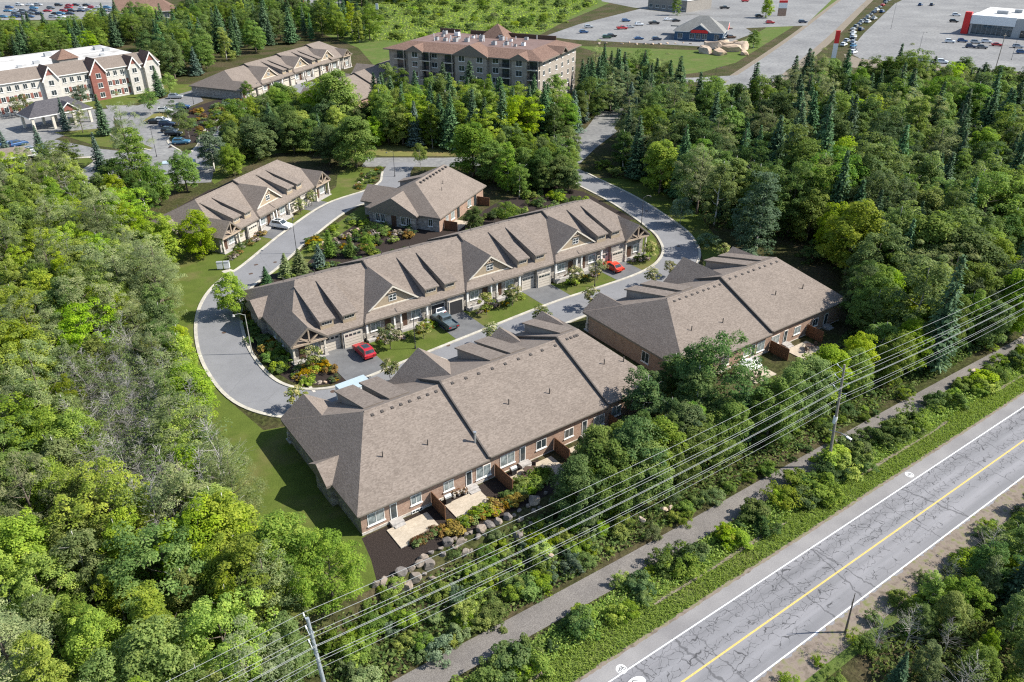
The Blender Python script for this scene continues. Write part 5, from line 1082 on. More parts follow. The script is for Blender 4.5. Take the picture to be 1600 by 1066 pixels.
# trees between the patios and the trail
polyM = [(67, 56.5), (69.5, 58), (72.5, 54.5), (76, 51.0), (98, 51.0), (104, 56), (112, 62), (122, 67), (135, 72), (150, 66), (150, 47), (120, 47), (95, 47.5), (67, 48.5)]
FOREST_COUNT.append(forest(polyM, 4.2, [(14, 'round', 'leaf_mid', 9.2), (8, 'birch', 'leaf_mid', 10), (6, 'round', 'leaf_olive', 8.5), (10, 'round', 'leaf_bright', 8.5), (6, 'maple', 'leaf_dark', 9.5), (3, 'spruce', 'needle_dark', 8)], 'behind the patios', 'trees behind the patios', 109, 0.75, 1.15, maxn=130))
polyM1 = [(47, 52.8), (50, 55), (56, 55.5), (60, 53.5), (66, 55.5), (66, 48.8), (55, 49.2), (47, 50)]
FOREST_COUNT.append(forest(polyM1, 3.0, [(14, 'round', 'leaf_mid', 6.8), (8, 'birch', 'leaf_mid', 7.5), (6, 'birch', 'leaf_dark', 7.5), (3, 'spruce', 'needle_dark', 6)], 'below the third patio', 'trees below the third patio', 119, 0.75, 1.15, maxn=40))
for i, (px, py, h) in enumerate(((900, 815, 8.2), (945, 795, 9.2), (985, 768, 9.6), (925, 760, 7.2), (1020, 752, 8.5), (1070, 722, 8.0), (1115, 698, 8.0))):
    x, y = G(px, py, HZ); plant('round', x, y, h, ('leaf_mid', 'leaf_mid', 'leaf_dark', 'leaf_olive', 'leaf_mid', 'leaf_dark', 'leaf_mid')[i], 'dense tree between patios and wires, %s from the left' % ('first', 'second', 'third', 'fourth', 'fifth', 'sixth', 'seventh')[i], 'dense trees under the wires', 1.05)
polyN = pix((370, 214), (440, 176), (470, 196), (598, 216), (590, 232), (545, 244), (430, 236), (378, 258), (350, 252))
FOREST_COUNT.append(forest(polyN, 6.2, [(8, 'round', 'leaf_mid', 9), (7, 'round', 'leaf_dark', 9.5), (5, 'round', 'leaf_bright', 9), (4, 'spruce', 'needle_dark', 9)], 'below the estate lane', 'trees below the estate lane', 111, maxn=40))
polyE = pix((765, 268), (890, 254), (902, 272), (872, 300), (805, 312), (775, 296))
FOREST_COUNT.append(forest(polyE, 4.6, [(12, 'round', 'leaf_mid', 8), (5, 'birch', 'leaf_mid', 9.5)], 'behind the bungalow', 'trees behind the bungalow', 112, maxn=24))
# lower right corner beyond the highway
polyC = [(56, 21.6), (75, 22.2), (95, 22), (130, 22.2), (130, 5), (70, -5), (46, 14)]
FOREST_COUNT.append(forest(polyC, 3.3, [(9, 'maple', 'leaf_mid', 5), (8, 'birch', 'leaf_olive', 5.5), (6, 'birch', 'leaf_bright', 5), (2, 'spruce', 'needle_dark', 6), (6, 'bare', 'leaf_olive', 5.5), (9, 'shrub', 'leaf_bright', 2.6), (7, 'round', 'leaf_bright', 4.5)], 'across the highway', 'trees across the highway', 110, 0.7, 1.2, maxn=110))
# shrubs in the strips beside the trail
def strip_shrubs(x0, x1, y0, y1, n, where, group, seed, hs_=(1.0, 2.6), mats=('leaf_mid', 'leaf_bright', 'leaf_olive', 'leaf_dark', 'leaf_yellow')):
    rr = random.Random(seed); c = 0
    for _ in range(n*6):
        x, y = rr.uniform(x0, x1), rr.uniform(y0, y1)
        if not seen(x, y, 2): continue
        mt = rr.choice(mats); plant('shrub', x, y, rr.uniform(*hs_), mt, '%s shrub %s, %s' % (ADJ[mt], where, spot(x, y, 1.5)), group, rr.uniform(0.9, 1.35)); c += 1
        if c >= n: break
strip_shrubs(18, 125, 38.0, 41.3, 88, 'beside the trail, highway side', 'shrubs between trail and highway', 201, (0.8, 3.1), ('leaf_mid', 'leaf_bright', 'leaf_bright', 'leaf_mid', 'leaf_dark'))
strip_shrubs(20, 46, 51.4, 53.4, 32, 'among the wall boulders', 'shrubs among the boulders', 212, (0.6, 1.3), ('leaf_mid', 'leaf_bright', 'leaf_olive'))
strip_shrubs(14, 50, 44.8, 51.5, 95, 'on the boulder bank', 'shrubs on the bank', 202, (0.9, 2.2), ('leaf_mid', 'leaf_bright', 'leaf_silver', 'leaf_bright', 'leaf_olive'))
strip_shrubs(50, 130, 43.7, 48.2, 62, 'along the trail, wood side', 'shrubs along the trail', 203, (0.7, 1.8), ('leaf_mid', 'leaf_dark', 'leaf_olive', 'leaf_bright'))
strip_shrubs(45, 125, 20.5, 23.9, 70, 'on the far highway edge', 'shrubs across the highway', 204, (0.5, 1.6), ('leaf_olive', 'leaf_mid', 'leaf_bright'))
# meadow shrubs and saplings
rr = random.Random(301)
pm = pix((470, 30), (600, 5), (900, -14), (935, 5), (850, 50), (780, 62), (620, 66), (560, 62), (500, 50))
n = 0
while n < 190:
    xs_ = [p[0] for p in pm]; ys_ = [p[1] for p in pm]; x, y = rr.uniform(min(xs_), max(xs_)), rr.uniform(min(ys_), max(ys_))
    if inside((x, y), pm):
        mt = rr.choice(['leaf_bright', 'leaf_mid', 'leaf_olive', 'leaf_mid']); plant('shrub', x, y, rr.uniform(1.5, 4.6), mt, '%s shrub scattered over the meadow, %s' % (ADJ[mt], spot(x, y, 2)), 'meadow shrubs', 1.3); n += 1

# single trees one can point to: (photo x, y of the foot, kind, material, height, label)
def at(px, py, kind, mat, h, label, wide=1.0, var=None, group=None, z=0.0):
    x, y = G(px, py, z); return plant(kind, x, y, h, mat, label, group, wide, var)
for a in [
 (532, 212, 'round', 'leaf_bright', 14.5, 'big bright maple hiding part of the estate lane houses', 1.1), (500, 205, 'round', 'leaf_bright', 11, 'bright maple left beside the biggest maple', 1.0),
 (262, 412, 'round', 'leaf_bright', 9.5, 'left of two rounded trees on the lawn beside the back-left row', 1.0), (318, 402, 'round', 'leaf_bright', 9, 'right of two rounded trees on the lawn beside the back-left row', 1.0),
 (366, 492, 'round', 'leaf_bright', 7.2, 'rounded tree at the lane kerb by the long row corner', 1.0),
 (557, 262, 'round', 'leaf_mid', 10.5, 'oval tree on the lane bend beside the back-left row', 1.25), (740, 276, 'round', 'leaf_mid', 10.5, 'tall oval tree behind the bungalow', 1.25),
 (657, 264, 'young', 'leaf_yellow', 5.0, 'small yellow-green tree standing behind the bungalow ridge', 0.8), (515, 258, 'round', 'leaf_dark', 8, 'dark tree behind the right end of the back-left row', 1.25),
 (460, 240, 'round', 'leaf_mid', 8, 'mid-green tree behind the back-left row', 0.9), (405, 250, 'round', 'leaf_dark', 8, 'dark tree above the back-left row roof', 1.25), (335, 268, 'birch', 'leaf_silver', 8.5, 'silvery tree beside the white box trailer', 1.3), (365, 275, 'round', 'leaf_bright', 6, 'small bright tree right of the silvery one', 1.0),
 (293, 300, 'round', 'leaf_mid', 7.5, 'round tree in front of the white box trailer', 0.95), (250, 320, 'round', 'leaf_mid', 7.5, 'round tree left of the back-left row', 1.0), (230, 340, 'birch', 'leaf_mid', 7, 'slim tree at the dark bed by the back-left row', 1.3),
 (205, 262, 'pine', 'needle_pine', 12, 'tall pine between the two car parks', 0.9), (225, 300, 'birch', 'leaf_mid', 11, 'tall leafy tree between the car park and the wood', 1.3), (165, 292, 'spruce', 'needle_blue', 10, 'blue spruce above the wood beside the forecourt', 0.95), (190, 318, 'birch', 'leaf_dark', 9, 'dark tree at the top of the left wood', 1.4),
 (68, 250, 'spruce', 'needle_blue', 7, 'blue spruce beside the forecourt cars', 0.9), (14, 250, 'spruce', 'needle_blue', 6, 'blue spruce at the left picture edge', 0.9), (85, 265, 'maple', 'leaf_mid', 5, 'round bush-like tree on the forecourt island', 1.1), (110, 262, 'maple', 'leaf_mid', 5, 'round tree right of the forecourt island', 1.1),
 (236, 178, 'young', 'leaf_mid', 5.6, 'round tree on the car park island', 1.1), (280, 198, 'young', 'leaf_dark', 5.6, 'round tree beside the parked cars', 1.1), (296, 216, 'young', 'leaf_mid', 5.4, 'slim tree at the end of the parked cars', 0.9), (105, 205, 'spruce', 'needle_blue', 7.5, 'blue spruce on the forecourt lawn', 0.9), (130, 208, 'pine', 'needle_pine', 7, 'soft pine on the forecourt lawn', 1.0), (165, 212, 'spruce', 'needle_dark', 9, 'dark spruce at the forecourt lawn end', 1.0), (250, 152, 'spruce', 'needle_dark', 8, 'dark spruce at the residence corner', 0.9), (266, 146, 'young', 'leaf_bright', 5, 'bright small tree beside the residence corner', 1.2), (210, 145, 'young', 'leaf_mid', 5, 'small tree before the residence gables', 1.1), (130, 170, 'young', 'leaf_silver', 5.5, 'pale tree beside the entrance canopy', 1.1), (38, 182, 'young', 'leaf_olive', 5, 'olive tree before the residence left wing', 1.2),
 (388, 158, 'young', 'leaf_mid', 5.0, 'slim young tree on the estate lane kerb', 0.8), (420, 212, 'birch', 'leaf_olive', 8, 'olive tree beside the estate lane', 1.3), (470, 215, 'round', 'leaf_bright', 6.5, 'rounded bright tree below the big maple', 0.9), (500, 225, 'round', 'leaf_dark', 7, 'dark tree left of the lane bend', 1.25), (385, 245, 'shrub', 'leaf_dark', 3, 'dark rounded shrub above the back-left row', 1.3), 
 (812, 290, 'round', 'leaf_mid', 7.5, 'tree behind the bungalow patio', 0.95), (845, 296, 'round', 'leaf_mid', 7.5, 'tree between bungalow patio and lane', 0.95), (800, 262, 'birch', 'leaf_mid', 8, 'slim tree beside the tall oval tree', 1.3), (888, 300, 'round', 'leaf_mid', 5, 'small tree at the lane behind the long row', 1.2), (772, 285, 'round', 'leaf_mid', 7.5, 'leafy tree between the oval tree and the patio', 1.25), (830, 265, 'birch', 'leaf_bright', 6, 'bright slim tree near the entrance road', 1.3),
 (740, 356, 'round', 'leaf_dark', 4.6, 'rounded dark tree beside the bungalow patio', 1.2), (790, 352, 'young', 'leaf_mid', 5.2, 'slim tree behind the long row ridge', 1.0), (516, 402, 'cedar', 'leaf_mid', 5.5, 'tall columnar tree on the lawn strip', 1.3), (500, 418, 'cedar', 'needle_blue', 4.6, 'shorter conifer behind the long row', 1.6), (470, 428, 'spruce', 'needle_pine', 5.0, 'conifer hedge left end', 1.5), (448, 432, 'spruce', 'needle_pine', 4.6, 'broad conifer beside the lane', 1.5), (417, 445, 'spruce', 'needle_dark', 3.6, 'small conifer at the long row left end', 1.4), (548, 402, 'cedar', 'leaf_mid', 4.5, 'slim conifer near the flower bed', 1.4), (575, 398, 'young', 'leaf_mid', 4, 'leafy sapling by the flower bed', 1.1),
 (1062, 352, 'young', 'leaf_silver', 6.0, 'silvery young tree on the lawn by the right bend', 1.0), (1180, 392, 'birch', 'leaf_silver', 15, 'tall silvery poplar above the right-hand row', 1.25), (1105, 382, 'shrub', 'leaf_silver', 2.6, 'grey-green shrub on the right lawn', 1.2), (1170, 405, 'shrub', 'leaf_silver', 3.0, 'silvery shrub at the poplar foot', 1.2), (1270, 408, 'shrub', 'leaf_dark', 3.4, 'dark shrub behind the right-hand row', 1.3),
 (980, 232, 'pine', 'needle_pine', 11, 'spreading pine beside the entrance road', 1.2), (1002, 236, 'maple', 'leaf_olive', 9, 'olive tree next to the spreading pine', 1.1), (945, 262, 'shrub', 'leaf_bright', 2.4, 'bright shrub on the bend of the entrance road', 1.5), (960, 275, 'shrub', 'leaf_mid', 2.6, 'shrub at the wood edge by the entrance road', 1.5),
 (1098, 66, 'maple', 'leaf_mid', 1.0, 'low clipped shrub', 0.3), (1196, 28, 'maple', 'leaf_bright', 8, 'round tree beside the store lot', 1.0), (1177, 75, 'birch', 'leaf_mid', 6.5, 'slim tree by the rock outcrop', 1.4), (1055, 24, 'birch', 'leaf_mid', 9, 'tree beside the grey store', 1.0),
 (1000, 668, 'birch', 'leaf_dark', 9, 'dark tree overhanging the front row right end', 1.3), (1018, 645, 'birch', 'leaf_dark', 7, 'dark leafy tree in the gap between the two rows', 0.9), (1050, 620, 'birch', 'leaf_dark', 7.5, 'slim dark tree in front of the brick end wall', 1.3), (1080, 618, 'round', 'leaf_mid', 6, 'leafy tree before the right-hand row corner', 1.4), (925, 745, 'maple', 'leaf_mid', 5.5, 'large shrub-like tree by the third patio', 1.0), (1345, 520, 'maple', 'leaf_mid', 9, 'leafy tree at the right end of the right-hand row', 1.0),
 (330, 900, 'maple', 'leaf_bright', 9, 'sunlit maple left of the boulder wall', 1.05), (450, 925, 'maple', 'leaf_yellow', 9.5, 'bright yellow-green maple nearest the patio corner', 1.1), (520, 935, 'maple', 'leaf_bright', 8, 'bright maple at the wood corner by the wires', 0.95), (395, 960, 'maple', 'leaf_bright', 9, 'bright maple above the leaning pole', 1.05), (292, 745, 'pine', 'needle_pine', 10.5, 'big soft pine beside the front row lawn', 1.25), (338, 778, 'pine', 'needle_pine', 7.5, 'smaller soft pine by the lawn edge', 1.2),
 (1590, 930, 'spruce', 'needle_dark', 8, 'dark spruce in the lower right corner', 1.2), (1540, 905, 'maple', 'leaf_dark', 6, 'dark leafy tree casting shade over the highway', 1.0)]:
    if a[5].startswith('low clipped'): continue
    k_ = 1.3 if a[1] < 345 and a[2] in ('birch', 'maple', 'pine', 'spruce', 'young', 'round') else 1.0
    at(*a[:4], a[4]*k_, a[5], wide=a[6])
# small flowering trees in front of each unit of the long row, and behind the front row
for i, (px, py, h) in enumerate([(490, 578, 3.6), (610, 545, 3.9), (760, 492, 3.7), (800, 478, 3.6), (898, 447, 3.4), (934, 438, 3.6), (1014, 408, 3.7), (662, 530, 2.8), (374, 378, 3.2), (470, 335, 3.2), (488, 322, 3.2)]):
    at(px, py, 'ornamental', 'blossom', h, ['cream-flowered tree at the red car driveway left end', 'cream-flowered tree on the lawn right of the red car', 'cream-flowered tree left of the pickup neighbour driveway', 'cream-flowered tree beside the empty driveway', 'cream-flowered tree on the lawn under the fourth gable', 'slim cream-flowered tree beside the orange-red car', 'cream-flowered tree at the right end porch', 'thin flowering tree beside the pickup', 'flowering tree at the back-left row left porch', 'flowering tree on the back-left row lawn', 'flowering tree right of the back-left row middle porch'][i], 1.15)
for i, (px, py, h) in enumerate([(466, 640, 3.4), (610, 598, 3.6), (768, 540, 3.6), (845, 512, 3.6), (922, 482, 3.6), (1017, 448, 3.4), (1046, 432, 2.8), (1128, 412, 3.8)]):
    at(px, py, 'ornamental', 'blossom', h, 'cream-flowered tree peeping over the roofs along the lane, number %s from the left' % ['one', 'two', 'three', 'four', 'five', 'six', 'seven', 'eight'][i], 1.1)
# beds of bushes
def bushes(polyp, n, mats, where, group, seed, hs_=(0.5, 1.2), kind='bush', wide=1.3):
    rr = random.Random(seed); c = 0; xs_ = [p[0] for p in polyp]; ys_ = [p[1] for p in polyp]; k = 0
    while c < n and k < 4000:
        k += 1; x, y = rr.uniform(min(xs_), max(xs_)), rr.uniform(min(ys_), max(ys_))
        if inside((x, y), polyp):
            mt = rr.choice(mats); plant(kind, x, y, rr.uniform(*hs_), mt, '%s bush %s, %s' % (ADJ[mt], where, spot(x, y, 0.8)), group, wide, None, 'bush'); c += 1
bushes([(28.6, 98), (29, 110), (31.0, 120), (31.2, 99.5)], 34, ['leaf_dark', 'leaf_mid', 'leaf_dark', 'flower_orange', 'leaf_bright'], 'at the long row end', 'bushes at the long row end', 401, (0.6, 1.7))
bushes([(29.6, 93.6), (32.2, 92.4), (35.3, 91.2), (35.3, 98.4), (31, 98.5), (29.2, 97)], 30, ['flower_orange', 'flower_orange', 'leaf_mid', 'leaf_bright', 'flower_mixed', 'leaf_dark'], 'left of the red car', 'flower bed left of the red car', 402, (0.5, 1.4))
for i, (x0, x1) in enumerate(((43.5, 54), (61.5, 72), (79.5, 89), (96.5, 101))):
    bushes([(x0, 96.7), (x1, 96.7), (x1, 98.4), (x0, 98.4)], 13 if i < 3 else 8, ['flower_orange', 'leaf_bright', 'flower_mixed', 'leaf_mid', 'leaf_dark'], 'along the porch under the %s gable' % ['first', 'second', 'third', 'last'][i], 'porch front bushes', 410+i, (0.5, 1.15))
bushes([(49, 141), (60, 147.5), (69, 148), (74, 135), (66, 131), (52, 133)], 85, ['leaf_mid', 'leaf_dark', 'leaf_bright', 'flower_orange', 'flower_mixed', 'leaf_silver'], 'in the bungalow garden', 'garden bushes by the bungalow', 420, (0.6, 1.7))
bushes([(78, 128), (100, 139), (110, 140), (112, 128), (100, 124)], 45, ['leaf_mid', 'leaf_dark', 'leaf_bright', 'leaf_mid'], 'behind the long row, right half', 'bushes behind the long row', 421, (0.8, 2.0))
bushes([(32, 121.5), (76, 122), (70, 128), (48, 131), (38, 130)], 50, ['leaf_mid', 'leaf_dark', 'leaf_bright', 'leaf_silver'], 'behind the long row, left half', 'bushes behind the long row left half', 422, (0.6, 1.5))
bushes([(30.2, 55.6), (41, 56.0), (41, 57.0), (34, 57.1), (30.6, 56.6)], 17, ['flower_orange', 'flower_orange', 'flower_orange', 'leaf_yellow'], 'above the boulder wall', 'orange hedge above the boulders', 423, (0.9, 1.35))
bushes([(26.2, 56.2), (31.0, 56.9), (31.2, 57.8), (26.5, 57.0)], 14, ['leaf_olive', 'leaf_rust', 'leaf_olive'], 'along the first patio edge', 'bushes along the first patio', 424, (0.45, 0.8))
bushes([(38.6, 56.2), (47, 57), (47, 58.6), (40, 57.6)], 20, ['leaf_bright', 'leaf_mid'], 'along the second patio edge', 'bushes along the second patio', 425, (0.8, 1.4))
bushes(pix((300, 178), (345, 160), (385, 158), (355, 180), (330, 210), (305, 215)), 60, ['flower_orange', 'leaf_olive', 'leaf_yellow', 'leaf_mid', 'leaf_silver', 'leaf_rust'], 'on the estate lane bank', 'bushes on the estate bank', 426, (0.7, 1.9))
bushes(pix((560, 275), (600, 262), (590, 285), (555, 300)), 22, ['leaf_mid', 'flower_orange', 'leaf_dark'], 'on the lane bend by the back-left row', 'bushes on the lane bend', 427, (0.5, 1.2))
bushes([(35.5, 141.5), (40, 144.6), (46, 150.4), (44, 151.6), (38, 146.5)], 22, ['leaf_dark', 'flower_mixed', 'leaf_mid', 'flower_orange'], 'at the back-left row porch', 'bushes at the back-left row porch', 428, (0.4, 1.1))
# long grass on the highway verge
rng = np.random.default_rng(9); n = 34000
X = rng.uniform(15, 125, n); Yv = 35.1+rng.random(n)**1.1*3.6; keep = np.array([seen(a, b, 0.5) and (rng.random() > 0.75 if 37.25 < b < 37.75 and math.sin((a-5)/135*420*0.06+5) > -0.35 else True) and (b > 35.3 or rng.random() < 0.35) for a, b in zip(X, Yv)]); X, Yv = X[keep], Yv[keep]; n = len(X)
C = np.stack([X, Yv, HZ+0.06+0.16*rng.random(n)], 1); A_ = np.stack([rng.normal(size=n)*0.4, rng.normal(size=n)*0.4, np.ones(n)], 1)
me = leaf_mesh('verge_long_grass', C, rng.normal(size=(n, 3))*0.35+np.array([0.45, -0.4, 0.8]), 0.08+0.13*rng.random(n), 0.2, rng.random(n), rng, A_)
tag(link('verge_long_grass', me, M['grass_blade']), 'long grass on the verge beside the highway', 'grass', kind='stuff')
# undergrowth on the wood floors
def undergrowth(poly, n, where, seed, mat='leaf_dark', size=0.28, zmax=0.9):
    rng = np.random.default_rng(seed); xs_ = [p[0] for p in poly]; ys_ = [p[1] for p in poly]; P_ = []
    while len(P_) < n:
        for x, y in zip(rng.uniform(min(xs_), max(xs_), 4000), rng.uniform(min(ys_), max(ys_), 4000)):
            if inside((x, y), poly) and seen(x, y, 1.5): P_.append((x, y, gz(x, y)+0.05+zmax*rng.random()**2))
    P_ = np.array(P_[:n]); m = len(P_)
    me = leaf_mesh('undergrowth', P_, rng.normal(size=(m, 3))*0.5+np.array([0, 0, 0.9]), size*(0.6+0.8*rng.random(m)), 0.6, rng.random(m), rng)
    tag(link('undergrowth', me, M[mat]), 'low green undergrowth '+where, 'undergrowth', kind='stuff')
undergrowth(polyL, 42000, 'on the floor of the left wood', 1, 'leaf_mid'); undergrowth(polyR, 40000, 'on the floor of the right wood', 2, 'leaf_dark', 0.42, 1.3)
undergrowth(polyM+[(14, 54), (14, 44.8), (150, 44.6)][::-1] if False else [(14, 44.7), (150, 44.6), (150, 56), (118, 62), (97, 56), (64, 55.5), (47, 53.8), (24, 52.5), (12, 53.5)], 30000, 'between the patios and the trail', 3, 'leaf_mid', 0.2, 0.7)
undergrowth([(15, 37.8), (130, 37.8), (130, 40.9), (15, 40.9)], 24000, 'in the hedge strip beside the trail', 4, 'leaf_bright', 0.12, 0.7)
undergrowth(polyC, 9000, 'across the highway', 5, 'leaf_mid', 0.2, 0.7); undergrowth(pm, 16000, 'over the meadow', 6, 'leaf_bright', 0.45, 1.0)
print('forest counts', FOREST_COUNT)
# ------------------------------------------------------------------ boulders, patios, garden things
def boulder_mesh(seed):
    rr = random.Random(seed); bm = bmesh.new(); bmesh.ops.create_icosphere(bm, subdivisions=2, radius=0.5)
    cuts = [(Vector((rr.uniform(-1, 1), rr.uniform(-1, 1), rr.uniform(-0.5, 0.6))).normalized(), rr.uniform(0.22, 0.38)) for _ in range(8)]+[(Vector((rr.uniform(-.2, .2), rr.uniform(-.2, .2), 1)).normalized(), 0.26)]
    for v_ in bm.verts:
        for n_, d in cuts:
            e = v_.co.dot(n_)-d
            if e > 0: v_.co -= n_*e
        v_.co *= 1+rr.uniform(-0.03, 0.03)
    me = bpy.data.meshes.new('boulder'); bm.to_mesh(me); bm.free(); me.materials.append(M['granite']); return me
BM_ = [boulder_mesh(i) for i in range(8)]
OUT_ = []
for m_ in BM_:
    q = m_.copy(); q.materials.clear(); q.materials.append(M['outcrop']); OUT_.append(q)
root = empty('boulder_wall', (34, 54.5, -0.5), 0, 'retaining wall of big granite boulders below the mulch beds and patios', 'boulder wall')
rr = random.Random(77)
x = 21.6; k = 0
while x < 47.5:
    for row_, dy in enumerate((0.35, -0.55, -1.35)):
        if rr.random() < (0.08, 0.35, 0.65)[row_]: continue
        s_ = rr.choice((0.6, 0.85, 1.15, 1.5))*rr.uniform(0.85, 1.1)*(1.0, 0.9, 0.7)[row_]
        yb = 53.9+0.035*(x-22)+0.35*math.sin(x*0.45)+dy+rr.uniform(-.2, .2); xb = x+rr.uniform(-.3, .3)
        o = link('boulder', BM_[rr.randrange(8)], None, root, (xb-34, yb-54.5, gz(xb, yb)+0.5+s_*(0.28, 0.2, 0.2)[row_]), (rr.uniform(-.25, .25), rr.uniform(-.25, .25), rr.uniform(-.4, .4)+math.pi*rr.randrange(2)))
        o.scale = (s_*1.3, s_*1.0, s_*1.0)
    x += rr.uniform(0.8, 1.15); k += 1
def rocks(name, label, pts, seed, smin, smax, meshes, cat='rocks'):
    rr = random.Random(seed); cx = sum(p[0] for p in pts)/len(pts); cy = sum(p[1] for p in pts)/len(pts)
    root = empty(name, (cx, cy, 0), 0, label, cat)
    for p in pts:
        s_ = rr.uniform(smin, smax); o = link('boulder', meshes[rr.randrange(8)], None, root, (p[0]-cx, p[1]-cy, s_*0.18), (rr.uniform(-.2, .2), rr.uniform(-.2, .2), rr.random()*6.28)); o.scale = (s_*1.5, s_*1.1, s_*0.8)
rocks('rock_outcrop', 'pale bedrock outcrop in front of the restaurant', [G(1100+i*7+random.uniform(-3, 3), 78+random.uniform(-6, 8)) for i in range(10)], 5, 3.5, 8.0, OUT_)
rocks('rock_edging', 'row of pale boulders along the restaurant lot edge', [G(935+i*12, 68+random.uniform(-1, 2)) for i in range(13)], 6, 0.9, 1.8, OUT_)
rocks('rock_edging', 'pale rocks along the dealer car park bank', [G(1420+i*9, 118+random.uniform(-2, 3)) for i in range(18)], 8, 0.9, 2.0, OUT_)
rocks('garden_rocks', 'pale stone edging in the bungalow flower garden', [(52+i*1.5, 139+i*0.55+random.uniform(-.6, .6)) for i in range(11)], 7, 0.5, 1.0, OUT_)
rocks('garden_rocks', 'stones in the flower bed left of the red car', [(30.2+i*0.7, 93.4-i*0.32) for i in range(6)], 9, 0.4, 0.8, OUT_)
rocks('garden_rocks', 'stones on the lane bend bed by the back-left row', [(74+i*1.6, 168+i*1.5) for i in range(6)], 10, 0.5, 1.1, OUT_)
rocks('trail_rocks', 'few pale rocks along the trail edge', [G(px, py, HZ) for px, py in ((1035, 815), (1045, 812), (1000, 832), (860, 888), (1588, 545), (1595, 540), (1515, 597))], 12, 0.5, 0.9, OUT_)
def patio(x0, x1, y0, y1, label, z=0.12):
    mb = MB(); mb.box(x0, x1, y0, y1, -0.2, z); o = mb.build('patio', [M['paver_flag'], M['stone_pale']], None, chooser=lambda f: 0 if f.normal.z > 0.5 else 1); struct(o); return o
for a in ((26.2, 31.2, 57.15, 60.4), (33.4, 38.0, 57.1, 60.3), (42.2, 48.6, 57.0, 60.4), (51, 56, 57.6, 60.3), (82, 86.5, 56.8, 60.4), (93, 98, 57, 60.4)): patio(*a, '')
mb = MB(); mb.box(30.6, 31.0, 90.6, 98.2, -0.05, 0.06); struct(mb.build('garden_path', M['stone_pale']))
# patio umbrellas, tables, chairs, barbecues
def umbrella(x, y, label, r=1.6):
    root = empty('patio_umbrella', (x, y, 0.1), 0, label, 'umbrella')
    mb = MB(); mb.tube((0, 0, 0), (0, 0, 2.65), 0.03, n=6); mb.build('pole', M['galvanised'], root)
    mb = MB(); n = 8
    for i in range(n):
        a, b = 2*math.pi*i/n, 2*math.pi*(i+1)/n; mb.poly([(r*math.cos(a), r*math.sin(a), 2.15), (r*math.cos(b), r*math.sin(b), 2.15), (0.35*math.cos(b), 0.35*math.sin(b), 2.58), (0.35*math.cos(a), 0.35*math.sin(a), 2.58)])
    mb.build('canopy', M['canvas_white'], root)
    mb = MB()
    for i in range(n):
        a, b = 2*math.pi*i/n, 2*math.pi*(i+1)/n; mb.poly([(0.48*math.cos(a), 0.48*math.sin(a), 2.62), (0.48*math.cos(b), 0.48*math.sin(b), 2.62), (0, 0, 2.78)])
    mb.build('vent_cap', M['canvas_white'], root); mb = MB(); mb.tube((0, 0, 0), (0, 0, 0.08), 0.3, n=10); mb.build('base', M['black_metal'], root)
umbrella(82.6, 58.6, 'open white patio umbrella behind the right-hand row')
def table(x, y, label, r=0.6):
    root = empty('patio_table', (x, y, 0.12), 0, label, 'table'); mb = MB(); mb.tube((0, 0, 0.68), (0, 0, 0.73), r, n=14); mb.build('table_top', M['plastic_brown'], root)
    for a in range(4): mb = MB(); mb.tube((0.4*math.cos(a*1.57+.8), 0.4*math.sin(a*1.57+.8), 0), (0.25*math.cos(a*1.57+.8), 0.25*math.sin(a*1.57+.8), 0.68), 0.025, n=5); mb.build('leg', M['black_metal'], root)
def chair(x, y, rz, label, mat='plastic_brown', grp='patio chairs'):
    root = empty('patio_chair', (x, y, 0.12), rz, label, 'chair', grp)
    mb = MB(); mb.box(-0.25, 0.25, -0.25, 0.25, 0.4, 0.46); mb.build('seat', M[mat], root); mb = MB(); mb.box(-0.25, 0.25, 0.2, 0.26, 0.46, 0.95); mb.build('backrest', M[mat], root)
    for sx in (-1, 1):
        for sy in (-1, 1): mb = MB(); mb.box(sx*0.22-0.02, sx*0.22+0.02, sy*0.22-0.02, sy*0.22+0.02, 0, 0.4); mb.build('leg', M['black_metal'], root)
table(82.6, 58.2, 'round table under the white umbrella'); table(96.2, 58.6, 'round table on the last patio of the right-hand row'); table(44.3, 59.2, 'round table on the patio right of the second fence')
for i, (x, y, rz, lb) in enumerate(((81.6, 57.7, 1.2, 'left of the umbrella table'), (83.6, 57.6, -1.2, 'right of the umbrella table'), (82.6, 57.2, 3.1, 'in front of the umbrella table'), (95.2, 58.2, 1.2, 'left of the table on the last patio'), (97.2, 58.3, -1.3, 'right of the table on the last patio'), (45.3, 59.6, -0.9, 'right of the table behind the second fence'), (43.4, 58.8, 1.4, 'left of the table behind the second fence'))):
    chair(x, y, rz, 'brown patio chair '+lb)
for x0, nm in ((44.6, 'first gable'), (62.4, 'second gable'), (80.6, 'third gable')):
    for k, dx in enumerate((0.0, 1.1)): chair(x0+dx, 99.3, 3.1, '%s porch chair under the %s' % (('orange-cushioned left', 'brown right')[k], nm), ('cushion', 'plastic_brown')[k], 'porch chairs')
def bbq(x, y, label):
    root = empty('barbecue', (x, y, 0.12), 0, label, 'barbecue'); mb = MB(); mb.box(-0.35, 0.35, -0.25, 0.25, 0.05, 0.8); mb.build('cabinet', M['black_metal'], root)
    mb = MB(); mb.prism([(-0.28, 0.82), (0.28, 0.82), (0.24, 1.05), (0.0, 1.18), (-0.24, 1.05)], 'x', -0.4, 0.4); mb.build('lid', M['galvanised'], root); mb = MB(); mb.box(0.42, 0.75, -0.22, 0.22, 0.78, 0.82); mb.build('side_shelf', M['black_metal'], root)
bbq(42.8, 60.2, 'barbecue against the wall behind the second fence'); bbq(33.9, 60.4, 'barbecue beside the second patio window')
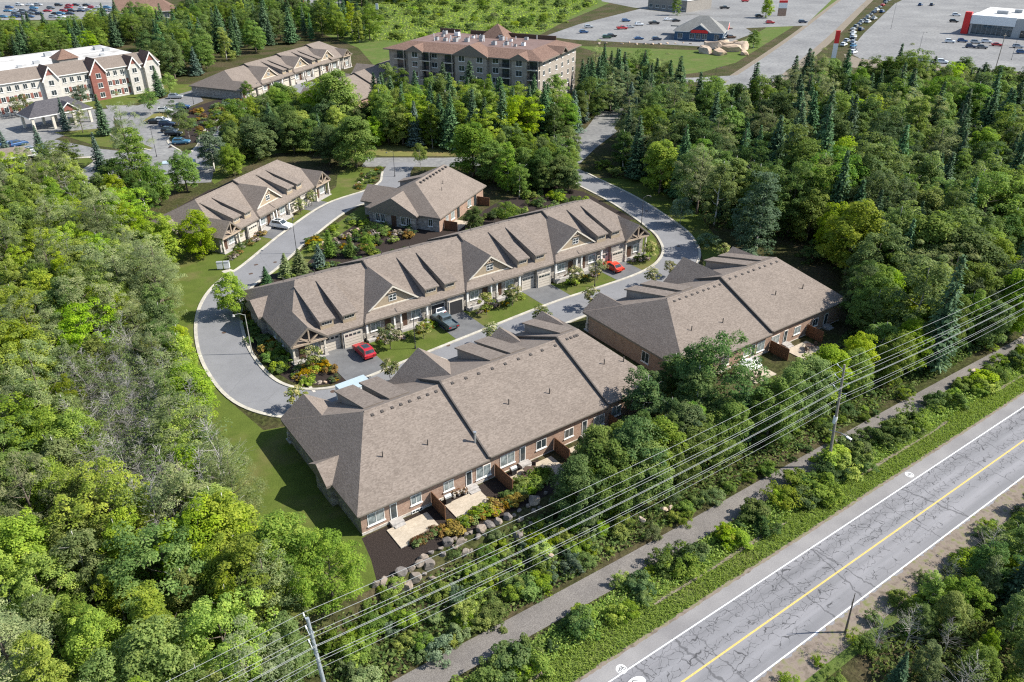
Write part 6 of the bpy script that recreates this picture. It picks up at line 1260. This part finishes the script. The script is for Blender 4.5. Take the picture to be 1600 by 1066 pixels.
for i, (x, y) in enumerate(((34.9, 60.7), (35.6, 60.75), (36.3, 60.5))):
    r_ = empty('flower_pot', (x, y, 0.12), 0, ['pot of red flowers left of the second patio door', 'pot of red flowers in the middle by the second patio door', 'pot of red flowers nearest the second patio door'][i], 'flower pot', 'pots on the second patio')
    mb = MB(); mb.tube((0, 0, 0), (0, 0, 0.4), 0.16, 0.24, 10); mb.build('pot', M['stone_pale'], r_)
    rng = np.random.default_rng(i); P_ = sph(rng, 60)*0.3+np.array([0, 0, 0.6]); me = leaf_mesh('flowers', P_, sph(rng, 60), np.full(60, 0.09), 0.7, rng.random(60), rng); link('flowers', me, M['leaf_rust'], r_)
# community mailboxes on the pad
x, y = G(350, 421)
root = empty('community_mailbox', (x, y, 0), R(-25), 'white community mailbox cabinets on the concrete pad by the lane', 'mailbox')
for i, dx in enumerate((-0.6, 0.6)):
    mb = MB(); mb.box(dx-0.5, dx+0.5, -0.28, 0.28, 0.25, 1.5); c_ = mb.build('cabinet', M['steel_white'], root)
    mb = MB(); mb.box(dx-0.54, dx+0.54, -0.32, 0.32, 1.5, 1.56); mb.build('lid', M['panel_grey'], c_); mb = MB(); mb.box(dx-0.2, dx+0.2, -0.15, 0.15, 0, 0.25); mb.build('pedestal', M['panel_grey'], root)
# storm drains
for i, (px, py, lb) in enumerate(((472, 606, 'left drain grate in the kerb below the flower bed'), (484, 605, 'right drain grate in the kerb below the flower bed'), (400, 414, 'drain grate on the lane near the mailboxes'), (392, 428, 'second drain grate on the lane near the mailboxes'))):
    x, y = G(px, py); mb = MB(); mb.box(-0.35, 0.35, -0.3, 0.3, -0.05, 0.032); tag(mb.build('drain_grate', M['plastic_brown'], None, (x, y, 0)), lb, 'drain', 'lane drains')

# ------------------------------------------------------------------ poles, wires, lamps
def wire(pts, label, r=0.03):
    mb = MB()
    for (x0, y0, z0), (x1, y1, z1), sag in pts:
        n = 14; prev = None
        for i in range(n+1):
            t = i/n; p = (x0+(x1-x0)*t, y0+(y1-y0)*t, z0+(z1-z0)*t-4*sag*t*(1-t))
            if prev: mb.tube(prev, p, r, n=4, caps=False)
            prev = p
    return tag(mb.build('power_line', M['wire_metal']), label, 'power line', 'wires along the trail')
LX, LY, RX_, RY = 11.5, 42.8, 76.5, 41.7
levels = [(12.3, 0.95), (12.05, -1.05), (10.9, 0.95), (10.65, -1.05), (9.5, 0.8), (9.2, -1.05), (7.9, -0.25), (7.1, -0.25), (10.75, -1.25)]
wl = ['topmost wire on the house side', 'topmost wire on the highway side', 'second wire on the house side', 'second wire on the highway side', 'third wire on the house side', 'third wire on the highway side', 'upper of the two low cables', 'lowest cable of all', 'wire running close beside the second highway-side wire']
for (z, dy), lb in zip(levels, wl):
    wire([((LX-66, LY+0.9+dy, z), (LX, LY+dy, z), 0.9), ((LX, LY+dy, z), (RX_, RY+dy, z), 0.9), ((RX_, RY+dy, z), (RX_+68, RY-0.9+dy, z), 0.9)], lb+' between the utility poles', 0.018 if z > 9 else 0.015)
def upole(x, y, label, mat, lean=(0, 0), lamp=True, r=0.2):
    root = empty('utility_pole', (x, y, HZ), 0, label, 'utility pole', 'utility poles on the trail'); H_ = 12.6-HZ
    mb = MB(); mb.tube((lean[0], lean[1], -0.5), (0, 0, H_), r, r*0.6, 10); mb.build('pole', M[mat], root)
    for z, dy in levels[:6]:
        zz = z-HZ; s_ = 1 if dy > 0 else -1
        mb = MB(); mb.tube((0, 0, zz-0.45), (0, dy*0.97, zz-0.12), 0.035, n=6); a_ = mb.build('bracket_arm', M['galvanised'], root)
        mb = MB(); mb.tube((0, dy*0.8, zz-0.18), (0, dy, zz-0.02), 0.075, 0.05, 8); mb.build('insulator', M['porcelain'], a_)
    if lamp:
        mb = MB(); mb.tube((0.1, -0.38, 6.4), (0.1, -0.38, 7.3), 0.24, n=10); t_ = mb.build('transformer', M['steel_white'], root); mb = MB(); mb.tube((0.1, -0.38, 7.3), (0.1, -0.38, 7.5), 0.05, n=6); mb.build('bushing', M['porcelain'], t_)
        mb = MB(); mb.tube((0, 0, 5.2), (0, -1.6, 5.65), 0.04, n=6); mb.tube((0, -1.6, 5.65), (0, -2.4, 5.6), 0.04, n=6); l_ = mb.build('lamp_arm', M['galvanised'], root)
        mb = MB(); mb.hull([(dx, y_, z_) for dx in (-0.14, 0.14) for y_, z_ in ((-2.35, 5.5), (-2.35, 5.68), (-3.0, 5.5), (-3.0, 5.6))]); mb.build('luminaire', M['steel_white'], l_)
upole(RX_, RY, 'tall wooden utility pole with transformer and lamp beside the trail', 'pole_wood', (0.2, -0.9))
upole(LX, LY, 'grey utility pole rising at the bottom edge', 'pole_grey', (0.6, -0.5), False, 0.22)
def lamp(px, py, label, h=6.4, arm=(-1, 0.2), mat='lamp_black', r=0.075):
    x, y = G(px, py); root = empty('street_lamp', (x, y, 0), 0, label, 'street lamp', 'street lamps'); a = Vector((arm[0], arm[1], 0)).normalized()
    mb = MB(); mb.tube((0, 0, -0.3), (0, 0, h), r, r*0.6, 8); mb.build('post', M[mat], root); mb = MB(); mb.tube((0, 0, 0), (0, 0, 0.4), r*1.9, r*1.7, 8); mb.build('base', M[mat], root)
    mb = MB(); mb.tube((0, 0, h-0.1), a*0.7+Vector((0, 0, h+0.25)), 0.035, n=6); mb.tube(a*0.7+Vector((0, 0, h+0.25)), a*1.5+Vector((0, 0, h+0.15)), 0.035, n=6); ar = mb.build('arm', M[mat], root)
    mb = MB(); p = a*1.6+Vector((0, 0, h+0.02)); mb.tube(p+Vector((0, 0, 0.16)), p-Vector((0, 0, 0.1)), 0.1, 0.24, 10); mb.build('lantern', M[mat], ar)
lamp(394, 553, 'pale lamp post in the dark bed at the long row left end', 6.6, (-1, 0.4), 'lamp_pole_concrete', 0.09)
lamp(649, 545, 'black lamp post on the lawn under the first gable', 6.4, (0.3, -1)); lamp(929, 448, 'black lamp post beside the orange-red car lawn', 6.0, (0.3, -1)); lamp(464, 396, 'black lamp post on the lane opposite the white car', 6.4, (0.5, 1))
lamp(1002, 352, 'black lamp post behind the right end porch', 6.0, (1, -0.2)); lamp(617, 276, 'black lamp post on the lane bend behind the bungalow', 6.0, (-1, 0.3)); lamp(245, 245, 'black car park lamp left of the white box trailer', 8.0, (1, -0.5)); lamp(303, 163, 'black lamp post beside the parked cars', 5, (1, -0.5)); lamp(414, 165, 'black lamp post on the estate lane kerb', 7, (-1, 0.4)); lamp(106, 262, 'black lamp post on the forecourt island', 5, (0.5, -0.5))
lamp(1115, 143, 'dark lamp post beside the town road junction', 8, (0.8, -0.6)); lamp(1392, 45, 'tall dark lamp post on the dealer car park', 12, (-0.8, 0.4)); lamp(1435, 84, 'dark lamp post among the white cars', 8.5, (0.8, -0.4)); lamp(1580, 94, 'dark lamp post at the right picture edge', 10, (0.8, -0.4)); lamp(1346, 38, 'thin pole on the town road verge', 9, (-0.8, 0.4), 'pole_wood')
def tallpole(px, py, h, label):
    x, y = G(px, py); root = empty('wooden_pole', (x, y, 0), 0, label, 'pole'); mb = MB(); mb.tube((0, 0, -0.4), (0, 0, h), 0.19, 0.12, 8); mb.build('pole', M['pole_wood'], root); mb = MB(); mb.box(-1.0, 1.0, -0.06, 0.06, h-0.8, h-0.66); mb.build('crossarm', M['pole_wood'], root)
tallpole(1553, 116, 14.5, 'tall wooden pole in front of the showroom'); 
x, y = G(1321, 988, HZ); root = empty('dead_trunk', (x, y, HZ), 0.3, 'bare dead trunk standing across the highway', 'tree'); mb = MB(); mb.tube((0, 0, -0.3), (0.05, 0.1, 3.0), 0.12, 0.08, 7); mb.tube((0.05, 0.1, 3.0), (-0.05, 0.15, 5.2), 0.08, 0.03, 6); mb.build('trunk', M['bark'], root); mb = MB(); mb.tube((0.05, 0.1, 3.0), (0.5, 0.3, 3.8), 0.03, 0.015, 5); mb.build('branch_stub', M['bark'], root)
# signs near the town road
def pylon(px, py, w_, h, mats, label):
    x, y = G(px, py); root = empty('pylon_sign', (x, y, 0), R(-35), label, 'sign'); z = 0
    for nm, mt, hh in mats: mb = MB(); mb.box(-w_/2, w_/2, -0.35, 0.35, z, z+hh*h-0.01); mb.build(nm, M[mt], root); z += hh*h
pylon(1302, 92, 1.7, 11, (('lower_panel', 'steel_white', 0.55), ('upper_panel', 'sign_red', 0.45)), 'white and red pylon sign beside the dealer cars'); pylon(1221, 25, 4.5, 8, (('stone_base', 'brick', 0.5), ('sign_panel', 'steel_white', 0.35), ('sign_cap', 'sign_red', 0.15)), 'store pylon sign on a brick base'); pylon(590, 24, 1.4, 6, (('board', 'steel_white', 1.0),), 'small white board sign in the meadow')

# ------------------------------------------------------------------ vehicles
def car_proto(kind):
    """side profiles lofted across the width: returns part meshes; car points to +x"""
    if kind == 'suv':
        L_, W_, prof = 4.6, 1.86, [(-2.3, 0.45), (-2.32, 0.85), (-2.2, 1.05), (1.1, 1.05), (2.15, 0.9), (2.3, 0.6), (2.28, 0.4), (1.9, 0.3), (-1.95, 0.3)]
        cab = [(-2.15, 1.03), (-1.85, 1.62), (-1.4, 1.7), (0.1, 1.68), (0.95, 1.03)]
    elif kind == 'sedan':
        L_, W_, prof = 4.6, 1.8, [(-2.3, 0.5), (-2.28, 0.9), (-1.6, 0.97), (1.0, 0.95), (2.15, 0.8), (2.3, 0.55), (2.28, 0.35), (1.9, 0.28), (-1.95, 0.28)]
        cab = [(-1.8, 0.95), (-1.05, 1.38), (-0.5, 1.44), (0.15, 1.42), (1.05, 0.93)]
    else:
        L_, W_, prof = 5.7, 1.98, [(-2.85, 0.55), (-2.87, 1.05), (-0.95, 1.07), (1.45, 1.12), (2.65, 1.0), (2.85, 0.7), (2.82, 0.45), (2.4, 0.36), (-2.4, 0.4)]
        cab = [(-0.95, 1.06), (-0.75, 1.78), (-0.4, 1.86), (0.55, 1.84), (1.4, 1.08)]
    hw = W_/2; P_ = {}
    mb = MB(); n = len(prof); rows = []
    for yy, sc_, dz in ((-hw*0.98, 0.985, -0.0), (-hw, 1.0, 0), (hw, 1.0, 0), (hw*0.98, 0.985, 0)): rows.append([(x*sc_, yy, z+dz) for x, z in prof])
    # rounded shoulder: narrow the upper edge
    for j in (0, 3): rows[j] = [(x*0.97, (rows[j][i][1])*0.93, z*0.985+0.008) for i, (x, z) in enumerate(prof)]
    # order: narrow, wide, wide, narrow
    order = [rows[0], rows[1], rows[2], rows[3]]
    order[0] = [(x, -hw*0.93, z if z > 0.7 else z) for x, y_, z in order[0]]; order[3] = [(x, hw*0.93, z) for x, y_, z in order[3]]
    order[1] = [(x, -hw, 0.72+(z-0.72)*0.72) for x, y_, z in order[1]]; order[2] = [(x, hw, 0.72+(z-0.72)*0.72) for x, y_, z in order[2]]
    sec = [order[1], order[0], order[3], order[2]]
    vs_ = [[mb.v(p) for p in s_] for s_ in (order[1], order[0], order[3], order[2])]
    for j in range(3):
        for i in range(n): mb.bm.faces.new((vs_[j][i], vs_[j][(i+1) % n], vs_[j+1][(i+1) % n], vs_[j+1][i]))
    mb.bm.faces.new(vs_[0]); mb.bm.faces.new(vs_[3][::-1]); bmesh.ops.recalc_face_normals(mb.bm, faces=mb.bm.faces)
    # cabin pillars and roof
    def cabin(inset, top, side, mbx):
        m_ = len(cab); lo, hi = hw*0.92*side, hw*0.76*side
        ws = [lo if z < 1.15 else hi for x, z in cab]
        a = [mbx.v((x, -ws[i], z)) for i, (x, z) in enumerate(cab)]; b = [mbx.v((x, ws[i], z)) for i, (x, z) in enumerate(cab)]
        fs = [mbx.bm.faces.new((a[i], a[i+1], b[i+1], b[i])) for i in range(m_-1)]+[mbx.bm.faces.new(a), mbx.bm.faces.new(b[::-1]), mbx.bm.faces.new((a[0], b[0], b[-1], a[-1]))]
        bmesh.ops.recalc_face_normals(mbx.bm, faces=fs)
    cabin(0, 0, 1.0, mb)
    if kind == 'pickup':
        for yy in (-hw*0.93, hw*0.93-0.08): mb.box(-2.84, -0.95, yy, yy+0.08, 1.0, 1.28)
        mb.box(-2.86, -2.78, -hw*0.92, hw*0.92, 1.0, 1.28); mb.box(-1.0, -0.9, -hw*0.9, hw*0.9, 1.0, 1.28)
    P_['body'] = mb.mesh('body')
    (x0, z0), (x1, z1), (x2, z2), (x3, z3), (x4, z4) = cab
    def quadp(name, pts, off):
        mb = MB(); c_ = Vector((0, 0, 0)); f = mb.poly(pts); mb.bm.normal_update(); nrm = f.normal.copy(); 
        if nrm.dot(Vector(off)) < 0: nrm = -nrm
        for v_ in mb.bm.verts: v_.co += nrm*0.012
        P_[name] = mb.mesh(name)
    lo, hi = hw*0.92, hw*0.76
    def lerp(a, b, t): return tuple(a[i]+(b[i]-a[i])*t for i in range(3))
    def pane(A, B, C_, D_, t0=0.1, t1=0.9, s0=0.06, s1=0.94):
        def q(s_, t): return lerp(lerp(A, B, s_), lerp(D_, C_, s_), t)
        return [q(s0, t0), q(s1, t0), q(s1, t1), q(s0, t1)]
    quadp('windshield', pane((x4, -lo, z4), (x4, lo, z4), (x3, hi, z3), (x3, -hi, z3)), (1, 0, 1)); quadp('rear_window', pane((x0, lo, z0), (x0, -lo, z0), (x1, -hi, z1), (x1, hi, z1), 0.15), (-1, 0, 1))
    for nm, s_ in (('side_window', -1), ('side_window.r', 1)): quadp(nm, pane((x0+0.15, s_*lo, z0), (x4-0.1, s_*lo, z4), (x3, s_*hi, z3), (x1+0.1, s_*hi, z1), 0.16, 0.9, 0.08, 0.95), (0, s_, 0.2))
    quadp('sunroof', [(x2+0.1, -hi*0.7, z2), (x3-0.15, -hi*0.7, z3), (x3-0.15, hi*0.7, z3), (x2+0.1, hi*0.7, z2)], (0, 0, 1))
    mb = MB(); mb.tube((0, -0.11, 0), (0, 0.11, 0), 0.35 if kind != 'pickup' else 0.39, n=14); P_['tyre'] = mb.mesh('wheel'); mb = MB(); mb.tube((0, -0.125, 0), (0, 0.125, 0), 0.21, n=10); P_['rim'] = mb.mesh('rim')
    mb = MB(); mb.box(-0.04, 0.04, -0.2, 0.2, -0.07, 0.07); P_['light'] = mb.mesh('lamp')
    P_['dims'] = (prof[0][0], prof[5][0], hw, 0.35 if kind != 'pickup' else 0.39, L_)
    for nm, mt in (('windshield', 'glass'), ('rear_window', 'glass'), ('side_window', 'glass'), ('side_window.r', 'glass'), ('sunroof', 'glass'), ('tyre', 'tyre'), ('rim', 'rim')): P_[nm].materials.append(M[mt])
    P_['tail'] = P_['light'].copy(); P_['tail'].materials.append(M['light_red']); P_['light'].materials.append(M['light_clear'])
    return P_
CP = {k: car_proto(k) for k in ('suv', 'sedan', 'pickup')}
def car(kind, col, x, y, rz, label, group=None, detail=True, z=0.03):
    P_ = CP[kind]; xb, xf, hw, wr, L_ = P_['dims']
    root = empty({'suv': 'parked_suv', 'sedan': 'parked_car', 'pickup': 'pickup_truck'}[kind], (x, y, z), rz, label, 'pickup' if kind == 'pickup' else 'car', group)
    b = P_['body']
    if len(b.materials) == 0: b.materials.append(M['paint_car_white'])
    o = link('body', b, None, root); o.material_slots[0].link = 'OBJECT'; o.material_slots[0].material = M['paint_car_'+col]
    for nm in ('windshield', 'rear_window', 'side_window', 'side_window.r'): link(nm.split('.')[0], P_[nm], None, root)
    if detail and kind == 'suv': link('sunroof', P_['sunroof'], None, root)
    for sx in (xb+0.85, xf-0.9):
        for sy in (-1, 1):
            w_ = link('wheel', P_['tyre'], None, root, (sx, sy*(hw-0.12), wr)); 
            if detail: link('rim', P_['rim'], None, w_)
    if detail:
        for sy in (-1, 1): link('headlight', P_['light'], None, root, (xf-0.05, sy*hw*0.68, 0.72)); link('taillight', P_['tail'], None, root, (xb+0.01, sy*hw*0.7, 0.85))
    return root
PX = lambda px, py: G(px, py)
car('suv', 'red', 41.0, 96.0, -math.pi/2+math.pi, 'red SUV with glass roof on the driveway beside the flower bed'); car('pickup', 'teal_grey', 55.6, 97.0, math.pi/2, 'grey-green pickup truck parked nose to the open garage'); car('sedan', 'orange_red', 91.6, 97.6, math.pi/2, 'orange-red car on the driveway under the last dormers')
car('suv', 'white', 50.0, 152.4, R(123.5+180), 'white SUV on the back-left row driveway'); car('suv', 'white', 56.4, 101.6, math.pi/2, 'white car inside the open garage behind the pickup')
# box trailer and vans
def boxtruck(px, py, rz, label, roof='van_blue', L_=6.0):
    x, y = G(px, py); root = empty('box_trailer', (x, y, 0.02), rz, label, 'trailer')
    mb = MB(); mb.box(-L_/2, L_/2, -1.2, 1.2, 0.6, 3.0); b = mb.build('body', M['steel_white'], root); mb = MB(); mb.box(-L_/2-0.03, L_/2+0.03, -1.23, 1.23, 3.0, 3.1); mb.build('roof', M[roof], root)
    mb = MB(); mb.box(L_/2, L_/2+1.1, -0.05, 0.05, 0.5, 0.6); mb.build('drawbar', M['black_metal'], root)
    for sx in (-0.5, 0.5):
        for sy in (-1.1, 1.1): link('wheel', CP['suv']['tyre'], None, root, (sx*0.9-0.6, sy, 0.36))
    mb = MB(); mb.box(-L_/2-0.06, -L_/2, -1.1, 1.1, 0.7, 2.9); mb.build('rear_door', M['steel_white'], b)
boxtruck(556, 630, 0.05, 'blue-roofed box trailer parked behind the front row roofs', L_=4.2); boxtruck(283, 272, R(-22), 'white box trailer on the car park beyond the back-left row', L_=7.5)
rc = random.Random(21)
COLS = ['white', 'silver', 'grey', 'black', 'blue', 'dark_blue', 'red', 'light_blue', 'white', 'silver', 'grey', 'black']
CW = {'white': 'white', 'silver': 'silver', 'grey': 'grey', 'black': 'black', 'blue': 'blue', 'dark_blue': 'dark blue', 'red': 'red', 'light_blue': 'light blue', 'orange_red': 'orange-red', 'teal_grey': 'grey-green', 'yellow': 'yellow', 'brown': 'brown', 'green': 'green'}
ORD = ['first', 'second', 'third', 'fourth', 'fifth', 'sixth', 'seventh', 'eighth', 'ninth', 'tenth', 'eleventh', 'twelfth', 'thirteenth', 'fourteenth', 'fifteenth', 'sixteenth', 'seventeenth', 'eighteenth', 'nineteenth', 'twentieth', 'twenty-first', 'twenty-second', 'twenty-third', 'twenty-fourth']
def cars_at(lst, rz, where, group, detail=False):
    for i, (px, py, k, c_) in enumerate(lst):
        x, y = G(px, py); kn = {'suv': 'SUV', 'sedan': 'car', 'pickup': 'pickup'}[k]
        car(k, c_, x, y, rz+rc.uniform(-.05, .05), '%s %s, %s from the left %s' % (CW[c_], kn, ORD[i], where), group, detail)
cars_at([(242, 193, 'sedan', 'black'), (255, 192, 'suv', 'white'), (262, 197, 'suv', 'dark_blue'), (266, 207, 'suv', 'black'), (272, 212, 'suv', 'black'), (284, 225, 'suv', 'light_blue')], R(-33), 'in the car park row before the planted bank', 'cars by the planted bank', True)
cars_at([(258, 176, 'suv', 'white'), (275, 154, 'suv', 'silver'), (286, 170, 'suv', 'blue')], R(-30), 'on the upper car park', 'cars on the upper car park', True)
cars_at([(6, 228, 'suv', 'blue'), (30, 228, 'suv', 'blue'), (52, 238, 'suv', 'silver'), (62, 244, 'sedan', 'white'), (84, 240, 'sedan', 'white')], R(20), 'on the residence forecourt', 'cars on the forecourt', True)
cars_at([(458, 125, 'sedan', 'white'), (452, 178, 'suv', 'white')], R(-30), 'beside the estate lane', 'cars on the estate lane', True)
cars_at([(912, 52, 'suv', 'blue'), (920, 44, 'suv', 'silver'), (956, 58, 'suv', 'black'), (972, 46, 'pickup', 'red'), (978, 34, 'suv', 'blue'), (984, 44, 'sedan', 'silver'), (998, 62, 'sedan', 'blue'), (999, 40, 'suv', 'white'), (1022, 38, 'pickup', 'black'), (1026, 63, 'suv', 'dark_blue'), (1044, 32, 'sedan', 'white'), (1056, 34, 'sedan', 'black'), (1130, 66, 'suv', 'black'), (1142, 60, 'suv', 'brown')], R(-25), 'on the restaurant car park', 'cars at the restaurant')
cars_at([(948, 60, 'suv', 'green'), (1076, 12, 'pickup', 'silver'), (1100, 2, 'suv', 'white'), (1132, 14, 'pickup', 'black'), (1164, 3, 'suv', 'red'), (1186, 27, 'suv', 'black'), (1203, 37, 'suv', 'red'), (1254, 36, 'suv', 'dark_blue')], R(-28), 'around the store lot and town road', 'cars around the store lot')
row_ = [(1330+rc.uniform(-2, 2)+0.0, 84-i*3.2, 'suv' if rc.random() < .6 else 'sedan', rc.choice(COLS)) for i in range(8)]
row_ = [(1333+max(0, i-7)*4.6, 84-i*5.2+max(0, i-7)*1.4, 'suv' if rc.random() < .6 else 'sedan', rc.choice(COLS)) for i in range(20)]
for i, (px, py, k, c_) in enumerate(row_):
    x, y = G(px, py); car(k, c_, x, y, R(15)+rc.uniform(-.08, .08), '%s %s, %s from the near end of the dealer row' % (CW[c_], {'suv': 'SUV', 'sedan': 'car'}[k], ORD[i]), 'dealer row along the town road', False)
for i, (px, py, k, c_) in enumerate([(1325, 72, 'suv', 'white'), (1330, 66, 'suv', 'silver'), (1340, 60, 'suv', 'white'), (1352, 48, 'suv', 'dark_blue'), (1363, 36, 'suv', 'white'), (1372, 31, 'pickup', 'silver'), (1385, 20, 'suv', 'blue')]):
    x, y = G(px-7, py); car(k, c_, x, y, R(15), '%s %s, %s from the near end of the outer dealer row' % (CW[c_], 'SUV' if k == 'suv' else 'pickup', ORD[i]), 'outer dealer row', False)
cars_at([(1420, 104, 'suv', 'black'), (1425, 92, 'suv', 'white'), (1436, 96, 'suv', 'silver'), (1450, 98, 'suv', 'white'), (1453, 114, 'suv', 'dark_blue'), (1472, 99, 'suv', 'white'), (1484, 67, 'suv', 'white'), (1503, 66, 'suv', 'blue'), (1516, 75, 'suv', 'dark_blue'), (1524, 68, 'suv', 'silver'), (1534, 76, 'suv', 'grey'), (1541, 67, 'suv', 'white'), (1557, 72, 'sedan', 'red'), (1590, 75, 'suv', 'silver'), (1596, 84, 'suv', 'blue'), (1502, 122, 'suv', 'white'), (1494, 25, 'suv', 'white'), (1490, 35, 'suv', 'black')], R(-60), 'on the dealer car park', 'cars on the dealer car park')
cars_at([(1384, 3, 'suv', 'dark_blue'), (1438, 9, 'suv', 'blue'), (1456, 9, 'suv', 'dark_blue')], R(15), 'at the top of the dealer car park', 'cars at the top of the dealer park')
mall = []
for j, py in enumerate((28, 23, 18.5, 14, 9.5)):
    for i in range(14):
        px = 8+i*12.5+j*3+rc.uniform(-3, 3)
        if rc.random() < 0.75 and not (j < 2 and px > 118): mall.append((px, py+rc.uniform(-.6, .6), rc.choice(['suv', 'sedan']), rc.choice(COLS+['black', 'grey', 'dark_blue', 'red'])))
for i, (px, py, k, c_) in enumerate(mall):
    x, y = G(px, py); car(k, c_, x, y, R(-40)+rc.uniform(-.1, .1), '%s %s on the distant upper left car park' % (CW[c_], {'suv': 'SUV', 'sedan': 'car'}[k]), 'cars on the distant car park', False)
car('sedan', 'red', *G(60, 49), R(-20), 'red car driving on the far street, upper left', None, False)
